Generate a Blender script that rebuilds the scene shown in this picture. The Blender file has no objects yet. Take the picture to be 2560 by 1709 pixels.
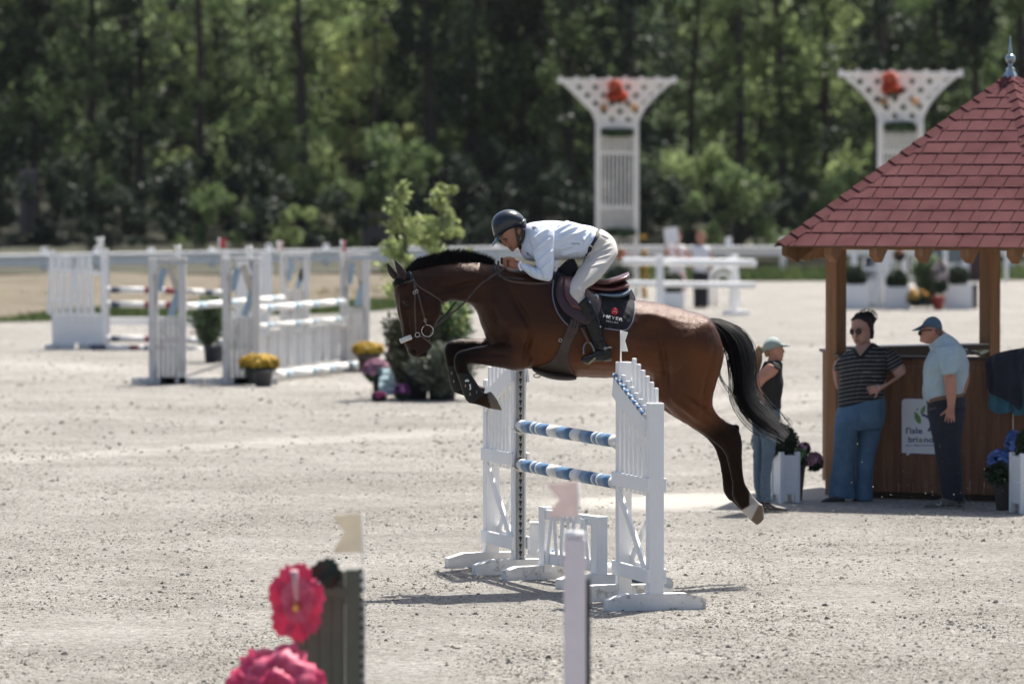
import bpy, bmesh, math, random
import numpy as np
from mathutils import Vector, Matrix, noise
from mathutils.bvhtree import BVHTree
R_ = random.Random(7)
rad = math.radians
sc = bpy.context.scene
COL = sc.collection
# ------------------------------------------------------------ camera, light, exposure
F = 14222.2; CAMH = 3.19; PITCH = math.atan(461.5 / F)
cam = bpy.data.cameras.new('camera'); co = bpy.data.objects.new('camera', cam); COL.objects.link(co)
co.location = (0, 0, CAMH); co.rotation_euler = (math.pi / 2 - PITCH, 0, 0)
cam.sensor_width = 36; cam.lens = 200; cam.clip_start = 1; cam.clip_end = 900
cam.dof.use_dof = True; cam.dof.focus_distance = 41.9; cam.dof.aperture_fstop = 2.8
sc.camera = co
SUND = Vector((0.27, 0.50, 1.0)).normalized()
EL = math.asin(SUND.z)
w = bpy.data.worlds.new('World'); sc.world = w; w.use_nodes = True
nt = w.node_tree
sky = nt.nodes.new('ShaderNodeTexSky'); sky.sky_type = 'NISHITA'; sky.sun_disc = False
sky.sun_elevation = EL; sky.sun_rotation = math.atan2(SUND.x, SUND.y)
sky.air_density = .85; sky.dust_density = 3.2
nt.links.new(sky.outputs[0], nt.nodes['Background'].inputs[0]); nt.nodes['Background'].inputs[1].default_value = 0.095
sl = bpy.data.lights.new('sun', 'SUN'); sl.energy = 4.8; sl.angle = rad(0.55); sl.color = (1, .95, .875)
so = bpy.data.objects.new('sun', sl); COL.objects.link(so); so.rotation_euler = SUND.to_track_quat('Z', 'Y').to_euler()
vs = sc.view_settings; vs.view_transform = 'Standard'; vs.look = 'None'; vs.exposure = 0.88; vs.gamma = 1.0; vs.use_curve_mapping = False
sc.cycles.max_bounces = 6; sc.cycles.transparent_max_bounces = 8

# ------------------------------------------------------------ picture point -> place
SP, CP = math.sin(PITCH), math.cos(PITCH)
def P(px, py, d):
    u = (px - 1280) / F; v = (854.5 - py) / F
    y = CP + v * SP; z = -SP + v * CP
    return Vector((u * d / y, d, CAMH + z * d / y))
def G(px, py, z=0.0):
    v = (854.5 - py) / F; u = (px - 1280) / F
    y = CP + v * SP; zz = -SP + v * CP
    t = (z - CAMH) / zz
    return Vector((u * t, y * t, z))
def proj(c):
    c = np.asarray(c, float); x = c[..., 0]; y = c[..., 1]; z = c[..., 2] - CAMH
    f = y * CP - z * SP; up = y * SP + z * CP
    return 1280 + F * x / f, 854.5 - F * up / f

# ------------------------------------------------------------ materials
MATS = {}
def M(name, col, rough=.6, var=.12, vs_=4., col2=None, bump=0., bs=40., metal=0., spec=.4, coat=0., attr=None, stretch=None, det=4., trans=0., sheen=0., tint=None, patch=None, isl=0., subs=0.):
    if name in MATS: return MATS[name]
    m = bpy.data.materials.new(name); m.use_nodes = True; MATS[name] = m
    n = m.node_tree.nodes; l = m.node_tree.links; b = n['Principled BSDF']
    tc = n.new('ShaderNodeTexCoord'); mp = n.new('ShaderNodeMapping'); l.new(tc.outputs['Object'], mp.inputs[0])
    if stretch: mp.inputs['Scale'].default_value = stretch
    nz = n.new('ShaderNodeTexNoise'); nz.inputs['Scale'].default_value = vs_; nz.inputs['Detail'].default_value = det; nz.inputs['Roughness'].default_value = .62
    l.new(mp.outputs[0], nz.inputs['Vector'])
    rp = n.new('ShaderNodeValToRGB'); rp.color_ramp.elements[0].position = .32; rp.color_ramp.elements[1].position = .68
    c1 = tuple(max(0, c * (1 - var)) for c in col); c2 = tuple(min(1, c * (1 + var)) for c in (col2 or col))
    if col2: c1 = col; c2 = col2
    rp.color_ramp.elements[0].color = (*c1, 1); rp.color_ramp.elements[1].color = (*c2, 1)
    l.new(nz.outputs[0], rp.inputs[0]); out = rp.outputs[0]
    if attr:
        at = n.new('ShaderNodeAttribute'); at.attribute_name = attr
        mx = n.new('ShaderNodeMixRGB'); mx.blend_type = 'MULTIPLY'; mx.inputs[0].default_value = 1
        l.new(out, mx.inputs[1]); l.new(at.outputs['Color'], mx.inputs[2]); out = mx.outputs[0]
        l.new(at.outputs['Alpha'], b.inputs['Specular IOR Level'])
    if patch:   # worn patches of another colour: (colour, scale, threshold, amount)
        n2 = n.new('ShaderNodeTexNoise'); n2.inputs['Scale'].default_value = patch[1]; n2.inputs['Detail'].default_value = 8; n2.inputs['Roughness'].default_value = .7
        l.new(mp.outputs[0], n2.inputs['Vector'])
        r2 = n.new('ShaderNodeValToRGB'); r2.color_ramp.elements[0].position = patch[2]; r2.color_ramp.elements[1].position = patch[2] + .06
        r2.color_ramp.elements[0].color = (0, 0, 0, 1); r2.color_ramp.elements[1].color = (patch[3],) * 3 + (1,)
        l.new(n2.outputs[0], r2.inputs[0])
        mx = n.new('ShaderNodeMixRGB'); l.new(r2.outputs[0], mx.inputs[0]); l.new(out, mx.inputs[1]); mx.inputs[2].default_value = (*patch[0], 1); out = mx.outputs[0]
    if isl:
        gi = n.new('ShaderNodeNewGeometry'); hs = n.new('ShaderNodeHueSaturation')
        mr = n.new('ShaderNodeMapRange'); mr.inputs[3].default_value = 1 - isl; mr.inputs[4].default_value = 1 + isl
        l.new(gi.outputs['Random Per Island'], mr.inputs[0]); l.new(mr.outputs[0], hs.inputs['Value']); l.new(out, hs.inputs['Color']); out = hs.outputs[0]
    l.new(out, b.inputs['Base Color'])
    b.inputs['Roughness'].default_value = rough; b.inputs['Metallic'].default_value = metal
    b.inputs['Specular IOR Level'].default_value = spec; b.inputs['Coat Weight'].default_value = coat; b.inputs['Coat Roughness'].default_value = .15
    b.inputs['Sheen Weight'].default_value = sheen
    if tint: b.inputs['Specular Tint'].default_value = (*tint, 1)
    if subs: b.inputs['Subsurface Weight'].default_value = subs; b.inputs['Subsurface Scale'].default_value = .02; b.inputs['Subsurface Radius'].default_value = (1, .35, .2)
    if bump:
        nb = n.new('ShaderNodeTexNoise'); nb.inputs['Scale'].default_value = bs; nb.inputs['Detail'].default_value = 5
        l.new(mp.outputs[0], nb.inputs['Vector'])
        bp = n.new('ShaderNodeBump'); bp.inputs['Strength'].default_value = min(1, bump); bp.inputs['Distance'].default_value = .01 * max(1, bump)
        l.new(nb.outputs[0], bp.inputs['Height']); l.new(bp.outputs[0], b.inputs['Normal'])
    if trans:
        t = n.new('ShaderNodeBsdfTranslucent'); ms = n.new('ShaderNodeMixShader'); ms.inputs[0].default_value = trans
        l.new(out, t.inputs[0]); l.new(b.outputs[0], ms.inputs[1]); l.new(t.outputs[0], ms.inputs[2]); l.new(ms.outputs[0], n['Material Output'].inputs[0])
    return m

# ------------------------------------------------------------ objects
def thing(name, label, cat, loc=(0, 0, 0), rz=0., group=None):
    o = bpy.data.objects.new(name, None); COL.objects.link(o); o.location = loc; o.rotation_euler = (0, 0, rz)
    o.empty_display_size = .1; o['label'] = label; o['category'] = cat
    if group: o['group'] = group
    return o
def tag(o, label, cat, group=None):
    o['label'] = label; o['category'] = cat
    if group: o['group'] = group
    return o
def kind(o, k='stuff'): o['kind'] = k; return o
def rootloc(p):
    while p.parent: p = p.parent
    return Vector(p.location)
def dup(root, loc=None, rz=None, label=None, group=None):
    r = root.copy(); COL.objects.link(r)
    if loc is not None: r.location = loc
    if rz is not None: r.rotation_euler = (0, 0, rz)
    if label: r['label'] = label
    if group: r['group'] = group
    for c in list(root.children):
        k = c.copy(); COL.objects.link(k); k.parent = r
        for g in list(c.children):
            q = g.copy(); COL.objects.link(q); q.parent = k
    return r
def inset(st, k=.82):
    o = []
    for s in st:
        s = list(s); cx, cy = (s[0] + s[2]) / 2, (s[1] + s[3]) / 2
        for i, c in ((0, cx), (1, cy), (2, cx), (3, cy)): s[i] = c + (s[i] - c) * k
        s[4] *= k; o.append(tuple(s))
    return o
class MB:
    def __init__(s): s.v = []; s.f = []; s.sm = []
    def add(s, v, f, sm=False):
        o = len(s.v); s.v += [tuple(p) for p in v]; s.f += [tuple(i + o for i in q) for q in f]; s.sm += [sm] * len(f); return s
    def box(s, c, sz, R=None, taper=1., bev=0.):
        hx, hy, hz = sz[0] / 2, sz[1] / 2, sz[2] / 2; c = Vector(c)
        if bev:
            b = min(bev, hx * .9, hy * .9, hz * .9); v = []
            for z, i in ((-hz, b), (-hz + b, 0), (hz - b, 0), (hz, b)):
                t = taper if z > 0 else 1
                for x, y in ((-hx + b, -hy + i), (hx - b, -hy + i), (hx - i, -hy + b), (hx - i, hy - b), (hx - b, hy - i), (-hx + b, hy - i), (-hx + i, hy - b), (-hx + i, -hy + b)):
                    v.append(Vector((x * t, y * t, z)))
            f = [tuple(range(7, -1, -1)), tuple(range(24, 32))]
            for k in range(3):
                for j in range(8): f.append((k * 8 + j, k * 8 + (j + 1) % 8, k * 8 + 8 + (j + 1) % 8, k * 8 + 8 + j))
        else:
            v = [Vector((x * (taper if z > 0 else 1), y * (taper if z > 0 else 1), z)) for z in (-hz, hz) for x, y in ((-hx, -hy), (hx, -hy), (hx, hy), (-hx, hy))]
            f = [(3, 2, 1, 0), (4, 5, 6, 7), (0, 1, 5, 4), (1, 2, 6, 5), (2, 3, 7, 6), (3, 0, 4, 7)]
        if R is not None: v = [R @ p for p in v]
        return s.add([p + c for p in v], f)
    def bar(s, p, q, w, h, bev=.003, side=None):
        p = Vector(p); q = Vector(q); d = q - p; L = d.length; z = d / L
        up = Vector(side) if side is not None else (Vector((0, 1, 0)) if abs(z.y) < .9 else Vector((1, 0, 0)))
        x = up.cross(z); x = x.normalized() if x.length > 1e-6 else Vector((1, 0, 0)); y = z.cross(x)
        return s.box((p + q) / 2, (w, h, L), Matrix((x, y, z)).transposed(), bev=bev)
    def tube(s, pts, r, n=8, flat=1., cap=True, sm=True):
        pts = [Vector(p) for p in pts]; k = len(pts); rs = r if isinstance(r, (list, tuple)) else [r] * k; v = []
        pu = None
        for i, p in enumerate(pts):
            t = (pts[min(i + 1, k - 1)] - pts[max(i - 1, 0)]).normalized()
            u = (pu - t * pu.dot(t)) if pu is not None else t.cross(Vector((0, 1, 0)) if abs(t.y) < .9 else Vector((1, 0, 0)))
            u = u.normalized() if u.length > 1e-6 else Vector((1, 0, 0)); pu = u; b = t.cross(u)
            for j in range(n):
                a = 2 * math.pi * j / n; v.append(p + (u * math.cos(a) + b * math.sin(a) * flat) * rs[i])
        f = [(i * n + j, i * n + (j + 1) % n, (i + 1) * n + (j + 1) % n, (i + 1) * n + j) for i in range(k - 1) for j in range(n)]
        s.add(v, f, sm)
        if cap:
            o = len(s.v) - len(v); s.f += [tuple(o + j for j in range(n - 1, -1, -1)), tuple(o + (k - 1) * n + j for j in range(n))]; s.sm += [False, False]
        return s
    def lathe(s, prof, c, n=16, sx=1., sy=1., sm=True):
        c = Vector(c); v = [c + Vector((r * math.cos(2 * math.pi * j / n) * sx, r * math.sin(2 * math.pi * j / n) * sy, z)) for r, z in prof for j in range(n)]
        f = [(i * n + j, i * n + (j + 1) % n, (i + 1) * n + (j + 1) % n, (i + 1) * n + j) for i in range(len(prof) - 1) for j in range(n)]
        s.add(v, f, sm); o = len(s.v) - len(v); k = len(prof)
        s.f += [tuple(o + j for j in range(n - 1, -1, -1)), tuple(o + (k - 1) * n + j for j in range(n))]; s.sm += [False, False]
        return s
    def prism(s, poly, thick):   # closed outline of 3-D points, pushed along vector thick
        t = Vector(thick); k = len(poly); v = [Vector(p) for p in poly]; v = v + [p + t for p in v]
        f = [tuple(range(k)), tuple(range(2 * k - 1, k - 1, -1))] + [(i, i + k, (i + 1) % k + k, (i + 1) % k) for i in range(k)]
        return s.add(v, f)
    def ell(s, c, r, R=None, n=12, m=8):
        c = Vector(c); v = []; 
        for i in range(1, m):
            for j in range(n):
                a = math.pi * i / m; b = 2 * math.pi * j / n
                p = Vector((r[0] * math.sin(a) * math.cos(b), r[1] * math.sin(a) * math.sin(b), r[2] * math.cos(a))); v.append(c + (R @ p if R is not None else p))
        t = Vector((0, 0, r[2])); t = R @ t if R is not None else t
        v += [c + t, c - t]; k = len(v)
        f = [(i * n + j, (i + 1) * n + j, (i + 1) * n + (j + 1) % n, i * n + (j + 1) % n) for i in range(m - 2) for j in range(n)]
        f += [(k - 2, j, (j + 1) % n) for j in range(n)] + [(k - 1, (m - 2) * n + (j + 1) % n, (m - 2) * n + j) for j in range(n)]
        return s.add(v, f, True)
    def mesh(s, name, off=None):
        me = bpy.data.meshes.new(name); v = s.v
        if off is not None: v = [(p[0] - off[0], p[1] - off[1], p[2] - off[2]) for p in v]
        me.from_pydata(v, [], s.f); me.polygons.foreach_set('use_smooth', s.sm); me.update(); return me
    def build(s, name, mat, parent=None, world=True):
        me = s.mesh(name, rootloc(parent) if (parent and world) else None); me.materials.append(mat)
        o = bpy.data.objects.new(name, me); COL.objects.link(o)
        if parent: o.parent = parent
        return o

def cr(pts, sub):      # smooth curve through rows of numbers
    a = np.array(pts, float); n = len(a); out = []
    for i in range(n - 1):
        p0 = a[max(i - 1, 0)]; p1 = a[i]; p2 = a[i + 1]; p3 = a[min(i + 2, n - 1)]
        for k in range(sub):
            t = k / sub; out.append(.5 * ((2 * p1) + (-p0 + p2) * t + (2 * p0 - 5 * p1 + 4 * p2 - p3) * t * t + (-p0 + 3 * p1 - 3 * p2 + p3) * t ** 3))
    out.append(a[-1]); return np.array(out)
def loft(mb, st, D, sub=4, n=22, ex=1.):
    """st rows: x1,y1,x2,y2 (two outline points in picture px), half depth (m), depth offset (m)"""
    st = [tuple(s) + (0.,) * (6 - len(s)) for s in st]
    S = cr(st, sub); v = []
    for q in S:
        dm = (D((q[0] + q[2]) / 2) if callable(D) else D) + q[5]
        a = P(q[0], q[1], dm); b = P(q[2], q[3], dm); c = (a + b) / 2; h = (a - b) / 2
        for j in range(n):
            t = 2 * math.pi * j / n; cs = math.cos(t); sn = math.sin(t)
            if ex != 1: cs = math.copysign(abs(cs) ** ex, cs); sn = math.copysign(abs(sn) ** ex, sn)
            v.append(c + h * cs + Vector((0, max(q[4], .002) * sn, 0)))
    k = len(S); f = [(i * n + j, i * n + (j + 1) % n, (i + 1) * n + (j + 1) % n, (i + 1) * n + j) for i in range(k - 1) for j in range(n)]
    f += [tuple(range(n - 1, -1, -1)), tuple((k - 1) * n + j for j in range(n))]
    mb.add(v, f, True)
def ball(mb, px, py, d, rx, ry, rz, ang=0.):   # px centre, radii in m (x, depth, z), tilt in the picture plane
    mb.ell(P(px, py, d), (rx, ry, rz), Matrix.Rotation(rad(ang), 3, 'Y'), 16, 10)
def organic(name, mb, mat, parent=None, voxel=.008, it=5, fn=None, colf=None, bump=None):
    me = mb.mesh('raw'); o = bpy.data.objects.new('raw', me); COL.objects.link(o)
    r = o.modifiers.new('r', 'REMESH'); r.mode = 'VOXEL'; r.voxel_size = voxel; r.use_smooth_shade = True
    if it: s = o.modifiers.new('s', 'SMOOTH'); s.factor = .5; s.iterations = it
    dg = bpy.context.evaluated_depsgraph_get(); m2 = bpy.data.meshes.new_from_object(o.evaluated_get(dg)); m2.name = name
    bpy.data.objects.remove(o); bpy.data.meshes.remove(me)
    k = len(m2.vertices); c = np.empty(k * 3); m2.vertices.foreach_get('co', c); c = c.reshape(-1, 3)
    if fn is not None:
        nn = np.empty(k * 3); m2.vertices.foreach_get('normal', nn); c = fn(c, nn.reshape(-1, 3))
    if colf is not None:
        a = m2.color_attributes.new('Col', 'FLOAT_COLOR', 'POINT'); cc = np.ones((k, 4)); q = colf(c); cc[:, :q.shape[1]] = q; a.data.foreach_set('color', cc.ravel())
    bv = None
    if bump is not None:
        pass
    off = rootloc(parent) if parent else Vector((0, 0, 0))
    wc = c.copy(); c = c - np.array(off); m2.vertices.foreach_set('co', c.ravel()); m2.polygons.foreach_set('use_smooth', [True] * len(m2.polygons)); m2.update()
    m2.materials.clear(); m2.materials.append(mat)
    o = bpy.data.objects.new(name, m2); COL.objects.link(o)
    if parent: o.parent = parent
    fs = [tuple(p.vertices) for p in m2.polygons]
    o_b = BVHTree.FromPolygons([Vector(p) for p in wc], fs)
    return o, o_b
def hit(bv, px, py, back=45.):
    p = P(px, py, 30.); d = (P(px, py, 60.) - p).normalized()
    h = bv.ray_cast(p, d)
    return h
def onto(bvs, px, py, off=.006, dflt=42.):
    best = None
    for b in (bvs if isinstance(bvs, (list, tuple)) else [bvs]):
        h = hit(b, px, py)
        if h[0] is not None and (best is None or h[0].y < best.y): best = h[0]
    if best is None: return P(px, py, dflt), False
    q = P(px, py, best.y - off); return q, True
def patch(mb, e1, e2, bvs, off=.006, th=.008, nu=14, nv=14, quilt=0., round_=.0, dflt=None):
    """surface between two edge curves in picture px, laid on bodies and given thickness"""
    A = cr(e1, 8); B = cr(e2, 8)
    def res(a, n):
        s = np.r_[0, np.cumsum(np.linalg.norm(np.diff(a, axis=0), axis=1))]; t = np.linspace(0, s[-1], n)
        return np.c_[np.interp(t, s, a[:, 0]), np.interp(t, s, a[:, 1])]
    A = res(A, nv); B = res(B, nv); grid = []; ok = []
    for i in range(nv):
        for j in range(nu):
            t = j / (nu - 1); p = A[i] * (1 - t) + B[i] * t
            q, h = onto(bvs, p[0], p[1], 0); grid.append([p[0], p[1], q.y if h else np.nan])
    g = np.array(grid).reshape(nv, nu, 3)
    for _ in range(40):
        mk = np.isnan(g[:, :, 2])
        if not mk.any(): break
        z = g[:, :, 2].copy()
        for i in range(nv):
            for j in range(nu):
                if mk[i, j]:
                    nb = [g[a, b, 2] for a, b in ((i - 1, j), (i + 1, j), (i, j - 1), (i, j + 1)) if 0 <= a < nv and 0 <= b < nu and not np.isnan(g[a, b, 2])]
                    if nb: z[i, j] = sum(nb) / len(nb)
        g[:, :, 2] = z
    if np.isnan(g[:, :, 2]).any(): g[:, :, 2] = np.where(np.isnan(g[:, :, 2]), dflt or 42., g[:, :, 2])
    z = g[:, :, 2]
    for _ in range(2):
        zz = np.pad(z, 1, mode='edge'); zs = (zz[1:-1, 1:-1] * 2 + zz[:-2, 1:-1] + zz[2:, 1:-1] + zz[1:-1, :-2] + zz[1:-1, 2:]) / 6; z = np.minimum(z, zs)
    v = []
    for lay in (0, 1):
        for i in range(nv):
            for j in range(nu):
                e = min(i, nv - 1 - i, j, nu - 1 - j); u = off + (th * (1 if e > 0 else .45) if lay == 0 else 0)
                if quilt and lay == 0 and e > 0:
                    a = g[i, j, 0] * .30; b = g[i, j, 1] * .30; u += quilt * abs(math.sin((a + b) / 2)) * abs(math.sin((a - b) / 2))
                v.append(P(g[i, j, 0], g[i, j, 1], z[i, j] - u))
    N = nv * nu; f = []
    for i in range(nv - 1):
        for j in range(nu - 1):
            a = i * nu + j; f.append((a, a + 1, a + nu + 1, a + nu)); f.append((N + a, N + a + nu, N + a + nu + 1, N + a + 1))
    per = [j for j in range(nu)] + [i * nu + nu - 1 for i in range(1, nv)] + [(nv - 1) * nu + j for j in range(nu - 2, -1, -1)] + [i * nu for i in range(nv - 2, 0, -1)]
    for k in range(len(per)): a = per[k]; b = per[(k + 1) % len(per)]; f.append((a, a + N, b + N, b))
    mb.add(v, f, True)
    return BVHTree.FromPolygons([Vector(p) for p in v[:N]], [q for q in f[:2 * (nv - 1) * (nu - 1):2]])
def strap(mb, pts, wpx, bvs, off=.004, th=.006, sub=6, dflt=42., step=None):
    """flat strap along picture points, lying on the bodies"""
    C = cr([p[:2] for p in pts], sub); k = len(C); v = []; zs = []
    for p in C:
        q, h = onto(bvs, p[0], p[1], 0, dflt); zs.append(q.y if h else None)
    known = [i for i, z in enumerate(zs) if z is not None]
    zs = list(np.interp(range(k), known, [zs[i] for i in known])) if known else [dflt] * k
    for i, p in enumerate(C):
        t = C[min(i + 1, k - 1)] - C[max(i - 1, 0)]; t = t / (np.linalg.norm(t) + 1e-9); nrm = np.array([-t[1], t[0]])
        for s, o in ((-1, off), (-1, off + th), (1, off + th), (1, off)):
            a = p + nrm * s * wpx / 2; v.append(P(a[0], a[1], zs[i] - o))
    f = []
    for i in range(k - 1):
        for j in range(4): f.append((i * 4 + j, i * 4 + (j + 1) % 4, (i + 1) * 4 + (j + 1) % 4, (i + 1) * 4 + j))
    f += [(3, 2, 1, 0), tuple((k - 1) * 4 + j for j in range(4))]
    mb.add(v, f)
def text_mesh(txt, size, ext=.0, bold=0.):
    cu = bpy.data.curves.new('t', 'FONT'); cu.body = txt; cu.size = size; cu.extrude = ext; cu.offset = bold; cu.resolution_u = 3
    o = bpy.data.objects.new('t', cu); COL.objects.link(o); dg = bpy.context.evaluated_depsgraph_get()
    me = bpy.data.meshes.new_from_object(o.evaluated_get(dg)); bpy.data.objects.remove(o); bpy.data.curves.remove(cu)
    v = [tuple(p.co) for p in me.vertices]; f = [tuple(p.vertices) for p in me.polygons]; bpy.data.meshes.remove(me)
    return v, f
def text_on(mb, txt, px, py, wpx, bvs, ang=0., off=.004, aspect=1., bold=0., dflt=42., hpx=None):
    """lettering centred on picture point, laid on the surface below it"""
    v, f = text_mesh(txt, 1., 0, bold); xs = [p[0] for p in v]; ys = [p[1] for p in v]; x0, x1 = min(xs), max(xs); y0, y1 = min(ys), max(ys)
    s = wpx / (x1 - x0); sy = (hpx / (y1 - y0)) if hpx else s * aspect; ca, sa = math.cos(rad(ang)), math.sin(rad(ang)); o = []
    for p in v:
        a = (p[0] - (x0 + x1) / 2) * s; b = -(p[1] - (y0 + y1) / 2) * sy
        X = px + a * ca - b * sa; Y = py + a * sa + b * ca
        q, h = onto(bvs, X, Y, off, dflt); o.append(q)
    mb.add(o, f)
def blob_noise(c, sc_, amp, seed=0.):
    return np.array([noise.noise(Vector((p[0] * sc_ + seed, p[1] * sc_, p[2] * sc_))) * amp for p in c])
# paints and metals used all over
WP = M('white_paint', (.84, .84, .825), .5, .03, 3., patch=((.46, .43, .39), 9., .69, .5), bump=.25, bs=30, stretch=(1, 1, .35))
WPD = M('scuffed_white_paint', (.76, .745, .71), .6, .06, 4., patch=((.33, .29, .24), 7., .56, .7), bump=.3, bs=30)
BLUEP = M('blue_pole_paint', (.10, .20, .335), .45, .12, 9., patch=((.45, .52, .60), 14., .60, .7), bump=.2)
WPOLE = M('white_pole_paint', (.72, .71, .68), .5, .05, 7., patch=((.40, .38, .35), 12., .66, .5))
GALV = M('grey_metal_strip', (.34, .34, .33), .5, .15, 8.); HOLE = M('slot_dark', (.03, .028, .025), .8)
def bx(name, c, s, mat, par, R=None, bev=.004): m = MB(); m.box(c, s, R, bev=bev); return m.build(name, mat, par, False)
# ================================================================= GROUND
def ground_mat():
    m = bpy.data.materials.new('arena_sand'); m.use_nodes = True; n = m.node_tree.nodes; l = m.node_tree.links; b = n['Principled BSDF']
    tc = n.new('ShaderNodeTexCoord'); pos = tc.outputs['Object']
    def nz(scale, det=6, rough=.65, sc3=None):
        mp = n.new('ShaderNodeMapping'); l.new(pos, mp.inputs[0])
        if sc3: mp.inputs['Scale'].default_value = sc3
        q = n.new('ShaderNodeTexNoise'); q.inputs['Scale'].default_value = scale; q.inputs['Detail'].default_value = det; q.inputs['Roughness'].default_value = rough
        l.new(mp.outputs[0], q.inputs['Vector']); return q.outputs[0]
    def ramp(x, p0, c0, p1, c1):
        r = n.new('ShaderNodeValToRGB'); e = r.color_ramp.elements; e[0].position = p0; e[1].position = p1; e[0].color = (*c0, 1); e[1].color = (*c1, 1); l.new(x, r.inputs[0]); return r.outputs[0]
    def mix(f, a, c, t='MIX'):
        x = n.new('ShaderNodeMixRGB'); x.blend_type = t
        for i, q in enumerate((f, a, c)):
            if isinstance(q, (int, float)): x.inputs[i].default_value = q
            elif isinstance(q, tuple): x.inputs[i].default_value = (*q, 1)
            else: l.new(q, x.inputs[i])
        return x.outputs[0]
    def mth(op, a, c=None, cl=False):
        x = n.new('ShaderNodeMath'); x.operation = op; x.use_clamp = cl
        for i, q in enumerate((a, c)):
            if q is None: continue
            if isinstance(q, (int, float)): x.inputs[i].default_value = q
            else: l.new(q, x.inputs[i])
        return x.outputs[0]
    base = ramp(nz(.35, 5), .35, SAND1, .65, SAND2)
    fine = ramp(nz(14, 8, .78), .40, (.60, .585, .56), .58, (1.12, 1.12, 1.12))
    col = mix(1., base, fine, 'MULTIPLY')
    col = mix(1., col, ramp(nz(1.3, 6, .7), .36, (.86, .855, .84), .64, (1.10, 1.10, 1.10)), 'MULTIPLY')
    dk = nz(9, 8, .75); col = mix(ramp(dk, .60, (0, 0, 0), .68, (.55,) * 3), col, (.20, .18, .15))
    dk2 = nz(34, 6, .72); col = mix(ramp(dk2, .60, (0, 0, 0), .67, (.75,) * 3), col, (.14, .125, .095))
    # raked light lanes: along lines a*x+b*y=c with soft ragged edges
    sx = n.new('ShaderNodeSeparateXYZ'); l.new(pos, sx.inputs[0]); X, Y = sx.outputs[0], sx.outputs[1]
    wob = mth('MULTIPLY', mth('SUBTRACT', nz(1.6, 7, .7), .5), 2.2); lane = None
    for (p, q, wd, am) in LANES:
        a = q.y - p.y; c = -(q.x - p.x); L = math.hypot(a, c); a /= L; c /= L; k = a * p.x + c * p.y
        dst = mth('ABSOLUTE', mth('ADD', mth('SUBTRACT', mth('ADD', mth('MULTIPLY', X, a), mth('MULTIPLY', Y, c)), k), wob))
        mr = n.new('ShaderNodeMapRange'); mr.interpolation_type = 'SMOOTHSTEP'; l.new(dst, mr.inputs[0]); mr.inputs[1].default_value = wd * .35; mr.inputs[2].default_value = wd; mr.inputs[3].default_value = am; mr.inputs[4].default_value = 0
        tx = (q.x - p.x) / L; ty = (q.y - p.y) / L; t0 = tx * p.x + ty * p.y
        s = mth('SUBTRACT', mth('ADD', mth('MULTIPLY', X, tx), mth('MULTIPLY', Y, ty)), t0)
        m1 = n.new('ShaderNodeMapRange'); l.new(s, m1.inputs[0]); m1.inputs[1].default_value = -1; m1.inputs[2].default_value = 0
        m2 = n.new('ShaderNodeMapRange'); l.new(s, m2.inputs[0]); m2.inputs[1].default_value = L; m2.inputs[2].default_value = L + 2; m2.inputs[3].default_value = 1; m2.inputs[4].default_value = 0
        v = mth('MULTIPLY', mth('MULTIPLY', mr.outputs[0], m1.outputs[0]), m2.outputs[0]); lane = v if lane is None else mth('MAXIMUM', lane, v)
    col = mix(lane, col, (.56, .53, .48))
    l.new(col, b.inputs['Base Color']); b.inputs['Roughness'].default_value = .95; b.inputs['Specular IOR Level'].default_value = .1
    h = mth('ADD', mth('MULTIPLY', nz(5, 7, .72), 1.), mth('MULTIPLY', nz(26, 4, .7), .35))
    h = mth('MULTIPLY', h, mth('SUBTRACT', 1., mth('MULTIPLY', lane, .8)))
    bp = n.new('ShaderNodeBump'); bp.inputs['Strength'].default_value = 1.; bp.inputs['Distance'].default_value = .20
    l.new(h, bp.inputs['Height']); l.new(bp.outputs[0], b.inputs['Normal'])
    return m
SAND1 = (.470, .450, .416); SAND2 = (.59, .570, .532)
LANES = [(G(-200, 1160), G(1260, 1072), .8, .34), (G(1560, 1260), G(2100, 1232), 1.5, .75), (G(1400, 1095), G(2050, 1010), .5, .3),
         (G(0, 905), G(1200, 985), 1.2, .3), (G(1000, 1455), G(1800, 1420), .55, .22), (G(1600, 1010), G(2100, 985), 1.5, .35)]
SANDM = ground_mat()
me = bpy.data.meshes.new('arena_sand')
me.from_pydata([(-260, -110, 0), (260, -110, 0), (260, 420, 0), (-260, 420, 0)], [], [(0, 1, 2, 3)]); me.materials.append(SANDM)
o = bpy.data.objects.new('arena_sand', me); COL.objects.link(o); kind(o, 'structure')
# verge: dry bank beyond the arena on the left, grass on the right
def sheet(name, pts, z, mat, n=40, amp=0., seed=0):
    # pts: two rows (near edge, far edge) as world xy polylines
    A, B = [cr(e, 8) for e in pts]; nu = 90
    def res(a):
        s = np.r_[0, np.cumsum(np.linalg.norm(np.diff(a, axis=0), axis=1))]; t = np.linspace(0, s[-1], nu); return np.c_[np.interp(t, s, a[:, 0]), np.interp(t, s, a[:, 1])]
    A = res(A); B = res(B); v = []
    for i in range(nu):
        for j in range(n):
            t = j / (n - 1); p = A[i] * (1 - t) + B[i] * t; k = min(1, t * 8)
            v.append((p[0], p[1], z(t, p[0]) + amp * noise.noise(Vector((p[0] * .5 + seed, p[1] * .5, 0))) * k))
    f = [(i * n + j, (i + 1) * n + j, (i + 1) * n + j + 1, i * n + j + 1) for i in range(nu - 1) for j in range(n - 1)]
    m = MB(); m.add(v, f, True); return kind(m.build(name, mat), 'structure')
DRY = M('dry_grass', (.085, .070, .045), .95, col2=(.15, .122, .085), vs_=1.2, bump=1., bs=14, patch=((.13, .14, .06), .8, .58, .6))
WOODF = M('woodland_floor', (.025, .028, .016), .95, col2=(.055, .052, .03), vs_=1.5, bump=1., bs=8)
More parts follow.
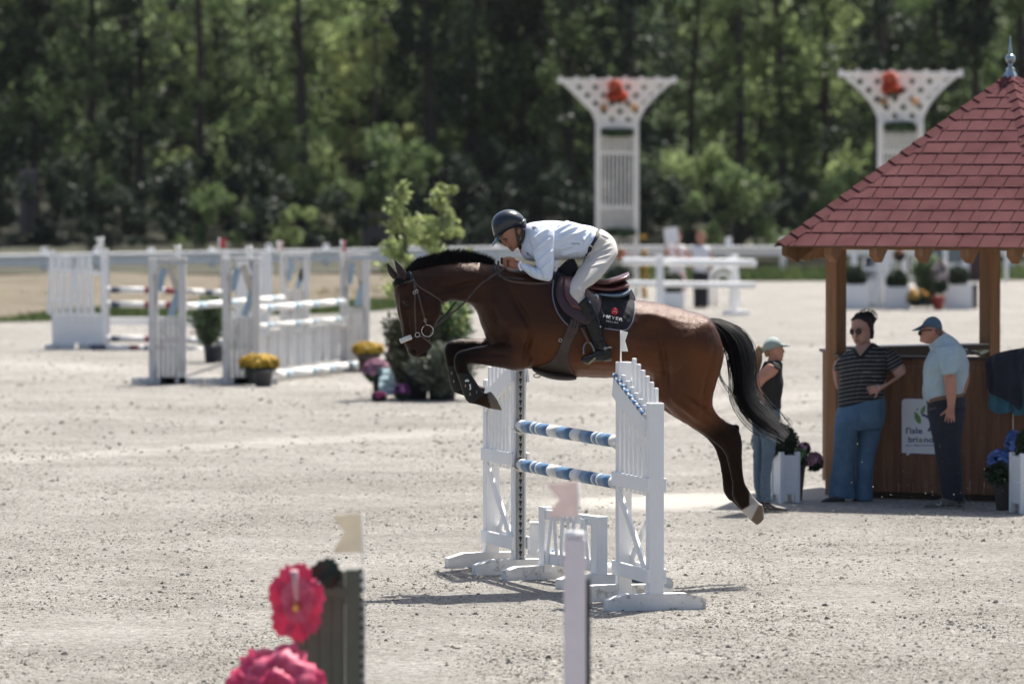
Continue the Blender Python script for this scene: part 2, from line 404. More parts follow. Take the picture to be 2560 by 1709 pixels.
eL = [G(-700, 830), G(0, 806), G(500, 792), G(900, 778), G(1250, 740), G(1600, 706), G(2100, 702), G(3300, 698)]
eL = [(p.x, p.y) for p in eL]
far = [(-60, 133), (-12, 134), (-3, 138), (3, 152), (12, 160), (40, 162)]
def bank(t, x):
    s = max(0., min(1., (2 - x) / 6)); return .02 + s * .42 * math.sin(min(1, t * 3.2) * math.pi / 2) 
sheet('grass_verge', [eL, far], bank, DRY, 40, .08)
sheet('woodland_floor', [[(-70, 132), (-12, 133), (-3, 137), (3, 151), (12, 159), (70, 161)], [(-90, 330), (-14, 330), (0, 330), (14, 330), (90, 330)]], lambda t, x: (.46 if x < 0 else .46 - .44 * min(1, x / 8)) * (1 - min(1, t * 8)) + .46 * min(1, t * 8) + 5 * max(0, t - .06), WOODF, 30, .3)
# blades of grass and weeds along the arena edge (nobody could count them)
def tufts(name, spots, n, h, mat, spread, seed, wd=.012):
    r = random.Random(seed); m = MB(); v = []; f = []
    for (x, y, z, k) in spots:
        for _ in range(int(n * k)):
            a = x + r.gauss(0, spread[0]); b = y + r.gauss(0, spread[1]); hh = h * r.uniform(.4, 1.2) * k ** .3
            th = r.uniform(0, 6.28); lx = r.gauss(0, .35) * hh; ly = r.gauss(0, .35) * hh; w_ = wd * r.uniform(.6, 1.6); o = len(v)
            v += [(a - w_ * math.cos(th), b - w_ * math.sin(th), z), (a + w_ * math.cos(th), b + w_ * math.sin(th), z), (a + lx * .5 + w_ * .8 * math.cos(th), b + ly * .5, z + hh * .6), (a + lx, b + ly, z + hh)]
            f += [(o, o + 1, o + 2), (o, o + 2, o + 3)]
    m.add(v, f); return kind(m.build(name, mat))
GRS = M('verge_weeds', (.065, .10, .03), .6, col2=(.11, .15, .05), vs_=.8, isl=.35, trans=.3)
DRYB = M('dry_blades', (.36, .30, .18), .7, col2=(.26, .23, .12), vs_=.8, isl=.3, trans=.2)
E = cr(eL, 30); spots = []
for p in E:
    if -20 < p[0] < 26:
        k = noise.noise(Vector((p[0] * .45, 3.1, 0))); k = max(.12, .75 + 1.3 * k) if p[0] < 4 else 1.6
        spots.append((p[0], p[1] + .2, 0.02, k))
tufts('green_weeds', spots, 170, .20, GRS, (.2, .3), 3, .02)
spots = [(x, y, .1, 1.) for x in np.arange(-19, 19, .5) for y in (150 + .08 * x, 153, 156, 160)]
tufts('tall_dry_grass', [s for s in spots if s[0] < 2 and (s[0] < -11 or s[1] < 151.5)], 40, .30, DRYB, (.4, .9), 5, .02)
tufts('fence_grass', [s for s in spots if s[0] >= 1 and s[1] < 151.9], 70, .26, GRS, (.4, 1.), 6, .02)
tufts('bank_grass', [(r[0], r[1], .3, 1.) for r in [(R_.uniform(-16, 2), R_.uniform(118, 146)) for _ in range(160)]], 26, .1, DRYB, (.5, .8), 8, .018)
# clods and pebbles
CLOD = M('sand_clods', (.16, .145, .115), .95, col2=(.36, .335, .29), vs_=3., isl=.35)
def clods(name, n, d0, d1, s0, s1, seed, mat, cond=None, tiny=False):
    r = random.Random(seed); v = []; f = []; m = MB()
    oc = [(1, 0, 0), (.3, .95, 0), (-.8, .6, 0), (-.8, -.6, 0), (.3, -.95, 0), (.5, .1, .8), (-.2, .45, 1), (-.25, -.4, .75)]
    of = [(0, 1, 5), (1, 6, 5), (1, 2, 6), (2, 3, 7), (2, 7, 6), (3, 4, 7), (4, 0, 5), (4, 5, 7), (5, 6, 7)]
    for _ in range(n):
        d = 1 / (1 / d1 + (1 / d0 - 1 / d1) * r.random()); x = r.uniform(-1.04, 1.04) * d * .09
        if cond and not cond(x, d): continue
        k = noise.noise(Vector((x * .9, d * .35, 4.)))
        if r.random() > .55 + 1.1 * k: continue
        s = s0 + (s1 - s0) * r.random() ** 3.5; a = r.uniform(0, 6.28); ca, sa = math.cos(a) * s, math.sin(a) * s; o = len(v); e = r.uniform(.25, .8)
        for p in oc:
            j = r.uniform(.55, 1.45); v.append((x + (p[0] * ca - p[1] * sa) * j, d + (p[0] * sa + p[1] * ca) * j, p[2] * s * e * j))
        f += [tuple(i + o for i in q) for q in (of if not tiny else ((0, 1, 5), (1, 6, 5), (2, 3, 7), (3, 4, 7), (4, 0, 5)))]
    m.add(v, f); return kind(m.build(name, mat))
def notlane(x, y):
    for p, q, wd, am in LANES:
        a = q.y - p.y; c = p.x - q.x; L = math.hypot(a, c)
        if am > .4 and abs((a * (x - p.x) + c * (y - p.y)) / L) < wd * .8 and min(p.x, q.x) < x < max(p.x, q.x): return False
    return True
clods('sand_clods', 36000, 34, 62, .005, .023, 11, CLOD, notlane)
clods('fine_sand_clods', 170000, 34, 58, .0025, .010, 13, CLOD, notlane, True)
clods('sand_pebbles', 16000, 60, 112, .008, .036, 12, CLOD, notlane)
# ================================================================= WOOD BEHIND THE FENCE
def crown_mesh(name, n, H, z0, W_, seed, leaf=.10, lobes=26, mat=None, cone=False, fill=.35):
    r = np.random.RandomState(seed); L = []
    for i in range(lobes):
        u = r.rand(); z = z0 + (H - z0) * u; rad_ = W_ * (math.sin(math.pi * min(.97, .12 + .86 * u)) ** .6 if not cone else (1 - u) * .95 + .05); a = r.rand() * 6.283; rr = rad_ * r.uniform(.25, 1.)
        L.append((rr * math.cos(a), rr * math.sin(a), z, r.uniform(.3, 1.1) * W_ * .30))
    L = np.array(L); idx = r.randint(0, lobes, n); p = r.normal(size=(n, 3)); p /= np.linalg.norm(p, axis=1)[:, None]; rr = r.uniform(fill, 1.05, n) ** .6; p = L[idx, :3] + p * (L[idx, 3] * rr)[:, None] * np.array([.9, .9, .95])
    a = r.normal(size=(n, 3)) * np.array([1, 1, 1]) + np.array([0, 0, .9]); a /= np.linalg.norm(a, axis=1)[:, None]; b = np.cross(a, r.normal(size=(n, 3))); b /= np.linalg.norm(b, axis=1)[:, None]; e = np.cross(a, b); s = leaf * r.uniform(.55, 1.35, n)[:, None]
    v = np.stack([p - b * s, p - e * s * .45, p + b * s, p + e * s * .45], 1).reshape(-1, 3); me = bpy.data.meshes.new(name)
    me.vertices.add(len(v)); me.vertices.foreach_set('co', v.ravel()); me.loops.add(n * 4); me.loops.foreach_set('vertex_index', np.arange(n * 4)); me.polygons.add(n); me.polygons.foreach_set('loop_start', np.arange(n) * 4); me.polygons.foreach_set('loop_total', np.full(n, 4)); me.update(); me.materials.append(mat); return me
def leafmat(name, c1, c2, tr=.3):
    m = M(name, c1, .5, .1, .35, col2=c2, isl=.45, trans=tr, spec=.15); return m
LM = [leafmat('oak_leaf', (.075, .12, .045), (.155, .21, .085), .48), leafmat('acacia_leaf', (.20, .28, .11), (.32, .38, .17), .58), leafmat('ash_leaf', (.14, .20, .10), (.24, .30, .17), .52), leafmat('dark_pine_leaf', (.016, .030, .020), (.040, .062, .036), .25), leafmat('yellow_maple_leaf', (.30, .36, .13), (.42, .44, .18), .6)]
BARK = M('tree_bark', (.035, .027, .022), .9, .3, 3., stretch=(4, 4, .6), col2=(.07, .055, .045), bump=.8, bs=12)
CR_ = {}
def crown(kind_, var):
    key = (kind_, var)
    if key not in CR_:
        kw = {0: dict(n=9000, H=13.5, z0=2.0, W_=2.7, leaf=.11, lobes=60), 1: dict(n=7500, H=11.0, z0=1.2, W_=2.2, leaf=.09, lobes=56), 2: dict(n=8000, H=12.5, z0=.8, W_=2.3, leaf=.10, lobes=60), 3: dict(n=9000, H=14.0, z0=1.5, W_=2.2, leaf=.10, lobes=80, cone=True), 4: dict(n=5200, H=7.0, z0=.6, W_=1.6, leaf=.08, lobes=24)}[kind_]
        CR_[key] = crown_mesh('crown', seed=kind_ * 10 + var, mat=LM[kind_], **kw)
    return CR_[key]
KN = ['broad dark green oak-like tree', 'light green feathery tree', 'grey-green slender tree', 'dark conical evergreen', 'small yellow-green tree']
def trunkmesh(h, r0, seed, lean):
    r = random.Random(seed); m = MB(); pts = [Vector((lean * u * u + r.gauss(0, .04), r.gauss(0, .04), h * u)) for u in np.linspace(0, 1, 7)]; m.tube(pts, [r0 * (1.25 if i == 0 else 1 - .11 * i) for i in range(7)], 9)
    for i in range(6):
        u = r.uniform(.25, .9); p = Vector((lean * u * u, 0, h * u)); a = r.uniform(0, 6.28); L = r.uniform(.8, 1.9); q = p + Vector((math.cos(a) * L, math.sin(a) * L, L * r.uniform(.3, .9))); m.tube([p, (p + q) / 2 + Vector((0, 0, .1)), q], [r0 * .34, r0 * .22, r0 * .08], 6)
    me = m.mesh('trunk'); me.materials.append(BARK); return me
TK = [trunkmesh(12, .16 + .03 * (i % 3), i, (-.6, .3, .8, 0)[i % 4]) for i in range(6)]
WHERE = ['at the far left', 'left of the weathered timber block', 'above the left slatted wing', 'above the red flag', 'above the weathered stands', 'left of the pointed conifers', 'above the horse neck', 'above the rider', 'left of the first lattice tower', 'behind the first lattice tower', 'right of the first lattice tower', 'above the distant people', 'between the two lattice towers', 'left of the second lattice tower', 'behind the kiosk roof', 'at the far right']
used_lab = {}
def tree(kd, px, d, sc_=1., rot=0., var=0, z=.5, noleaf=False, grp='trees of the wood behind the fence', lab=None):
    p = P(px, 700, d); wh = WHERE[max(0, min(15, int(px / 160)))]; row = {0: 'front edge of the wood', 1: 'second row', 2: 'deep in wood'}[0 if d < 168 else 1 if d < 178 else 2]
    lb = lab or ('%s %s, %s' % (KN[kd], wh, row)); lb = lb.replace('front edge of the wood', 'front of wood'); used_lab[lb] = used_lab.get(lb, 0) + 1
    if used_lab[lb] > 1: lb = ['taller ', 'leaning ', 'fuller ', 'thinner ', 'darker '][min(4, used_lab[lb] - 2)] + lb
    t = thing('broadleaf_tree' if kd != 3 else 'evergreen_tree', lb, 'tree', (p.x, d, z), rot, grp); t.scale = (sc_, sc_, sc_ * R_.uniform(.92, 1.08))
    o = bpy.data.objects.new('trunk', TK[R_.randrange(6)]); COL.objects.link(o); o.parent = t; k = 1 if kd not in (4,) else .55; o.scale = (k, k, k)
    o = bpy.data.objects.new('crown', crown(kd, var)); COL.objects.link(o); o.parent = t; return t
r = random.Random(19)
front = [(0, -40), (3, 90), (0, 230), (3, 350), (1, 500), (2, 640), (1, 760), (1, 880), (4, 940), (3, 1070), (0, 1180), (3, 1300), (0, 1420), (3, 1560), (2, 1720), (1, 1850), (0, 1960), (1, 2060), (3, 2190), (0, 2330), (3, 2440), (0, 2560), (3, 2680)]
for i, (kd, px) in enumerate(front): tree(kd, px, r.uniform(161, 167), r.uniform(.82, 1.05), r.uniform(0, 6.28), i % 3 if kd != 4 else 0, .6)
for i in range(19): px = -150 + i * 160 + r.uniform(-50, 50); tree(r.choice((0, 1, 2, 2, 1) if 400 < px < 1000 or 1680 < px < 2150 else (0, 2, 3, 3, 0)), px, r.uniform(170, 176), r.uniform(.95, 1.2), r.uniform(0, 6.28), r.randrange(3), .9)
for i in range(19): px = -200 + i * 170 + r.uniform(-50, 50); tree(r.choice((0, 3, 3, 2)), px, r.uniform(180, 190), r.uniform(1.1, 1.35), r.uniform(0, 6.28), r.randrange(3), 1.4)
# undergrowth bushes
BM = [crown_mesh('bush_leaves', 2600, 2.6, .1, 1.5, 90 + i, .085, 16, LM[(0, 3, 1, 3)[i]]) for i in range(4)]
UG = ['mid green', 'dark green', 'light green', 'blackish green']
for i in range(44):
    px = -80 + i * 63 + r.uniform(-25, 25); k = r.choice((0, 1, 0, 3, 3, 2) if 500 < px < 1000 or px > 1700 else (1, 1, 3, 3)); d = r.uniform(153, 161); p = P(px, 700, d); lb = UG[k] + ' undergrowth bush ' + WHERE[max(0, min(15, int(px / 160)))]; used_lab[lb] = used_lab.get(lb, 0) + 1
    if used_lab[lb] > 1: lb = ['larger ', 'lower ', 'denser ', 'sparser ', 'rounder '][min(4, used_lab[lb] - 2)] + lb
    o = bpy.data.objects.new('undergrowth_bush', BM[k]); COL.objects.link(o); s = r.uniform(.55, 1.15) * (.8 if px < 400 else 1); o.location = (p.x, d, .45); o.rotation_euler = (0, 0, r.uniform(0, 6.28)); o.scale = (s, s, s * r.uniform(.8, 1.2)); tag(o, lb, 'bush', 'undergrowth bushes at the foot of the wood')
# the wood goes on behind as one dense mass
mass = MB(); far_ = crown_mesh('deep_wood', 52000, 24, .0, 1, 5, .30, 2, LM[3])
v = np.empty(len(far_.vertices) * 3); rr = np.random.RandomState(9); n4 = 52000; c = np.stack([rr.uniform(-34, 34, n4), rr.uniform(192, 212, n4), rr.uniform(.5, 24, n4)], 1); far_.vertices.foreach_get('co', v); v = v.reshape(n4, 4, 3); v = v - v.mean(axis=1)[:, None, :] + c[:, None, :]; far_.vertices.foreach_set('co', v.ravel()); far_.update()
o = bpy.data.objects.new('deep_wood', far_); COL.objects.link(o); kind(o)
# the wooded slope rising behind closes the view
m = MB(); v = []; nx, nz_ = 60, 16
for i in range(nx):
    for j in range(nz_): x = -60 + 120 * i / (nx - 1); u = j / (nz_ - 1); v.append((x, 214 + 14 * u + 2 * noise.noise(Vector((x * .12, u * 3, 1))), -.5 + 26 * u))
m.add(v, [(i * nz_ + j, (i + 1) * nz_ + j, (i + 1) * nz_ + j + 1, i * nz_ + j + 1) for i in range(nx - 1) for j in range(nz_ - 1)], True); kind(m.build('wooded_hillside', M('hillside_leaves', (.010, .018, .010), .95, .4, 1.5, bump=1., bs=3)), 'structure')

# unseen belt added behind and beside the camera to dim the reflected bright horizon
m = MB(); v = []
for i in range(60):
    a = math.pi * (.93 + 1.14 * i / 59); R0 = 85 + 5 * math.sin(i * 1.7)
    for j in range(6): u = j / 5; v.append((R0 * math.cos(a) * (1 + .04 * u), 45 + R0 * math.sin(a) * 1.3 * (1 + .04 * u), -.5 + (15 + 3 * noise.noise(Vector((i * .6, 0, 0)))) * u))
m.add(v, [(i * 6 + j, (i + 1) * 6 + j, (i + 1) * 6 + j + 1, i * 6 + j + 1) for i in range(59) for j in range(5)], True); kind(m.build('unseen_dark_belt', MATS['hillside_leaves']), 'structure')

hz = MB(); hz.box((0, 155, 15.6), (530, 540, 34)); HZM = bpy.data.materials.new('haze'); HZM.use_nodes = True; n = HZM.node_tree.nodes; n.remove(n['Principled BSDF']); pv = n.new('ShaderNodeVolumePrincipled'); pv.inputs['Color'].default_value = (.86, .90, .96, 1); pv.inputs['Density'].default_value = .00005; pv.inputs['Anisotropy'].default_value = .2; HZM.node_tree.links.new(pv.outputs[0], n['Material Output'].inputs['Volume']); kind(hz.build('haze', HZM))
# ================================================================= KIOSK
KD = 54.2; KX = P(2525, 400, KD).x; KS = 14222. / KD
CED = M('cedar_board', (.115, .048, .024), .6, .22, 3., bump=.3, bs=25, stretch=(6, 6, .5), spec=.25, col2=(.20, .095, .048))
POSTW = M('cedar_post', (.22, .105, .046), .6, .2, 3., bump=.3, bs=20, stretch=(5, 5, .4), spec=.25, col2=(.31, .165, .078), patch=((.10, .05, .025), 3., .66, .6))
SHI = M('oxblood_shingle', (.085, .027, .030), .9, .10, 2.5, bump=.7, bs=180, col2=(.125, .048, .051), spec=.1); ZINC = M('zinc', (.30, .37, .40), .35, .12, 5., metal=.75)
DARKW = M('dark_stained_wood', (.045, .025, .017), .55, .2, 4., stretch=(5, 5, .5)); UNDER = M('roof_underside', (.13, .08, .045), .8, .2, 3.)
kx = thing('garden_kiosk', 'hexagonal wooden kiosk with oxblood shingle roof and zinc finial, cut by the right edge', 'kiosk', (KX, KD, 0))
ANG = [rad(a) for a in (-56, 4, 64, 124, 184, 240)]; RRS = [2.71] + [2.64] * 4 + [2.05]
def kp(R, a, z): return Vector((KX + R * math.sin(a), KD - R * math.cos(a), z))
RR = 2.64; EZ = 2.375; AZ = P(2525, 205, KD).z + .06; RC = 1.92
apex = Vector((KX, KD, AZ))
def shingle(poly, n, th, name='shingle', lift=.003):
    m = MB(); m.prism([p + n * lift for p in poly], n * th); return m.build(name, SHI, kx)
def clip(poly, a, b, n):     # keep the side of line a-b that n points to (2-D)
    out = []
    for i in range(len(poly)):
        p, q = poly[i], poly[(i + 1) % len(poly)]; sp = (p[0] - a[0]) * n[0] + (p[1] - a[1]) * n[1]; sq = (q[0] - a[0]) * n[0] + (q[1] - a[1]) * n[1]
        if sp >= 0: out.append(p)
        if sp * sq < 0: t = sp / (sp - sq); out.append((p[0] + (q[0] - p[0]) * t, p[1] + (q[1] - p[1]) * t))
    return out
for fi in range(6):
    A = kp(RRS[fi], ANG[fi], EZ); B = kp(RRS[(fi + 1) % 6], ANG[(fi + 1) % 6], EZ); mid = (A + B) / 2; u = (B - A).normalized(); s = (apex - mid); H = s.length; s.normalize(); n = u.cross(s).normalized()
    if n.z < 0: n = -n
    m = MB(); m.prism([A, B, apex], n * -.02); m.build('roof_deck', UNDER, kx)
    vis = fi in (0, 5, 1)
    rows = 15; rh = (H - .02) / rows; W_ = .20
    if not vis: m = MB(); m.prism([A + n * .004, B + n * .004, apex + n * .004], n * .012); m.build('roof_felt', SHI, kx); continue
    hw = (B - A).length / 2
    for r in range(rows):
        y0 = r * rh - (.03 if r == 0 else 0); y1 = min(H, (r + 1) * rh + .03); sh = (r % 3) * W_ / 3 + (r * 37 % 5) * .012; k0 = int(-hw / W_) - 2
        for k in range(k0, -k0 + 2):
            x0 = k * W_ + sh + .005; x1 = x0 + W_ - .010; pl = [(x0, y0), (x1, y0), (x1, y1), (x0, y1)]
            pl = clip(pl, (-hw, 0), (0, H), (H, -hw)); pl = clip(pl, (hw, 0), (0, H), (-H, -hw)) if len(pl) > 2 else pl
            if len(pl) < 3: continue
            if abs(sum(pl[i][0] * pl[(i + 1) % len(pl)][1] - pl[(i + 1) % len(pl)][0] * pl[i][1] for i in range(len(pl)))) < .0015: continue
            wob = R_.uniform(-.0015, .0015)
            P3 = [mid + u * p[0] + s * p[1] + n * (.010 * (1 - (p[1] - y0) / (y1 - y0 + 1e-6)) + wob) for p in pl]
            shingle(P3, n, .007)
for i, a in enumerate(ANG):      # hip caps
    if i not in (0, 1, 2): continue
    C = kp(RRS[i] + .02, a, EZ); d = (apex - C); L = d.length; d.normalize(); t = Vector((math.cos(a), math.sin(a), 0)); up = d.cross(t).normalized(); up = up if up.z > 0 else -up
    nn_ = 19; st_ = L / nn_
    for k in range(nn_):
        p = C + d * (k * st_) + up * .020; q = C + d * min(L, k * st_ + st_ + .03) + up * .004; w_ = .085; dr = .040
        m = MB(); v = [p - t * w_ - up * dr, p + up * .012, p + t * w_ - up * dr, q + t * w_ - up * dr, q + up * .012, q - t * w_ - up * dr]; v = v + [x + up * .012 for x in v]
        m.add(v, [(0, 5, 4, 1), (1, 4, 3, 2), (6, 7, 10, 11), (7, 8, 9, 10), (0, 1, 7, 6), (1, 2, 8, 7), (3, 4, 10, 9), (4, 5, 11, 10), (2, 3, 9, 8), (5, 0, 6, 11)]); m.build('hip_shingle', SHI, kx)
m = MB(); zt = lambda y: P(2525, y, KD).z
m.lathe([(.0, zt(222)), (.118, zt(222)), (.118, zt(214)), (.040, zt(176)), (.045, zt(172)), (.028, zt(168)), (.018, zt(166))], (KX, KD, 0), 6, sm=False); fc = m.build('finial_cone', ZINC, kx)
m = MB(); m.lathe([(.022, zt(167)), (.018, zt(164)), (.026, zt(160)), (.016, zt(158))], (KX, KD, 0), 12); m.ell((KX, KD, zt(147)), (.050, .050, .048), None, 16, 10); m.lathe([(.012, zt(137)), (.020, zt(132)), (.014, zt(120)), (.008, zt(104)), (.002, zt(89))], (KX - .0, KD, 0), 10); m.build('finial_ball', ZINC, kx)
# rafters with cut tails
for fi in (5, 0, 1):
    A = kp(RRS[fi], ANG[fi], EZ); B = kp(RRS[(fi + 1) % 6], ANG[(fi + 1) % 6], EZ); nr = 6
    for k in range(nr + 1):
        t = (k + .0) / nr
        if fi != 0 and k == 0: continue
        e = A.lerp(B, t if 0 < k < nr else (0.0 if k == 0 else 1.)); inn = Vector((KX, KD, 0)); d = (apex - e) if k in (0, nr) else ((apex - (A + B) / 2)); d = d.normalized(); hz = Vector((d.x, d.y, 0)).normalized(); sd_ = Vector((0, 0, 1)).cross(hz) * .036
        e = e + hz * .03 + Vector((0, 0, -.02)); L = (1.0 if k not in (0, nr) else 1.3)
        pl = [e + Vector((0, 0, .0)), e + Vector((0, 0, -.07)), e + hz * .13 + Vector((0, 0, -.135)), e + d * L + Vector((0, 0, -.13)), e + d * L]
        m = MB(); m.prism([p - sd_ for p in pl], sd_ * 2); m.build('rafter_tail', POSTW, kx)
for R0, a, w_ in ((1.74, -75, .185), (1.80, 7, .185), (1.78, 64, .185), (1.86, 181, .195), (1.78, 124, .185)):
    p = kp(R0, rad(a), 0); m = MB(); m.box((p.x, p.y, 1.20), (w_ * .78, w_ * .78, 2.40), Matrix.Rotation(rad(a) + (rad(30) if a == -75 else rad(40)), 3, 'Z'), bev=.006); m.build('post', POSTW, kx)
    if a in (-56, 4, 64):
        pass
for fi in (5, 0, 1):     # wall plate under the roof
    a = kp(2.02, ANG[fi], 2.40); b = kp(2.02, ANG[(fi + 1) % 6], 2.40); m = MB(); m.bar(a, b, .10, .14, side=(0, 0, 1)); m.build('wall_plate', POSTW, kx)
# counter of upright boards
CT = 1.315
def counter(a, b, n, board=CED):
    L = (b - a).length; u = (b - a).normalized(); nrm = Vector((u.y, -u.x, 0))
    for i in range(n):
        p = a + u * (L * (i + .5) / n); wv = R_.uniform(-.002, .002); m = MB(); m.box((p.x + nrm.x * wv, p.y + nrm.y * wv, (CT + .07) / 2), (L / n - .007, .020, CT - .07), Matrix.Rotation(math.atan2(u.y, u.x), 3, 'Z'), bev=.004); m.build('board', board, kx)
        m = MB()
    q = a - u * .02 - nrm * -.06; r = b + u * .02 + nrm * .06
    m = MB(); m.bar(a - u * .03 + nrm * -.10 + Vector((0, 0, CT + .012)), b + u * .03 + nrm * -.10 + Vector((0, 0, CT + .012)), .024, .28, side=(nrm.x, nrm.y, 0)); m.build('counter_top', DARKW, kx)
    m = MB(); m.bar(a + Vector((0, 0, .035)) - nrm * .12, b + Vector((0, 0, .035)) - nrm * .12, .06, .05, side=(nrm.x, nrm.y, 0)); m.build('base_beam', DARKW, kx)
c0 = kp(RC, rad(-116), 0); c1 = kp(1.90, rad(-60), 0); c2 = kp(RC, ANG[1], 0); c3 = kp(RC, ANG[2], 0); c4 = kp(RC, ANG[4], 0)
counter(c0, c1, 13); counter(c1, c2, 14); counter(c2, c3, 14)
m = MB(); m.bar(kp(RC - .1, ANG[4], 1.30), kp(RC - .1, rad(-116), 1.30), .10, .26, side=(0, 1, 0)); m.build('back_counter', DARKW, kx)
m = MB(); m.bar(kp(RC - .1, ANG[4], 1.356), kp(RC - .1, rad(-116), 1.356), .008, .27, side=(0, 1, 0)); m.build('back_counter_top', M('white_laminate', (.6, .6, .58), .4), kx)
m = MB(); m.bar(kp(RC - .1, ANG[4], .62), kp(RC - .1, rad(-116), .62), 1.22, .02, side=(0, 1, 0)); m.build('back_panel', DARKW, kx)
# sign on the counter front
fu = (c2 - c1).normalized(); fn_ = Vector((fu.y, -fu.x, 0)); 
def onF(px, py, off=.014):      # picture point on the counter front
    v = (854.5 - py) / F; u = (px - 1280) / F; d = Vector((u, CP + v * SP, -SP + v * CP)); o = Vector((0, 0, CAMH)); q = c1 + fn_ * off; t = (q - o).dot(fn_) / d.dot(fn_); return o + d * t
sg = thing('kiosk_sign', 'white speech-bubble sign reading l\'isle briand on the kiosk counter', 'sign', tuple(onF(2295, 1060)))
SGW = M('sign_white', (.66, .68, .70), .45, .02); NAVY = M('sign_navy', (.035, .045, .14), .5); GRN = M('sign_green', (.14, .26, .085), .5)
pl = [(2255, 1131), (2255, 1004), (2257, 999), (2262, 996.5), (2268, 996), (2395, 999), (2400, 1001), (2402, 1006), (2402, 1137), (2278, 1132), (2267, 1139), (2267, 1131.5)]
m = MB(); m.prism([onF(a, b, .014) for a, b in pl], fn_ * .006); m.build('sign_board', SGW, sg)
m = MB(); m.prism([onF(a + (-.9 if a < 2300 else .9), b + (-.9 if b < 1060 else .9), .013) for a, b in pl], fn_ * .004); m.build('sign_edge', NAVY, sg)
def flat(name, pts, mat, off=.021, th=.0015): m = MB(); m.prism([onF(a, b, off) for a, b in pts], fn_ * th); return m.build(name, mat, sg)
def leafp(x0, y0, x1, y1, w_):
    dx, dy = x1 - x0, y1 - y0; L = math.hypot(dx, dy); nx, ny = -dy / L, dx / L; o = []
    for i in range(9): t = i / 8; k = w_ * math.sin(math.pi * t ** .8); o.append((x0 + dx * t + nx * k, y0 + dy * t + ny * k))
    for i in range(7, 0, -1): t = i / 8; k = -w_ * math.sin(math.pi * t ** .8); o.append((x0 + dx * t + nx * k, y0 + dy * t + ny * k))
    return o
flat('leaf_mark', leafp(2301, 1059.5, 2286, 1027, 7.), GRN); flat('leaf_mark', leafp(2303, 1036, 2313, 1012, 5.), GRN); flat('leaf_mark', leafp(2294, 1026, 2292, 1018, 2.), GRN)
def arc(cx, cy, r1, r2, a0, a1, n=14): return [(cx + r1 * math.cos(rad(a0 + (a1 - a0) * i / n)), cy + r1 * math.sin(rad(a0 + (a1 - a0) * i / n))) for i in range(n + 1)] + [(cx + r2 * math.cos(rad(a1 + (a0 - a1) * i / n)), cy + r2 * math.sin(rad(a1 + (a0 - a1) * i / n))) for i in range(n + 1)]
flat('horseshoe_mark', arc(2305, 1060, 20, 26, -90, 48), NAVY)
for i in range(4):
    a = rad(-70 + i * 26); flat('nail_dot', [(2305 + 23 * math.cos(a) + .9 * math.cos(b), 1060 + 23 * math.sin(a) + .9 * math.sin(b)) for b in np.linspace(0, 5.5, 7)], SGW, .0232)
def stext(txt, x0, x1, base, cap, mat, bold=.012):
    v, f = text_mesh(txt, 1., 0, bold); xs = [p[0] for p in v]; ys = [p[1] for p in v]; s = (x1 - x0) / (max(xs) - min(xs)); m = MB(); hh = cap
    m.add([onF(x0 + (p[0] - min(xs)) * s, base - p[1] * hh, .022) for p in v], f); m.build('lettering', mat, sg)
stext("l'isle", 2265, 2306, 1083, 21, NAVY, .022); stext('bri', 2271, 2294, 1104.5, 20, NAVY, .022); stext('a', 2296.5, 2307, 1104.8, 20, GRN, .022); stext('nd', 2310, 2334, 1105.3, 20, NAVY, .022)
stext('parc départemental', 2265, 2336, 1114.6, 8.2, NAVY, .004)
# screws along the board tops
m = MB()
for i in range(40):
    q = c1.lerp(c2, (i + .5) / 40) + Vector((0, 0, CT - .07)) + fn_ * .011; m.ell(q, (.004, .004, .004), None, 6, 4)
kind(m.build('screw_heads', GALV, kx))
# stone slab / swept ground under the kiosk stays sand; jackets on the counter
JK = M('navy_jacket_cloth', (.010, .014, .026), .8, .3, 8., bump=.5, bs=14, sheen=.2); TEAL = M('teal_cloth', (.045, .15, .20), .75, .15, 6., bump=.5, bs=14)
def drape(name, label, poly_top, poly_bot, mat, off, wv, seed, n=30):
    t = thing(name, label, 'garment', tuple(onF(poly_top[0][0], poly_top[0][1]))); A = cr(poly_top, 10); B = cr(poly_bot, 10); m = MB(); v = []
    N = 18; idx = lambda a, t: a[min(len(a) - 1, int(t * (len(a) - 1)))]
    for lay in (0, 1):
        for i in range(n):
            s = i / (n - 1); p, q = idx(A, s), idx(B, s)
            for j in range(N):
                u = j / (N - 1); X = p[0] * (1 - u) + q[0] * u; Y = p[1] * (1 - u) + q[1] * u
                o = off + .02 + wv * (u * .8 + .3) * (.5 + .5 * math.sin(s * 21 + seed + 2 * u)) + .02 * noise.noise(Vector((s * 5, u * 4, seed))) - lay * .006
                if u < .10: o -= (.10 - u) * .9
                v.append(onF(X, Y, max(.016 if off < .03 else .03, o)))
    K = n * N; f = []
    for i in range(n - 1):
        for j in range(N - 1): a = i * N + j; f += [(a, a + 1, a + N + 1, a + N), (K + a, K + a + N, K + a + N + 1, K + a + 1)]
    m.add(v, f, True); m.build('cloth', mat, t); return t
drape('towel', 'teal cloth hanging below the navy jacket on the kiosk counter', [(2476, 912), (2520, 905), (2562, 905)], [(2470, 1018), (2488, 1032), (2508, 1034), (2528, 1030), (2537, 1038), (2560, 1036)], TEAL, .02, .035, 2.)
drape('jacket', 'navy jacket slung over the kiosk counter near the right edge', [(2462, 898), (2500, 880), (2563, 868)], [(2466, 968), (2478, 985), (2505, 995), (2530, 1010), (2553, 1022), (2560, 940)], JK, .06, .04, 5.)
q = onF(2430, 880, -.2); t = thing('folded_sunshade', 'crumpled silver and yellow wrapping lying on the kiosk counter', 'wrapping', (q.x, q.y, CT + .03))
m = MB(); r = random.Random(3)
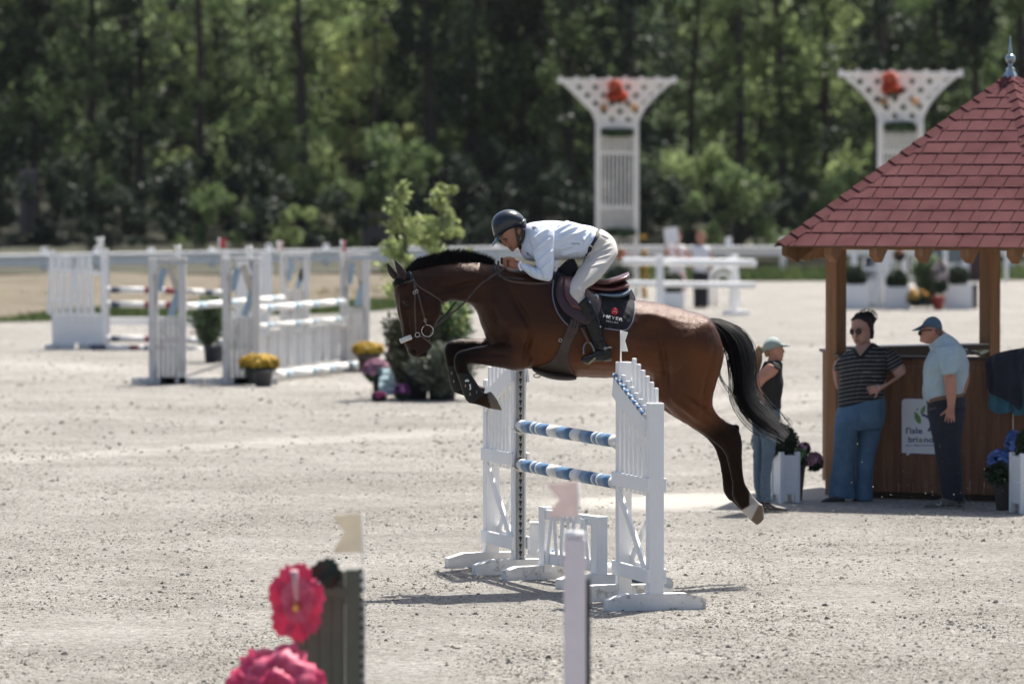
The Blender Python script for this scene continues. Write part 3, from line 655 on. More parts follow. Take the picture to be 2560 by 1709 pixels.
for i in range(9): m.box((r.uniform(-.12, .12), r.uniform(-.08, .08), .02 + r.uniform(0, .04)), (.10, .06, .012), Matrix.Rotation(r.uniform(-.5, .5), 3, 'Y') @ Matrix.Rotation(r.uniform(0, 3), 3, 'Z'))
kind(m.build('foil', M('pale_foil', (.35, .50, .58), .25, .2, metal=.5, col2=(.5, .45, .15), vs_=9), t, False))
# ================================================================= HORSE
HK = .285
def HD(px): return 42.25 + (px - 1500) / 340. * HK
BAY = M('bay_coat', (1, 1, 1), .37, .10, 9., attr='Col', bump=.5, bs=140, spec=.30, tint=(.72, .50, .40), stretch=(1, 1, .5))
BLACKHAIR = M('black_hair', (.0045, .0042, .0042), .6, .4, 20., spec=.18)
def horse_col(c):
    px, py = proj(c); n = len(px); k = np.array([noise.noise(Vector((a / 55., b / 45., 1.5))) for a, b in zip(px, py)]) * .5
    sm = lambda x, a, b: np.clip((x - a) / (b - a), 0, 1) ** 2 * (3 - 2 * np.clip((x - a) / (b - a), 0, 1))
    red = np.array([.118, .037, .0095]); dark = np.array([.027, .0095, .0050]); blk = np.array([.0085, .0065, .006]); head = np.array([.027, .0115, .0075])
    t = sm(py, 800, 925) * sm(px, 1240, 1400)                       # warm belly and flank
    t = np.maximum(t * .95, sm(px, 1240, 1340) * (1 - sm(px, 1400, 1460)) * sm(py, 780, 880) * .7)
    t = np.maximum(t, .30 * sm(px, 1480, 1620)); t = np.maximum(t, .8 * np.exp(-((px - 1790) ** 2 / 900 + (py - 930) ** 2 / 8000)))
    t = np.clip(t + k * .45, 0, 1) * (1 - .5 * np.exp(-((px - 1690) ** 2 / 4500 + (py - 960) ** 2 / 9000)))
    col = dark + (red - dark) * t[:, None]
    h = 1 - sm(px, 1060, 1230); col = col + (head - col) * h[:, None]
    # black points: fore limbs below the forearm, hind limbs below the gaskin
    f = sm(py, 838, 856) * (1 - sm(px, 1150, 1250)) * (px > 1095); f = np.where(py < 835, 0, f)
    g = sm(py + .35 * (px - 1800), 1020, 1090) * (px > 1600); g = np.maximum(f, g); col = col + (blk * .7 - col) * (g * .95)[:, None]
    muz = sm(py, 845, 885) * (px < 1090); col = col + (np.array([.018, .012, .011]) - col) * (muz * .7)[:, None]
    s = (px - 1863) * .6 + (py - 1264) * .8 + k * 18; wh = sm(s, 0, 5) * (px > 1820) * (py > 1220); col = col + (np.array([.50, .47, .43]) - col) * wh[:, None]
    wh2 = sm(px, 1872, 1876) * (py > 1222) * (py < 1262); col = col + (np.array([.42, .39, .35]) - col) * (wh2 * .8)[:, None]
    hf = sm((px - 1872) * .9 + (py - 1285) * .45, 10, 13) * (py > 1262) * (px > 1820); col = col + (np.array([.17, .13, .09]) - col) * hf[:, None]
    ff = sm((px - 1221) * .95 - (py - 1000) * .25, 0, 2.5) * (py > 970) * (py < 1040) * (px < 1275); col = col + (np.array([.16, .135, .10]) - col) * ff[:, None]
    al = .40 - .30 * np.clip(g, 0, 1) - .16 * h * (1 - g) ; al = np.where(py < 690, .45, al)
    return np.c_[col, al]
def horse_fn(c, nn):
    px, py = proj(c); near = nn[:, 1] < .15; d = np.zeros(len(c))
    def g(x, y, rx, ry, ang, a):
        ca, sa = math.cos(rad(ang)), math.sin(rad(ang)); u = (px - x) * ca + (py - y) * sa; v = -(px - x) * sa + (py - y) * ca
        return a * np.exp(-(u / rx) ** 2 - (v / ry) ** 2)
    for q in ((1262, 800, 20, 70, -28, .020), (1300, 770, 10, 60, -30, -.016), (1235, 790, 8, 45, -12, -.014), (1275, 885, 30, 20, 0, .016), (1318, 868, 7, 40, 18, -.014),
              (1140, 720, 70, 7, -14, -.010), (1160, 745, 70, 10, 12, .008), (1180, 690, 90, 26, 8, .010),
              (1740, 850, 50, 60, 20, .018), (1662, 905, 9, 75, -6, -.016), (1690, 930, 22, 60, -10, .010), (1770, 960, 7, 60, 8, -.012), (1625, 835, 34, 30, 0, -.016), (1640, 795, 40, 16, 20, .012),
              (1725, 1030, 45, 8, 38, .012), (1752, 1012, 40, 4, 38, -.010), (1800, 1075, 26, 4, 48, -.008),
              (1560, 905, 60, 22, 10, .010), (1500, 860, 120, 14, 4, -.006), (1645, 985, 6, 40, -14, .012), (1240, 885, 40, 4, 8, -.006), (1200, 893, 34, 4, 8, .006),
              (1017, 752, 17, 7, -20, .007), (1017, 763, 8, 6, 0, -.012), (1006, 778, 4, 40, -8, .008), (1050, 772, 26, 28, 0, .010), (1020, 812, 5, 34, -6, -.006), (1048, 808, 3, 40, 14, .006), (1061, 800, 3, 36, 18, -.005),
              (1033, 879, 6, 4.2, 50, -.024), (1027, 873, 5, 9, 30, .006), (1060, 884, 12, 1.6, -22, -.010), (1066, 890, 8, 4, 0, .006)): d += g(*q)
    k = np.array([noise.noise(Vector((a / 22., b / 30., .4))) + .5 * noise.noise(Vector((a / 9., b / 12., 4.4))) for a, b in zip(px, py)])
    d += k * .0022
    # fine vertical creases in front of the shoulder and round the girth
    return c + nn * (d * 2.2 * near)[:, None]
horse = thing('horse', 'dark bay horse in mid-leap over the blue and white poles, one white hind sock', 'horse', tuple(P(1500, 800, 42.25)))
mb = MB()
loft(mb, [(1004, 690, 1062, 722, .07), (1026, 670, 1086, 748, .08), (1050, 664, 1108, 757, .085), (1085, 655, 1128, 750, .088), (1125, 651, 1150, 750, .09), (1165, 651, 1176, 758, .105),
          (1208, 654, 1192, 782, .13), (1245, 663, 1204, 815, .16), (1290, 671, 1218, 852, .20), (1335, 677, 1246, 886, .235), (1385, 676, 1300, 914, .26), (1430, 690, 1350, 928, .28),
          (1480, 715, 1420, 941, .30), (1540, 740, 1500, 945, .315), (1590, 749, 1565, 942, .315), (1640, 755, 1625, 945, .305), (1690, 768, 1685, 960, .295), (1735, 783, 1732, 950, .27), (1775, 801, 1772, 925, .22), (1797, 835, 1799, 888, .12)], HD, 4, 28, .93)
# head
loft(mb, [(996, 684, 1048, 672, .055), (985, 708, 1066, 704, .092), (984, 728, 1086, 735, .105), (988, 750, 1104, 764, .108), (993, 774, 1101, 788, .096), (998, 800, 1091, 808, .078),
          (1003, 825, 1080, 828, .064), (1007, 845, 1074, 846, .058), (1013, 864, 1078, 859, .062), (1021, 882, 1074, 874, .060), (1031, 891, 1066, 886, .045), (1042, 895, 1058, 892, .022)], HD, 4, 22, .9)
ball(mb, 1072, 775, HD(1072), .085, .085, .10)
ball(mb, 1017, 754, HD(1017), .03, .112, .022, 20)
ball(mb, 1071, 866, HD(1071), .026, .04, .02)
# near hind leg, far hind leg
hl = [(1670, 800, 1745, 796, .02), (1645, 835, 1785, 818, .09), (1628, 890, 1808, 878, .13), (1634, 945, 1802, 922, .13), (1652, 1000, 1789, 965, .115), (1690, 1043, 1782, 1000, .095), (1735, 1071, 1785, 1022, .07), (1772, 1095, 1808, 1049, .052),
      (1800, 1118, 1841, 1066, .05), (1814, 1137, 1855, 1098, .046), (1821, 1158, 1855, 1135, .037), (1826, 1185, 1857, 1170, .031), (1831, 1212, 1861, 1203, .032), (1832, 1243, 1872, 1224, .038), (1848, 1268, 1886, 1243, .032),
      (1862, 1284, 1899, 1256, .040), (1878, 1300, 1908, 1264, .048), (1893, 1313, 1910, 1296, .045)]
loft(mb, [q + (-.14,) for q in hl], HD, 4, 20)
ball(mb, 1838, 1070, HD(1838) - .14, .035, .03, .03)
loft(mb, [(a - 30 + i * 0.6, b - 16, c - 30 + i * .6, e - 16, f * .95, .15) for i, (a, b, c, e, f) in enumerate(hl[3:15])], HD, 4, 20)
loft(mb, [(a - 24, b - 22, c - 24, e - 22, f * .95, .15) for (a, b, c, e, f) in hl[14:]], HD, 4, 16)
loft(mb, [(1590, 930, 1660, 905, .12, .05), (1618, 962, 1680, 940, .10, .06), (1640, 1000, 1690, 975, .08, .1), (1662, 1022, 1710, 1000, .07, .14)], HD, 4, 16)
# near foreleg
loft(mb, [(1230, 760, 1300, 800, .06, -.10), (1238, 800, 1322, 860, .09, -.11), (1262, 845, 1326, 914, .095, -.12), (1250, 856, 1290, 926, .085, -.13), (1225, 861, 1245, 918, .07, -.14), (1198, 865, 1212, 912, .058, -.14), (1170, 871, 1184, 910, .05, -.14),
          (1148, 877, 1172, 909, .05, -.14), (1137, 888, 1168, 914, .05, -.14), (1134, 905, 1169, 918, .045, -.14), (1137, 925, 1172, 927, .037, -.14), (1146, 942, 1178, 940, .032, -.14), (1153, 962, 1188, 955, .032, -.14), (1160, 984, 1198, 970, .034, -.14),
          (1170, 1003, 1208, 979, .040, -.14), (1186, 1010, 1211, 981, .036, -.14), (1204, 1014, 1214, 984, .034, -.14), (1220, 1020, 1219, 981, .042, -.14), (1238, 1024, 1228, 980, .05, -.14), (1257, 1027, 1242, 997, .052, -.14)], HD, 4, 20)
# far foreleg
loft(mb, [(1262, 820, 1300, 890, .08, .12), (1215, 843, 1235, 898, .08, .14), (1170, 846, 1180, 892, .062, .14), (1142, 847, 1158, 887, .052, .14), (1120, 856, 1150, 890, .05, .14), (1111, 875, 1148, 897, .048, .14), (1113, 895, 1147, 905, .04, .14), (1119, 922, 1149, 926, .033, .14),
          (1125, 950, 1156, 947, .033, .14), (1131, 973, 1164, 961, .038, .14), (1144, 984, 1176, 964, .036, .14), (1166, 990, 1190, 964, .034, .14), (1186, 995, 1200, 962, .044, .14), (1202, 1000, 1214, 968, .046, .14)], HD, 4, 18)
body, HB = organic('body', mb, BAY, horse, .0085, 4, horse_fn, horse_col)
# eye
me_ = MB(); q, _ = onto(HB, 1017.5, 761, -.012); me_.ell(q, (.021, .018, .018)); me_.build('eye', M('wet_eye', (.006, .004, .003), .05, 0, spec=.9, coat=1), horse)
lid = MB(); C = [(1009, 763), (1013, 757.5), (1019, 756.5), (1025, 762)]; lid.tube([onto(HB, a, b, .004)[0] for a, b in cr(C, 3)], .006, 6); C = [(1009, 763), (1014, 766.5), (1020, 766.5), (1025, 762)]; lid.tube([onto(HB, a, b, .003)[0] for a, b in cr(C, 3)], .005, 6); lid.build('eyelid', M('dark_skin', (.012, .008, .007), .45), horse)
# ears: open leaf-shaped cups
EAR = M('ear_coat', (.020, .0085, .0055), .55, .2, 20.)
def ear(tip, b1, b2, dep, lean):
    m = MB(); n = 9; v = []
    for i in range(n):
        t = i / (n - 1); w_ = (math.sin(math.pi * (.16 + .84 * t) ** .8) * .9 + .1) if t < 1 else 0; w_ = max(.02, (1 - t) ** .55 * (.75 + .9 * t * (1 - t) * 1.6))
        cx = (b1[0] + b2[0]) / 2 * (1 - t) + tip[0] * t + lean * math.sin(math.pi * t); cy = (b1[1] + b2[1]) / 2 * (1 - t) + tip[1] * t
        hw = math.hypot(b2[0] - b1[0], b2[1] - b1[1]) / 2 * w_; ux, uy = (b2[0] - b1[0]), (b2[1] - b1[1]); L = math.hypot(ux, uy); ux /= L; uy /= L
        for lay in (0, 1):
            for j in range(9):
                a = math.pi * (j / 8 - .5) * 1.5; s = math.sin(a); q = P(cx + ux * hw * s, cy + uy * hw * s, dep + (.028 * w_) * (1 - math.cos(a)) * 1. * (1 if not lay else .82) - (0 if not lay else -.004)); v.append(q)
    f = []; K = 18
    for i in range(n - 1):
        for j in range(8):
            a = i * K + j; f.append((a, a + 1, a + K + 1, a + K)); b = a + 9; f.append((b, b + K, b + K + 1, b + 1))
        for j in (0, 8): a = i * K + j; f.append((a, a + K, a + K + 9, a + 9))
    m.add(v, f, True); return m.build('ear', EAR, horse)
ear((986.5, 650), (997, 704), (1024, 698), HD(1010) - .07, 3)
ear((968, 657), (982, 700), (1003, 690), HD(1000) + .05, -2)
# mane: short pulled hairs standing along the crest, forelock
crest = cr([(1012, 684), (1030, 670), (1047, 664), (1085, 656), (1125, 652), (1165, 652), (1208, 656), (1240, 664)], 20)
def hairs(m, base, tipf, n, w0, seed, seg=3, dj=.03, D=HD):
    r = random.Random(seed); v = []; f = []
    for _ in range(n):
        u = r.random() * (len(base) - 1); i = int(u); t = u - i; b = base[i] * (1 - t) + base[min(i + 1, len(base) - 1)] * t
        pts = tipf(b, r, u / (len(base) - 1)); dy = r.gauss(0, dj); o = len(v); k = len(pts)
        for q, (x, y) in enumerate(pts):
            ww = w0 * (1 - q / (k - 1)) ** .6 * r.uniform(.7, 1.2); v += [P(x - ww, y, D(x) + dy), P(x + ww, y - ww * .4, D(x) + dy - .004)]
        for q in range(k - 1): f.append((o + 2 * q, o + 2 * q + 1, o + 2 * q + 3, o + 2 * q + 2))
    m.add(v, f)
mm = MB()
def mt(b, r, u):
    h = (7 + 19 * math.sin(math.pi * min(1, u * 1.02)) ** .7 + (6 if u > .5 else 0)) * r.uniform(.45, 1.22) * (.3 if u > .96 else 1); lx = r.uniform(-.05, .55) * h; y0 = b[1] + r.uniform(-1, 10)
    return [(b[0], y0), (b[0] + lx * .3, y0 - h * .5), (b[0] + lx, y0 - h)]
hairs(mm, crest, mt, 5200, 1.1, 21, dj=.016)
def mt2(b, r, u):
    h = r.uniform(3, 8); return [(b[0], b[1] + r.uniform(-4, 2)), (b[0] + r.uniform(-2, 3), b[1] + h * .5), (b[0] + r.uniform(-3, 4), b[1] + h)]
hairs(mm, crest[8:], mt2, 900, .9, 22, dj=.006, D=lambda x: HD(x) - .045)
def mt3(b, r, u):
    x = r.uniform(990, 1030); return [(x, r.uniform(694, 704)), (x - r.uniform(2, 9), 708 + r.uniform(-4, 4)), (x - r.uniform(4, 16), 716 + r.uniform(-8, 3))]
hairs(mm, crest, mt3, 300, 1., 23, dj=.03, D=lambda x: HD(x) - .03)
def mt4(b, r, u):
    x = r.uniform(1002, 1022); return [(x, 688), (x + r.uniform(2, 8), 676 - r.uniform(0, 5)), (x + r.uniform(4, 20), 668 - r.uniform(-4, 10))]
hairs(mm, crest, mt4, 26, .5, 24, dj=.02)
mm.build('mane', BLACKHAIR, horse)
# tail
TG = cr([(1772, 800, 9), (1795, 808, 15), (1828, 834, 22), (1848, 868, 27), (1858, 910, 27), (1860, 950, 24), (1866, 990, 27), (1892, 1030, 27), (1926, 1062, 24), (1955, 1086, 15)], 5)
tm = MB(); loft(tm, [(1768, 800, 1776, 812, .03), (1788, 803, 1780, 828, .035), (1815, 820, 1796, 850, .035), (1836, 845, 1816, 880, .03), (1850, 880, 1834, 905, .02), (1858, 920, 1846, 925, .01)], HD, 3, 12)
r = random.Random(31); v = []; f = []
for i in range(1150):
    lat = max(-1.25, min(1.25, r.gauss(0, .44))); end = r.uniform(.5, .9) if r.random() < .65 else r.uniform(.8, 1.05); st = r.choice((0, 0, 0, .1, .2)); dy = r.gauss(0, .035); ph = r.uniform(0, 6.28); am = r.uniform(0, 2.2); o = len(v); N = 16; k = 0
    wv = r.uniform(.35, .85)
    for q in range(N):
        s = st + (end - st) * q / (N - 1); u = min(s, .9999) * (len(TG) - 1); a = int(u); g = TG[a] * (1 - u + a) + TG[min(a + 1, len(TG) - 1)] * (u - a); e = max(0, s - 1) * 300
        T = TG[min(a + 1, len(TG) - 1)] - TG[a]; L = math.hypot(T[0], T[1]) + 1e-6; nx, ny = -T[1] / L, T[0] / L; la = lat * g[2] * (.35 + .65 * min(1, s * 4)) * (1 + .3 * s * abs(lat)) + am * math.sin(ph + s * 9)
        x = g[0] + nx * la + T[0] / L * e; y = g[1] + ny * la + T[1] / L * e; ww = wv * 1.25 * (1 - .5 * q / (N - 1)); dd = HD(1800) + dy * (1 + s) + .02
        v += [P(x - nx * ww, y - ny * ww, dd), P(x + nx * ww, y + ny * ww, dd - .004)]
    for q in range(N - 1): f.append((o + 2 * q, o + 2 * q + 1, o + 2 * q + 3, o + 2 * q + 2))
for (pts) in ([(1812, 870), (1803, 900), (1800, 930), (1812, 960), (1838, 985)], [(1826, 880), (1822, 905), (1832, 940), (1838, 965)], [(1808, 875), (1798, 905), (1800, 940), (1820, 975), (1836, 1000)], [(1930, 1010), (1950, 1030), (1966, 1048), (1978, 1064)]):
    for _ in range(11):
        jx, jy = r.gauss(0, 3), r.gauss(0, 3); C = cr([(a + jx + r.gauss(0, 1.5), b + jy + r.gauss(0, 1.5)) for a, b in pts], 3); o = len(v); dd = HD(1820) + r.gauss(0, .02)
        for q, (x, y) in enumerate(C): ww = .45 * (1 - .6 * q / len(C)); v += [P(x - ww, y, dd), P(x + ww, y + ww * .3, dd)]
        for q in range(len(C) - 1): f.append((o + 2 * q, o + 2 * q + 1, o + 2 * q + 3, o + 2 * q + 2))
tm.add(v, f); tm.build('tail', BLACKHAIR, horse)
# ---- tendon boots
BOOT_B = M('black_neoprene', (.008, .008, .009), .5, .3, 30., spec=.3); SILV = M('polished_metal', (.62, .61, .58), .22, .1, metal=1.); WHT = M('white_print', (.6, .6, .58), .5)
TB, TB2 = None, None
def tboot(st, off, label, straps, shield):
    b = thing('tendon_boot', label, 'leg guard', tuple(P(st[2][0], st[2][1], HD(st[2][0]) + off))); m = MB(); loft(m, [q + (off,) for q in st], HD, 4, 20, .85); _, bv = organic('shell', m, BOOT_B, b, .006, 3)
    for s in straps:
        m = MB(); strap(m, s, 5.5, bv, .002, .004); m.build('strap', BOOT_B, b)
        m = MB()
        for t in (.3, .7):
            x = s[0][0] * (1 - t) + s[-1][0] * t; y = s[0][1] * (1 - t) + s[-1][1] * t; strap(m, [(x - 1.6, y - 1.9), (x + 1.6, y - 2.1)], 1., bv, .008, .002, 2); strap(m, [(x - 1.6, y + 1.9), (x + 1.6, y + 1.7)], 1., bv, .008, .002, 2)
        m.build('buckle', SILV, b)
    if shield:
        m = MB(); strap(m, [(1163, 953), (1168, 950), (1172, 953)], 5, bv, .006, .003); strap(m, [(1174, 960), (1176, 968), (1175, 974)], 3.5, bv, .006, .003); m.build('emblem', WHT, b)
tboot([(1140, 932, 1176, 932, .043), (1145, 944, 1181, 940, .045), (1151, 962, 1190, 954, .045), (1158, 984, 1200, 968, .046), (1166, 1001, 1208, 980, .05), (1176, 1009, 1210, 984, .045)], -.14, 'black tendon boot on the bay horse near foreleg, above the raised grey hoof', [[(1153, 966), (1168, 964), (1188, 960)], [(1163, 988), (1178, 985), (1204, 976)]], True)
tboot([(1115, 912, 1151, 915, .042), (1119, 925, 1153, 926, .044), (1123, 950, 1159, 947, .044), (1129, 973, 1168, 960, .048), (1137, 982, 1172, 964, .045)], .14, 'black tendon boot on the bay horse far foreleg, two rows of metal studs', [[(1120, 934), (1132, 931), (1150, 928)], [(1125, 955), (1138, 952), (1156, 948)]], False)
# ---- bridle
LEA = M('brown_leather', (.055, .030, .023), .42, .25, 30., spec=.5); LEAD = M('black_leather', (.011, .009, .009), .4, .25, 30., spec=.5)
br = thing('bridle', 'dark leather bridle with white fleece noseband and loose ring bit on the bay horse', 'bridle', tuple(P(1040, 780, HD(1040) - .1)))
def st(name, pts, w_, mat=LEA, par=br, off=.004, th=.006, bv=None):
    m = MB(); strap(m, pts, w_, bv or HB, off, th); return m.build(name, mat, par)
st('headpiece', [(1016, 671), (1024, 683), (1032, 699)], 7.5, LEAD); st('headpiece', [(1019, 671), (1028, 684), (1035, 700)], 2, SILV, off=.009, th=.002)
st('browband', [(986, 717), (998, 711), (1016, 705), (1034, 701)], 5.5)
st('cheekpiece', [(1034, 701), (1037, 730), (1037, 770), (1040, 835)], 4.2)
st('cheekpiece', [(1034, 706), (1044, 730), (1056, 775), (1066, 812)], 4.6)
st('throatlash', [(1036, 702), (1048, 717), (1078, 735), (1102, 752), (1109, 762)], 4.2)
st('noseband', [(1018, 845), (1036, 842), (1052, 840), (1064, 848), (1076, 858)], 4.6)
m = MB(); m.tube([P(a, b, HD(a) - .075) for a, b in cr([(1001, 853), (1012, 848), (1028, 842)], 4)], .019, 10); m.build('fleece', M('fleece', (.72, .68, .62), .95, .1, 60., bump=1., bs=90), br)
def ring(px, py, r_, t=.003, par=br, off=.012, name='ring', mat=SILV):
    c, _ = onto(HB, px, py, off); m = MB(); m.tube([c + Vector((math.cos(a) * r_, 0, math.sin(a) * r_)) for a in np.linspace(0, 2 * math.pi, 21)], t, 6); m.build(name, mat, par)
ring(1043.8, 836.5, .017); ring(1068.5, 826.5, .043, .0035, name='bit_ring')
for a, b in ((1036, 731), (1042, 728), (1063, 800)):
    c, _ = onto(HB, a, b, .014); m = MB(); m.tube([c + Vector((math.cos(t) * .010, 0, math.sin(t) * .012)) for t in np.linspace(0, 6.283, 11)], .0022, 5); m.build('buckle', SILV, br)
# reins, neck strap, martingale
rn = thing('reins', 'dark leather reins running from the bit ring to the rider hands', 'reins', tuple(P(1160, 740, HD(1160) - .12)))
def freestrap(name, pts, w_, mat, par, th=.004):
    m = MB(); C = cr(pts, 5); k = len(C); v = []
    for i, p in enumerate(C):
        t = C[min(i + 1, k - 1)] - C[max(i - 1, 0)]; L = math.hypot(t[0], t[1]); nx, ny = -t[1] / L * w_ / 2, t[0] / L * w_ / 2
        for s, o in ((-1, 0), (-1, -th), (1, -th), (1, 0)): v.append(P(p[0] + s * nx, p[1] + s * ny, p[2] + o))
    f = [(i * 4 + j, i * 4 + (j + 1) % 4, i * 4 + 4 + (j + 1) % 4, i * 4 + 4 + j) for i in range(k - 1) for j in range(4)] + [(3, 2, 1, 0), tuple((k - 1) * 4 + j for j in range(4))]
    m.add(v, f); return m.build(name, mat, par)
freestrap('rein', [(1084, 820, HD(1080) - .14), (1115, 795, HD(1115) - .16), (1160, 757, HD(1160) - .17), (1200, 712, HD(1200) - .18), (1240, 684, HD(1240) - .20), (1264, 668, HD(1264) - .2)], 4.6, LEA, rn)
freestrap('rein', [(1086, 812, HD(1080) + .10), (1115, 785, HD(1115) + .12), (1144, 750, HD(1144) + .13), (1200, 700, HD(1200) + .1)], 3.6, LEAD, rn)
for x, y, dx in ((1244, 679, -.21), (1217, 700, -.19), (1181, 734, -.178)): freestrap('rein_stop', [(x - 4, y + 3, HD(x) + dx), (x, y, HD(x) + dx), (x + 4, y - 3, HD(x) + dx)], 6.6, LEAD, rn, .01)
m = MB(); m.tube([P(a, b, HD(a) - .10) for a, b in ((1100, 780), (1106, 786), (1112, 790))], .008, 8); m.build('rein_stop', LEAD, rn)
mg = thing('breastplate', 'black leather neck strap round the base of the horse neck', 'neck strap', tuple(P(1252, 680, HD(1250) - .15)))
st('neck_strap', [(1246, 652), (1246, 668), (1250, 686), (1268, 700), (1300, 706), (1345, 709), (1384, 704)], 5.5, LEA, mg); st('neck_strap', [(1236, 656), (1239, 676), (1247, 690), (1272, 694), (1310, 698)], 4.5, LEAD, mg, .006)
m = MB(); m.box(P(1255, 652, HD(1255) - .04), (.022, .05, .05), bev=.006); m.build('grip_tab', LEAD, mg)

# ---- saddle pad, saddle, girth
PADM = M('black_quilted_cloth', (.010, .010, .014), .8, .2, 50., spec=.2, sheen=.08); BIND = M('grey_binding', (.17, .165, .20), .7); MAR = M('maroon_leather', (.075, .020, .024), .33, .2, 12., spec=.5, coat=.15); MARD = M('dark_maroon_leather', (.040, .014, .018), .36, .2, 12., spec=.5)
pad = thing('saddle_pad', 'black quilted saddle pad with grey binding and red round emblem', 'saddle pad', tuple(P(1480, 770, 42)))
fr = [(1396, 668), (1387, 690), (1382, 720), (1383, 748), (1393, 778), (1408, 800), (1428, 822)]; rr = [(1574, 722), (1583, 738), (1587, 757), (1585, 785), (1577, 810), (1560, 824), (1512, 819)]
m = MB(); PB = patch(m, fr, rr, [HB], .004, .010, 52, 34, .010); m.build('pad_cloth', PADM, pad)
st('binding', [(1384, 700), (1381.5, 722), (1383, 749), (1393, 779), (1408, 801), (1420, 813)], 3.2, BIND, pad, .0045, .014)
st('binding', [(1577, 724), (1585, 740), (1588, 757), (1586, 786), (1577, 812), (1559, 825.5), (1512, 820)], 3.4, BIND, pad, .0045, .014)
m = MB(); c, _ = onto(PB, 1536.5, 778.5, .020); m.lathe([(.0, -.002), (.026, -.002), (.026, .002), (.0, .002)], (0, 0, 0), 24)
m.v = [tuple(c + Vector((p[0], p[2], p[1]))) for p in m.v]; m.build('emblem', M('red_print', (.48, .012, .02), .5), pad)
m = MB(); strap(m, [(1532, 782), (1533.5, 774.5), (1536.5, 779.5), (1540, 775), (1541, 783)], .9, [PB], .026, .002, 2); m.build('emblem_letter', WHT, pad)
m = MB(); text_on(m, 'MEYER', 1532.5, 794.2, 50, [PB], 11.5, .024, .9, .0, hpx=7.6); m.build('lettering', WHT, pad)
m = MB(); text_on(m, 'SELLES', 1530.5, 804.2, 31, [PB], 10, .023, 1., .0, hpx=3.6); m.build('lettering', WHT, pad)
sd = thing('saddle', 'maroon leather jumping saddle with a pale blue gel layer under the seat', 'saddle', tuple(P(1460, 740, 42)))
m = MB(); patch(m, [(1400, 690), (1391, 715), (1391, 742), (1402, 768), (1418, 786), (1438, 799)], [(1510, 700), (1506, 725), (1504, 750), (1500, 775), (1488, 800), (1462, 812)], [HB, PB], .018, .014, 18, 18); m.build('flap', MARD, sd)
m = MB(); patch(m, [(1412, 690), (1408, 715), (1413, 742), (1430, 770)], [(1440, 690), (1438, 715), (1444, 745), (1455, 775)], [HB, PB], .034, .022, 8, 12); m.build('knee_roll', MAR, sd)
m = MB(); loft(m, [(1425, 668, 1420, 700, .05), (1450, 684, 1450, 712, .12), (1490, 696, 1492, 716, .17), (1515, 697, 1516, 716, .20), (1545, 689, 1546, 709, .21), (1563, 682, 1567, 702, .19), (1573, 679, 1575, 693, .14)], HD, 4, 20); organic('seat', m, MAR, sd, .007, 3)
m = MB(); loft(m, [(1440, 700, 1440, 722, .17), (1490, 710, 1490, 730, .21), (1525, 713, 1528, 732, .22), (1560, 704, 1564, 725, .21), (1571, 704, 1573, 718, .16)], HD, 4, 20); organic('panel', m, M('red_brown_leather', (.12, .028, .022), .3, .2, spec=.5, coat=.2), sd, .007, 3)
m = MB(); loft(m, [(1495, 728, 1495, 739, .24), (1530, 730, 1530, 744, .245), (1556, 726, 1559, 742, .24), (1572, 718, 1576, 731, .22)], HD, 4, 20); organic('gel_pad', m, M('blue_grey_gel', (.13, .20, .27), .35, .1), sd, .006, 2)
m = MB(); loft(m, [(1398, 668, 1396, 700, .09), (1415, 652, 1412, 700, .12), (1432, 645, 1436, 700, .12), (1444, 662, 1446, 705, .11)], HD, 4, 18); organic('half_pad', m, PADM, sd, .008, 3)
c, _ = onto(PB, 1490.5, 741, .040); m = MB(); m.lathe([(.0, -.002), (.019, -.002), (.019, .002), (.0, .002)], (0, 0, 0), 20); m.v = [tuple(c + Vector((p[0], p[2], p[1]))) for p in m.v]; m.build('badge', M('pale_blue_print', (.42, .55, .62), .5), sd)
m = MB(); m2 = text_mesh('W', 1.); xs = [p[0] for p in m2[0]]; ys = [p[1] for p in m2[0]]; s = .022 / (max(xs) - min(xs)); m.add([c + Vector(((p[0] - sum((min(xs), max(xs))) / 2) * s, -.004, (p[1] - .35) * s)) for p in m2[0]], m2[1]); m.build('badge_letter', M('navy_print', (.02, .035, .10), .5), sd)
gi = thing('girth', 'brown leather stud girth with belly guard under the horse', 'girth', tuple(P(1400, 880, 42)))
GLEA = M('worn_brown_leather', (.050, .034, .027), .48, .25, 14., spec=.4, bump=.4, bs=60)
m = MB(); patch(m, [(1424, 806), (1416, 822), (1403, 856), (1388, 888), (1368, 908), (1330, 921)], [(1452, 806), (1444, 826), (1427, 866), (1421, 900), (1428, 922), (1440, 944)], [HB], .006, .010, 16, 22); m.build('belly_guard', GLEA, gi)
m = MB(); loft(m, [(1328, 918, 1332, 926, .10), (1350, 921, 1350, 938, .13), (1384, 930, 1382, 948, .15), (1420, 935, 1420, 951, .15), (1440, 938, 1442, 948, .12)], HD, 4, 16, .8); organic('belly_guard', m, GLEA, gi, .007, 3)
for i in range(3): x = 1428 + i * 8.5; st('girth_strap', [(x + 3, 798), (x - 1, 812), (x - 7, 832)], 6.5, LEA, gi, .018, .006)
c, _ = onto(HB, 1401, 850, .012); m = MB(); m.tube([c + Vector((math.cos(t) * .012, 0, math.sin(t) * .012)) for t in np.linspace(0, 6.283, 13)], .0025, 5); m.build('ring', SILV, gi)
m = MB(); m.tube([P(a, b, HD(a) - .02) for a, b in cr([(1356, 936), (1345, 934), (1335, 937), (1336, 942), (1347, 943), (1352, 938)], 4)], .0035, 6); m.build('hook', LEAD, gi)
SL, SLB = [(1436, 790), (1448, 812), (1458, 835), (1470, 858)], None
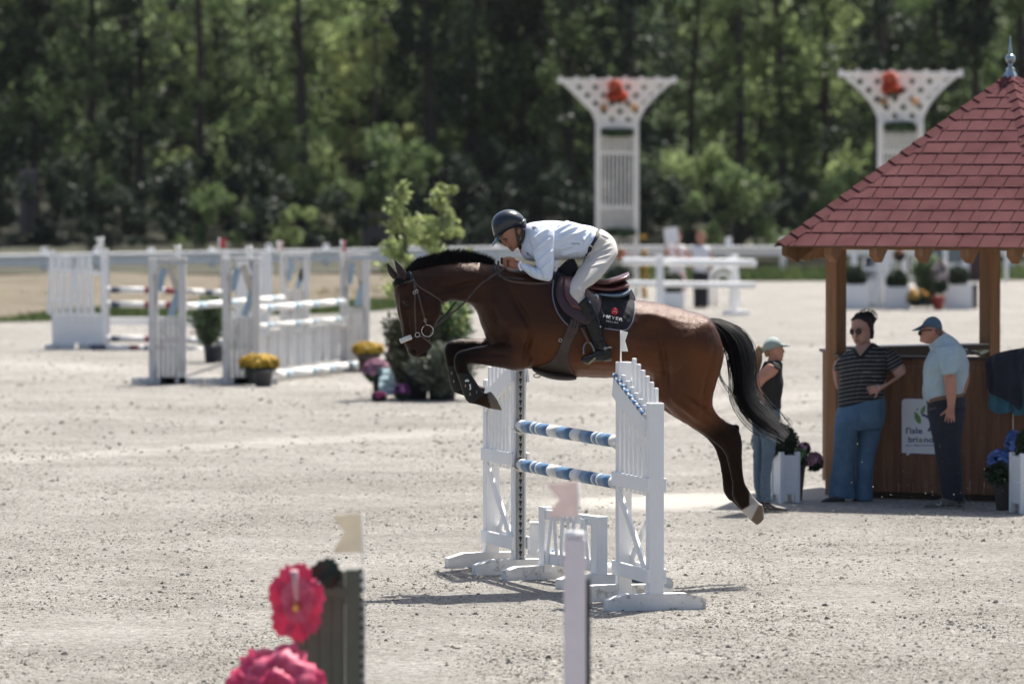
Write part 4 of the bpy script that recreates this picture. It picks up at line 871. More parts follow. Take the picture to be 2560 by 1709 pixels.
# ================================================================= RIDER
RD = lambda px: HD(px) - 0.0
SKIN = M('tanned_skin', (.36, .17, .105), .5, .10, 14., spec=.35, subs=.12, bump=.3, bs=120)
SHIRT = M('pale_blue_shirt', (.64, .71, .82), .7, .04, 5., bump=.35, bs=9, sheen=.2, stretch=(1, 1, 2.2))
BRE = M('beige_breeches', (.56, .53, .48), .75, .05, 5., bump=.3, bs=12, sheen=.15)
BTM = M('black_boot_leather', (.006, .007, .009), .26, .3, 14., spec=.28, bump=.5, bs=22)
HEL = M('navy_helmet_shell', (.010, .016, .026), .30, .2, 3., spec=.5, coat=.12)
def wr(amp, sc1, sd, st=(1, 1, 1), ridge=True):
    def fn(c, nn):
        d = np.array([(1 - abs(noise.noise(Vector((p[0] * sc1 * st[0] + sd, p[1] * sc1 * st[1], p[2] * sc1 * st[2])))) * 2.2 if ridge else noise.noise(Vector((p[0] * sc1, p[1] * sc1, p[2] * sc1)))) for p in c])
        e = np.array([noise.noise(Vector((p[0] * sc1 * .4 + sd * 2, p[1] * sc1 * .4, p[2] * sc1 * .4))) for p in c])
        return c + nn * ((d * .6 + e) * amp)[:, None]
    return fn
rd = thing('person', 'rider in pale blue shirt, beige breeches and dark helmet crouched over the jumping horse', 'person', tuple(P(1480, 690, 42.2)))
mb = MB()
# head in profile, neck, hidden torso, arms, hands, legs: one figure
def RH(px): return HD(1285)
loft(mb, [(1246, 548, 1262, 533, .045), (1241, 572, 1296, 533, .068), (1247, 592, 1310, 552, .074), (1254, 602, 1311, 575, .072), (1260, 609, 1308, 590, .066), (1267, 617, 1303, 603, .055), (1275, 624, 1298, 613, .04), (1280, 629, 1292, 620, .025)], RH, 4, 22)
loft(mb, [(1252, 600, 1259, 598, .015), (1254.5, 606, 1262, 603, .018), (1257.5, 613.5, 1268, 610, .021), (1263, 616.5, 1270, 613, .020)], RH, 3, 12)      # nose
loft(mb, [(1266, 615.5, 1274, 611, .026), (1268.3, 618.4, 1276, 614, .026), (1271.4, 619.6, 1278, 616, .022)], RH, 3, 12)                                # upper lip
loft(mb, [(1272.2, 621.4, 1279, 617, .022), (1274.6, 624.2, 1281, 620, .024), (1275.6, 626, 1283, 622, .02)], RH, 3, 12)
ball(mb, 1281, 625.5, HD(1285), .012, .022, .011)
for s in (-1, 1): ball(mb, 1298, 579, HD(1285) + s * .078, .014, .010, .026, -12)
loft(mb, [(1285, 605, 1312, 575, .05), (1296, 622, 1322, 585, .056), (1308, 640, 1335, 590, .075), (1335, 640, 1358, 578, .11), (1365, 635, 1398, 572, .14), (1412, 632, 1438, 578, .13), (1456, 635, 1478, 590, .11), (1488, 660, 1512, 605, .12)], HD, 4, 18)
for s in (-1, 1):
    o = s * .17
    loft(mb, [(1325, 585, 1365, 585, .05, o), (1332, 610, 1372, 610, .05, o), (1342, 645, 1372, 645, .047, o + s * .02), (1348, 665, 1374, 685, .042, o + s * .03), (1336, 670, 1350, 694, .04, o + s * .02), (1316, 662, 1322, 682, .034, o - s * .01), (1304, 656, 1306, 674, .027, o - s * .04), (1296, 652, 1297, 673, .030, o - s * .05), (1284, 647, 1284, 672, .030, o - s * .06), (1273, 645, 1273, 668, .028, o - s * .06)], HD, 4, 14)
    for i in range(4):   # fingers folded round the rein
        x, y = 1268, 647.5 + i * 6.1
        pts = [P(x + 14, y + .5, HD(1270) + o - s * .075 - .012), P(x + 3, y - .3, HD(1270) + o - s * .088 - .010), P(x - 6.5, y + .6 - i * .2, HD(1270) + o - s * .09), P(x - 9.5 + i * .8, y + 2.6, HD(1270) + o - s * .065), P(x - 3, y + 3.5, HD(1270) + o - s * .04)]
        mb.tube(pts, [.0105, .0108, .0102, .009, .008], 8)
    mb.tube([P(1288, 650, HD(1280) + o - s * .035), P(1276, 645.5, HD(1280) + o - s * .03), P(1265, 645, HD(1270) + o - s * .04), P(1259, 647.5, HD(1270) + o - s * .05)], [.013, .0125, .011, .009], 8)
    l = s * .22
    loft(mb, inset([(1480, 640, 1525, 610, .07, s * .10), (1440, 690, 1510, 680, .07, s * .2), (1418, 730, 1462, 730, .055, s * .27), (1445, 765, 1475, 745, .045, s * .29), (1470, 830, 1500, 820, .035, s * .29), (1480, 870, 1508, 865, .03, s * .29), (1470, 895, 1520, 890, .03, s * .29)], .72), HD, 3, 12)
organic('body', mb, SKIN, rd, .0042, 3)
e = MB(); e.ell(P(1264, 603.5, HD(1285) - .060), (.007, .006, .004)); e.build('eye', M('eye_dark', (.03, .02, .015), .15), rd)
e = MB(); e.tube([P(a, b, HD(1285) - dd) for a, b, dd in ((1257, 599.5, .045), (1262, 598, .060), (1269, 597.5, .068))], .0035, 6); e.build('eyebrow', M('brown_hair', (.025, .015, .01), .6), rd)
e = MB(); e.tube([P(a, b, HD(1285) - dd) for a, b, dd in ((1271, 620.6, .02), (1275, 619.8, .034), (1279.5, 619, .043))], .0028, 6); e.build('mouth', M('lip_dark', (.12, .035, .03), .5), rd)
e = MB()
for q in range(2):
    t = np.linspace(.2, 5.2, 12); rr_ = (.019, .011)[q]; e.tube([P(1298.5, 579, HD(1285) - .089) + Vector((math.cos(a) * rr_ * .6, 0, math.sin(a) * rr_)) for a in t], .0035, 5)
e.build('ear', SKIN, rd)
# shirt
mb = MB()
loft(mb, [(1301, 622, 1312, 562, .072), (1306, 642, 1322, 556.5, .10), (1318, 652, 1342, 553, .17), (1340, 655, 1372, 551.5, .21), (1370, 652, 1400, 551.5, .215), (1400, 650, 1428, 554, .20), (1432, 649, 1458, 560.5, .185), (1455, 648, 1482, 566, .175), (1466, 640, 1500, 574, .17)], HD, 5, 30, .85)
for s in (-1, 1):
    o = s * .20
    loft(mb, [(1330, 562, 1384, 562, .06, o * .8), (1324, 586, 1386, 580, .075, o), (1327, 610, 1386, 606, .078, o + s * .01), (1333, 636, 1386, 636, .075, o + s * .015), (1340, 662, 1385, 672, .070, o + s * .02), (1345, 672, 1378, 701, .062, o + s * .02), (1333, 666, 1358, 703, .056, o + s * .01), (1318, 659, 1332, 694, .048, o), (1304, 655, 1312, 680, .042, o - s * .02), (1298, 652, 1303, 671, .038, o - s * .03)], HD, 5, 20, .9)
    if s < 0: pass
def shirtfn(c, nn):
    px, py = proj(c); d = np.zeros(len(c))
    rng = random.Random(5)
    def crease(x1, y1, x2, y2, w_, a):
        L = math.hypot(x2 - x1, y2 - y1); ux, uy = (x2 - x1) / L, (y2 - y1) / L; u = ((px - x1) * ux + (py - y1) * uy) / L; v = -(px - x1) * uy + (py - y1) * ux + 3 * np.sin(u * 3)
        return 1.7 * a * np.exp(-(v / w_) ** 2) * np.clip(np.minimum(u, 1 - u) * 5, 0, 1)
    for q in ((1388, 578, 1440, 558, 2.2, .009), (1390, 590, 1452, 566, 2.4, .008), (1388, 605, 1430, 585, 2.6, .008), (1392, 568, 1425, 553, 2, .007), (1480, 574, 1450, 606, 2.4, .008), (1490, 580, 1462, 622, 2.4, .008), (1470, 570, 1425, 586, 2.2, .007),
              (1330, 600, 1376, 572, 2.5, .008), (1336, 625, 1380, 595, 2.5, .008), (1345, 655, 1384, 625, 2.4, .008), (1352, 676, 1384, 650, 2.2, .007), (1326, 668, 1344, 690, 2, .008), (1316, 664, 1330, 688, 2, .007), (1340, 672, 1362, 696, 2.2, .009), (1400, 640, 1450, 628, 3, .008), (1395, 625, 1440, 616, 3, .006), (1460, 590, 1444, 640, 2.5, .006)):
        d += crease(*q)
    k = np.array([noise.noise(Vector((a / 26., b / 13., .7))) for a, b in zip(px, py)]); d += k * .004
    return c + nn * (d - .002)[:, None]
_, SB = organic('shirt', mb, SHIRT, rd, .006, 3, shirtfn)
m = MB(); strap(m, [(1311, 558), (1306, 575), (1304, 598), (1303, 622)], 8, SB, -.006, .022); m.build('collar', SHIRT, rd)
m = MB(); strap(m, [(1304, 655), (1298, 660), (1299, 668), (1304, 676)], 6, SB, .0, .010); m.build('cuff', SHIRT, rd)
m = MB(); text_on(m, 'EQUILINE', 1439, 609.5, 21, SB, 0, .004, 1.1, .0); m.build('lettering', M('dark_print', (.03, .03, .04), .6), rd)
GP = M('grey_print', (.28, .28, .32), .6)
m = MB(); patch(m, [(1329, 566), (1334, 562), (1340, 567)], [(1333, 574), (1340, 570), (1346, 574)], [SB], .002, .002, 5, 5); m.build('sleeve_print', GP, rd)
m = MB(); patch(m, [(1316, 628), (1321, 632)], [(1316, 636), (1331, 643)], [SB], .002, .002, 5, 5); m.build('chest_print', GP, rd)
# breeches
mb = MB()
loft(mb, [(1463, 642, 1500, 571, .165), (1456, 655, 1522, 583, .175), (1462, 672, 1540, 605, .17), (1480, 690, 1545, 636, .14)], HD, 5, 26, .9)
for s in (-1, 1):
    loft(mb, [(1466, 640, 1530, 596, .08, s * .09), (1458, 652, 1545, 625, .095, s * .12), (1446, 672, 1532, 655, .095, s * .17), (1432, 694, 1506, 690, .085, s * .22), (1420, 712, 1485, 710, .073, s * .25), (1415, 730, 1466, 722, .066, s * .27), (1419, 742, 1461, 733, .058, s * .28), (1430, 756, 1464, 744, .05, s * .29), (1442, 772, 1474, 758, .045, s * .29)], HD, 5, 22, .95)
def brefn(c, nn):
    px, py = proj(c); d = np.zeros(len(c))
    def crease(x1, y1, x2, y2, w_, a):
        L = math.hypot(x2 - x1, y2 - y1); ux, uy = (x2 - x1) / L, (y2 - y1) / L; u = ((px - x1) * ux + (py - y1) * uy) / L; v = -(px - x1) * uy + (py - y1) * ux
        return a * np.exp(-(v / w_) ** 2) * np.clip(np.minimum(u, 1 - u) * 5, 0, 1)
    for q in ((1470, 655, 1530, 635, 2, .006), (1472, 640, 1535, 618, 2, .006), (1478, 628, 1530, 606, 2, .006), (1462, 670, 1520, 655, 2, .005), (1500, 585, 1525, 596, 2, .006), (1445, 720, 1470, 735, 2.2, .006), (1435, 735, 1460, 738, 2, .006), (1452, 640, 1440, 690, 2, .003)): d += crease(*q)
    return c + nn * (d - .001)[:, None]
_, BB = organic('breeches', mb, BRE, rd, .007, 4, brefn)
m = MB(); strap(m, [(1500, 574), (1488, 595), (1478, 612), (1466, 640)], 12, [SB, BB], .002, .008); m.build('belt', M('navy_belt', (.012, .014, .022), .45), rd)
m = MB(); strap(m, [(1473, 612), (1482, 618)], 3.4, [SB, BB], .012, .006); m.build('belt_buckle', M('pale_buckle', (.55, .52, .46), .4), rd)
# boots, spurs
for s in (-1, 1):
    o = s * .30; mb = MB()
    loft(mb, [(1440, 764, 1470, 735, .055, o), (1444, 778, 1480, 752, .058, o), (1449, 792, 1492, 776, .058, o), (1458, 812, 1501, 800, .054, o), (1467, 834, 1506, 822, .047, o), (1477, 852, 1510, 845, .041, o), (1484, 866, 1514, 860, .038, o), (1486, 878, 1524, 868, .038, o), (1486, 884, 1528, 876, .037, o), (1494, 896, 1530, 886, .033, o)], HD, 5, 18)
    loft(mb, [(1524, 878, 1526, 900, .032, o), (1508, 872, 1508, 902, .037, o - .01), (1490, 876, 1492, 903, .040, o - .03), (1474, 885, 1474, 906, .044, o - .05), (1461, 889, 1461, 907, .040, o - .07), (1452, 893, 1453, 903, .026, o - .08)], HD, 4, 16)
    _, bb = organic('boot', mb, BTM, rd, .006, 3, wr(.0025, 22, 3.3))
    m = MB(); loft(m, [(1528, 893, 1529, 902, .03, o), (1516, 897, 1516, 904, .034, o), (1509, 899, 1509, 903, .034, o)], HD, 3, 12, .7); m.build('heel', M('dusty_sole', (.16, .145, .12), .8), rd)
    if s < 0:
        m = MB(); strap(m, [(1498, 868), (1512, 872), (1527, 866)], 3, bb, .001, .006); m.build('spur_strap', LEAD, rd)
        m = MB(); q, _ = onto(bb, 1513, 870.5, .012); m.tube([q, q + Vector((.03, 0, .010)), q + Vector((.048, .0, .006))], .0035, 6); m.tube([q + Vector((math.cos(t) * .008, 0, math.sin(t) * .008)) for t in np.linspace(0, 6.28, 9)], .003, 5); m.build('spur', SILV, rd)
        m = MB(); strap(m, [(1500, 817), (1504, 815)], 3, bb, .004, .003, 2); strap(m, [(1474, 752), (1476, 757)], 3, bb, .004, .003, 2); m.build('boot_tab', SILV, rd)
# helmet
he = MB()
loft(he, [(1236, 594, 1240, 578, .05), (1230, 572, 1250, 592, .078), (1229, 555, 1268, 583, .096), (1236, 540, 1287, 576, .106), (1250, 529, 1299, 571, .110), (1268, 523.5, 1305, 572, .108), (1288, 526, 1310, 574, .10), (1304, 537, 1314, 572, .085), (1315, 551, 1317, 566, .05)], RH, 6, 30)
organic('helmet', he, HEL, rd, .005, 4)
m = MB(); v = []
for i in range(9):
    t = i / 8; a = (t - .5) * 2
    for (X, Y) in ((1238.5 + 3 * a * a, 592 + 2.5 * (1 - a * a)), (1230 + 12 * a * a, 614.5 - 13 * a * a), (1230.8 + 12 * a * a, 616.5 - 13 * a * a), (1248 + 4 * a * a, 596.5)):
        v.append(P(X, Y, HD(1285) + a * .088))
f = [(i * 4 + j, i * 4 + (j + 1) % 4, i * 4 + 4 + (j + 1) % 4, i * 4 + 4 + j) for i in range(8) for j in range(4)] + [(0, 1, 2, 3), (35, 34, 33, 32)]
m.add(v, f, True); m.build('helmet_visor', M('blue_grey_visor', (.07, .12, .17), .3, .1, spec=.6), rd)
m = MB()
m.tube([P(a, b, HD(1285) - dd) for a, b, dd in cr([(1240, 590, .05), (1250, 560, .083), (1266, 540, .090), (1286, 534, .084), (1303, 545, .075), (1312, 558, .06)], 5)], .0022, 6); m.build('helmet_seam', M('seam_dark', (.006, .007, .01), .3), rd)
m = MB(); m.tube([P(1300, 557, HD(1285) - .095), P(1306, 553, HD(1285) - .088), P(1314, 548, HD(1285) - .06)], .004, 6); m.build('helmet_clip', SILV, rd)
m = MB(); m.tube([P(a, b, HD(1285) - dd) for a, b, dd in cr([(1289, 568, .088), (1292, 580, .085), (1296, 596, .080), (1300, 612, .06), (1301, 622, .03)], 4)], .011, 8, .4); m.tube([P(a, b, HD(1285) - dd) for a, b, dd in cr([(1310, 574, .075), (1309, 590, .075), (1303, 608, .066)], 4)], .010, 8, .4)
m.tube([P(a, b, HD(1285) - dd) for a, b, dd in cr([(1302, 570, .085), (1306, 580, .083), (1306, 595, .078)], 4)], .014, 8, .5); m.build('chin_strap', LEAD, rd)
# stirrup and leather (part of the saddle)
for s in (-1, 1):
    o = s * .30
    freestrap('stirrup_leather', [(1440, 790, HD(1440) + o * 1.0), (1452, 815, HD(1452) + o * 1.04), (1464, 840, HD(1464) + o * 1.06), (1472, 857, HD(1470) + o * 1.06)], 5.5, LEA, sd, .006)
    m = MB(); m.tube([P(a, b, HD(1475) + o * 1.06 + dd) for a, b, dd in cr([(1459, 884, -.05), (1458.5, 870, -.03), (1463, 859, -.01), (1470, 855, 0), (1478, 860, 0), (1485, 876, 0), (1487.5, 897, 0), (1485, 902, 0)], 4)], .0062, 8); m.build('stirrup_iron', SILV if s > 0 else M('dull_steel', (.28, .28, .27), .3, .2, metal=.9), sd)
    a = P(1485, 893, HD(1475) + o * 1.06 - .03); b = P(1465, 909, HD(1475) + o * 1.06 - .06)
    m = MB(); m.bar(a, b, .05, .016, .006, side=(.45, .5, -.6)); m.build('stirrup_tread', M('tread_grey', (.22, .21, .16), .7, patch=((.5, .42, .16), 40, .5, .8)), sd)
# ================================================================= JUMPS
def yaw(a, b): return math.atan2(b.y - a.y, b.x - a.x)
def bandpole(name, label, p, q, rads, bands, mats, group=None, n=14):
    """pole from p to q as one thing; painted bands are its parts; bands = [(from, to, material)]"""
    p = Vector(p); q = Vector(q); t = thing(name, label, 'pole', tuple((p + q) / 2), 0, group)
    for (a, b, k) in bands:
        m = MB(); A = p.lerp(q, a); B = p.lerp(q, b); m.tube([A, B], [rads, rads], n); m.build('painted_band', mats[k], t)
    return t
def wing(label, a, b, ha, hb, near):
    """a = inner post foot, b = outer post foot"""
    w_ = thing('jump_wing', label, 'jump stand', tuple(a), yaw(a, b)); L = (b - a).length
    def B_(name, c, s, mat=WP, R=None, bev=.004, par=w_): m = MB(); m.box(c, s, R, bev=bev); return m.build(name, mat, par, False)
    B_('post', (0.02, 0, ha / 2 + .02), (.085, .10, ha)); B_('post', (L, 0, hb / 2 + .02), (.095, .11, hb))
    for x in (0, L):
        m = MB(); hl_ = .36; pr = [(x - .055, -hl_, 0), (x - .055, hl_, 0), (x - .055, hl_, .075), (x - .055, hl_ * .62, .115), (x - .055, -hl_ * .62, .115), (x - .055, -hl_, .075)]
        m.prism(pr, (.11, 0, 0)); m.build('foot', WPD, w_, False)
    for z in (.24, .88):
        for y in (-.062, .062): B_('rail', (L / 2, y, z), (L + .10, .022, .10))
    n = 6; ztop = lambda x: ha - .02 + (hb - .02 - ha) * (x / L)
    for i in range(n):
        x = .09 + (L - .16) * (i + .5) / n
        B_('slat', (x, -.036, (.80 + ztop(x) - .0) / 2), (.062, .022, ztop(x) - .80 + .0))
        B_('slat', (x + .03, .036, (.80 + ztop(x) + .12) / 2), (.050, .024, ztop(x) + .12 - .80))
    for s in (-1, 1):
        y = s * .062; p = Vector((-.02, y, ha - .16)); q = Vector((L - .03, y, hb - .16)); m = MB(); m.bar(p, q, .14, .022, side=(0, 1, 0)); m.build('sloping_board', WP, w_, False)
    m = MB(); m.tube([(-.02, -.06, ha - .075), (L - .04, -.06, hb - .075)], .014, 8); m.build('rope', WPOLE, w_, False)
    for i in range(8):
        a_ = (i * 2 + .4) / 16; b_ = (i * 2 + 1.4) / 16; p = Vector((-.02, -.062, ha - .073)); q = Vector((L - .04, -.062, hb - .073)); m = MB(); m.tube([p.lerp(q, a_), p.lerp(q, b_)], .0175, 8); m.build('blue_wrap', BLUEP, w_, False)
    for s in (-1, 1):
        z0, z1 = (.82, .26); xa, xb = (0.03, L - .03) if s < 0 else (L - .03, .03)
        m = MB(); m.bar((xa, s * .048, z0), (xb, s * .048, z1), .075, .022, side=(0, 1, 0)); m.build('brace', WP, w_, False)
    B_('track_strip', (-.031, 0, ha / 2 + .02), (.012, .062, ha - .03), GALV, bev=.001)
    m = MB()
    for i in range(int(ha / .055)):
        z = .06 + i * .055
        if z < ha - .04: m.tube([(-.0375, 0, z), (-.0385, 0, z)], .013, 8); m.box((-.038, 0, z - .018), (.0012, .010, .022))
    kind(m.build('key_slots', HOLE, w_, False))
    for z in (.85, 1.14):
        m = MB(); pts = [(-.055 + .0, -.07 + .14 * k / 6, z - .055 + .035 * (abs(k - 3) / 3) ** 2) for k in range(7)]; m.prism([(p[0] - .03, p[1], p[2]) for p in pts] + [(p[0] - .03, p[1], p[2] - .008) for p in reversed(pts)], (.055, 0, 0)); m.box((-.04, 0, z - .03), (.008, .05, .07)); m.build('pole_cup', WPD, w_, False)
    return w_
RI = G(1557, 1500); RO = G(1637, 1523); LI = G(1298, 1434); LO = G(1228, 1416)
wr_ = wing('near white slatted jump wing with sloping top and blue rope, right of the blue poles', RI, RO, 1.70, 1.44, True)
wl_ = wing('white slatted jump wing behind the raised fore hoofs, left of the blue poles', LI, LO, 1.70, 1.44, False)
def flag(label, x, y, z, h, fl, fh, yw, mat, mir=1, r_=.006, group=None, swallow=.4):
    t = thing('jump_flag', label, 'flag', (x, y, z), yw, group); m = MB(); m.tube([(0, 0, 0), (0, 0, h)], r_, 6); m.build('stick', WP, t, False)
    m = MB(); s = mir; k = [(0, 0, h - fh), (0, 0, h), (s * fl, 0, h - fh * .08), (s * fl * (1 - swallow), 0, h - fh * .5), (s * fl, 0, h - fh * 1.0)]
    m.prism([(a, -.002 - .0, c) for a, b, c in k], (0, .004, 0)); m.build('pennant', mat, t, False); return t
FW = M('flag_white', (.76, .76, .74), .6, trans=.35); FPK = M('flag_pale_pink', (.74, .65, .63), .6, trans=.45); FR = M('flag_red', (.48, .05, .06), .6); FBE = M('flag_beige', (.74, .69, .58), .6, trans=.45); FPI = M('flag_pink', (.55, .22, .24), .6)
p = P(1552, 903, RI.y); flag('white swallow-tailed flag on top of the near white slatted wing', p.x, p.y, 1.72, .225, .058, .15, -.5, FW)
BW = [(0, .055, 0), (.055, .15, 1), (.15, .168, 0), (.168, .20, 1), (.20, .218, 0), (.218, .32, 1), (.32, .42, 0), (.42, .555, 1), (.555, .65, 0), (.65, .765, 1), (.765, .782, 0), (.782, .812, 1), (.812, .83, 0), (.83, .935, 1), (.935, 1, 0)]
di = (RI - LI).normalized()
for z, lb in ((1.138, 'upper blue and white striped pole of the jump under the horse'), (.84, 'lower blue and white striped pole of the jump under the horse')):
    bandpole('jump_pole', lb, LI + di * .05 + Vector((0, 0, z)), RI - di * .05 + Vector((0, 0, z)), .047, BW, [WPOLE, BLUEP])
bandpole('ground_pole', 'white and blue ground pole lying behind the low white gate', (.24, 44.0, .13), (1.14, 41.7, .06), .05, [(0, .06, 0), (.06, .12, 1), (.12, .45, 0), (.45, .75, 0), (.75, .93, 1), (.93, 1, 0)], [WPOLE, BLUEP])
# low gate under the poles
A = Vector((.24, 43.05, 0)); B = Vector((.66, 42.15, 0)); g = thing('low_gate', 'low white gate with splayed slats standing under the blue poles', 'gate', tuple(A), yaw(A, B)); L = (B - A).length

bx('post', (0.03, 0, .30), (.10, .07, .50), WP, g); bx('post', (L - .03, 0, .28), (.11, .09, .50), WP, g)
bx('rail', (L / 2, 0, .49), (L - .17, .05, .075), WP, g); bx('rail', (L / 2, -.003, .16), (L - .17, .05, .09), WP, g)
for i in range(7):
    t = (i + .5) / 7; x0 = .12 + (L - .24) * t; sl_ = (t - .5) * .10 * (1 if i % 2 else -1); m = MB(); m.bar((x0 - sl_, -.032, .13), (x0 + sl_, -.032, .50), .048, .014, side=(0, 1, 0)); m.build('slat', WP, g, False)
for x in (0.02, L - .02): m = MB(); m.prism([(x - .05, -.34, 0), (x - .05, .3, 0), (x - .05, .3, .07), (x - .05, .2, .10), (x - .05, -.24, .10), (x - .05, -.34, .07)], (.10, 0, 0)); m.build('foot', WPD, g, False)
p = G(1342, 1402); t = thing('tapered_block', 'white tapered plastic block behind the low gate', 'block', tuple(p)); m = MB(); m.box((0, 0, .15), (.15, .15, .30), taper=.72, bev=.012); m.build('block', M('white_plastic', (.72, .73, .74), .4), t, False); m = MB(); m.box((0, 0, .306), (.118, .118, .012), bev=.004); m.build('cap', MATS['white_plastic'], t, False)

# ---- foreground stands (out of focus)
PINKP = M('pale_lilac_paint', (.84, .755, .77), .5, .05)
fd = 27.2
p0 = P(1437, 1345, fd); t = thing('foreground_post', 'blurred pale lilac post with dark cup track in the foreground', 'jump stand', (p0.x, p0.y, 0))
bx('post', (0, 0, p0.z / 2), (.105, .09, p0.z), PINKP, t); bx('post_cap', (0, 0, p0.z + .018), (.10, .09, .034), M('white_cap', (.78, .78, .78), .4), t, bev=.012); bx('cup_track', (.064, .03, p0.z / 2 - .09), (.022, .06, p0.z - .2), M('dark_track', (.06, .06, .06), .6), t)
m = MB()
for i in range(24): m.tube([(.0755, .02, .1 + i * .05), (.077, .02, .1 + i * .05)], .012, 8)
kind(m.build('key_slots', GALV, t, False))
bx('foot', (0, 0, .05), (.12, .8, .10), WPD, t)
t = flag('blurred dusty pink flag above the lilac foreground post', P(1447, 0, fd).x, fd, p0.z, .272, .155, .17, 0, FPK, -1, .004)
q0 = P(880, 1442, 27.4); t = thing('foreground_stand', 'blurred dark green panel stand with white post at the bottom left', 'jump stand', (q0.x, q0.y, 0))
OLV = M('olive_grey_board', (.108, .125, .092), .55, .12)
for i in range(4): bx('plank', (-.035 - .0625 * (i + .5), .0, q0.z / 2 + .03), (.0618, .03, q0.z + .0), OLV, t)
bx('frame_rail', (-.15, -.026, q0.z - .07), (.24, .02, .05), OLV, t)
bx('post', (.005, 0, q0.z / 2 + .02), (.075, .07, q0.z + .04), OLV, t); bx('post_top', (.045, 0, q0.z - .02), (.035, .06, .12), WPD, t, bev=.01); bx('cup_track', (.052, 0, q0.z / 2 - .05), (.022, .06, q0.z - .1), GALV, t)
m = MB()
for i in range(26): m.box((.045, -.031, .05 + i * .046), (.02, .002, .022))
kind(m.build('key_slots', HOLE, t, False)); bx('foot', (0, 0, .05), (.12, .8, .10), WPD, t)
m = MB(); m.tube([(-.165, -.03, q0.z - .03), (-.09, -.03, q0.z - .033)], .011, 8); m.build('bolt', WPD, t, False)
flag('blurred beige flag above the dark green foreground stand', P(905, 0, 27.4).x, 27.4, q0.z, .31, .145, .19, 0, FBE, -1, .0035)
# fabric hibiscus flowers
PET = M('pink_petal', (.66, .040, .13), .5, .25, 12., trans=.3, col2=(.78, .09, .21)); YEL = M('yellow_stamen', (.75, .42, .08), .6); LEAF = M('dark_green_leaf', (.012, .03, .018), .45, .3, 6.)
def flower(name, label, px, py, d, R0, n, tilt, petal=PET, par=None, stamen=True, ry=1., curl=.35, seed=1, pale=False):
    r = random.Random(seed); c = P(px, py, d); t = thing(name, label, 'artificial flower', tuple(c)) if par is None else par
    Rm = Matrix.Rotation(tilt, 3, 'X')
    for k in range(n):
        a0 = 2 * math.pi * (k + .25) / n + r.uniform(-.15, .15); m = MB(); v = []; N, W_ = 8, 9
        for i in range(N):
            u = i / (N - 1)
            for j in range(W_):
                s = (j / (W_ - 1) - .5) * 2; wd = .62 * math.sin(math.pi * min(.90, .16 + u * .66)) ** .6 * math.pi / n * 2.6
                rr_ = R0 * (.08 + .92 * u) * (1 - .16 * s * s * u + .06 * math.sin(11 * s + k) * u + .03 * math.sin(23 * s + 2 * k) * u); a = a0 + s * wd
                z = -curl * R0 * (u - .9 * u * u * u) + R0 * .05 * math.sin(6 * s + 3 * u + k) * u + .006 * k
                v.append(c + Rm @ Vector((rr_ * math.cos(a), z, rr_ * math.sin(a) * ry)))
        K = len(v); v += [p + Rm @ Vector((0, .002, 0)) for p in v]
        f = [(i * W_ + j, i * W_ + j + 1, (i + 1) * W_ + j + 1, (i + 1) * W_ + j) for i in range(N - 1) for j in range(W_ - 1)]; f += [tuple(x + K for x in reversed(q)) for q in f]
        m.add(v, f, True); m.build('petal', petal, t)
    if stamen:
        m = MB(); m.tube([c + Rm @ Vector((0, -.0, 0)), c + Rm @ Vector((0, -.04, -.0)), c + Rm @ Vector((0, -.07, -.01))], [.012, .010, .014], 8); m.build('stamen', YEL, t)
    return t
PET2 = M('light_pink_petal', (.80, .20, .32), .5, .25, 14., trans=.3, col2=(.62, .05, .14))
t = flower('hibiscus_flower', 'blurred crimson fabric hibiscus beside the dark green stand, upper of two', 740, 1508, 27.1, .140, 7, .15, ry=1.42, seed=2)
flower('', '', 744, 1500, 27.06, .085, 5, .1, PET2, t, False, 1.4, .2, 9)
m = MB(); m.tube([P(742, 1500, 27.0), P(738, 1455, 26.96), P(735, 1425, 26.95)], [.008, .012, .02], 8); m.build('pistil', M('pale_pink_pistil', (.55, .32, .35), .6), t)
t = flower('hibiscus_flower', 'blurred crimson fabric hibiscus cut off by the bottom edge, lower of two', 690, 1725, 26.9, .245, 7, -.35, seed=5, ry=.95, curl=.6)
flower('', '', 700, 1700, 26.8, .17, 6, -.5, PET2, t, False, .9, .7, 12); flower('', '', 690, 1720, 26.75, .10, 5, -.4, PET, t, False, 1., .8, 13)
t = thing('fabric_leaf', 'blurred dark green fabric leaf behind the crimson hibiscus', 'artificial leaf', tuple(P(815, 1440, 27.2)))
for k, (x, y, sx_, sy_, an) in enumerate(((806, 1425, .075, .045, 35), (826, 1440, .06, .05, 70))):
    m = MB(); pl = []
    for i in range(22):
        a = 2 * math.pi * i / 22; rr_ = 1 + (.16 if i % 2 else -.06); X, Z = sx_ * math.cos(a) * rr_, sy_ * math.sin(a) * rr_; ca, sa = math.cos(rad(an)), math.sin(rad(an)); pl.append(P(x, y, 27.22 + .02 * k) + Vector((X * ca - Z * sa, .01 * math.cos(2 * a), X * sa + Z * ca)))
    m.prism(pl, (0, .003, 0)); m.build('leaf_blade', LEAF, t)
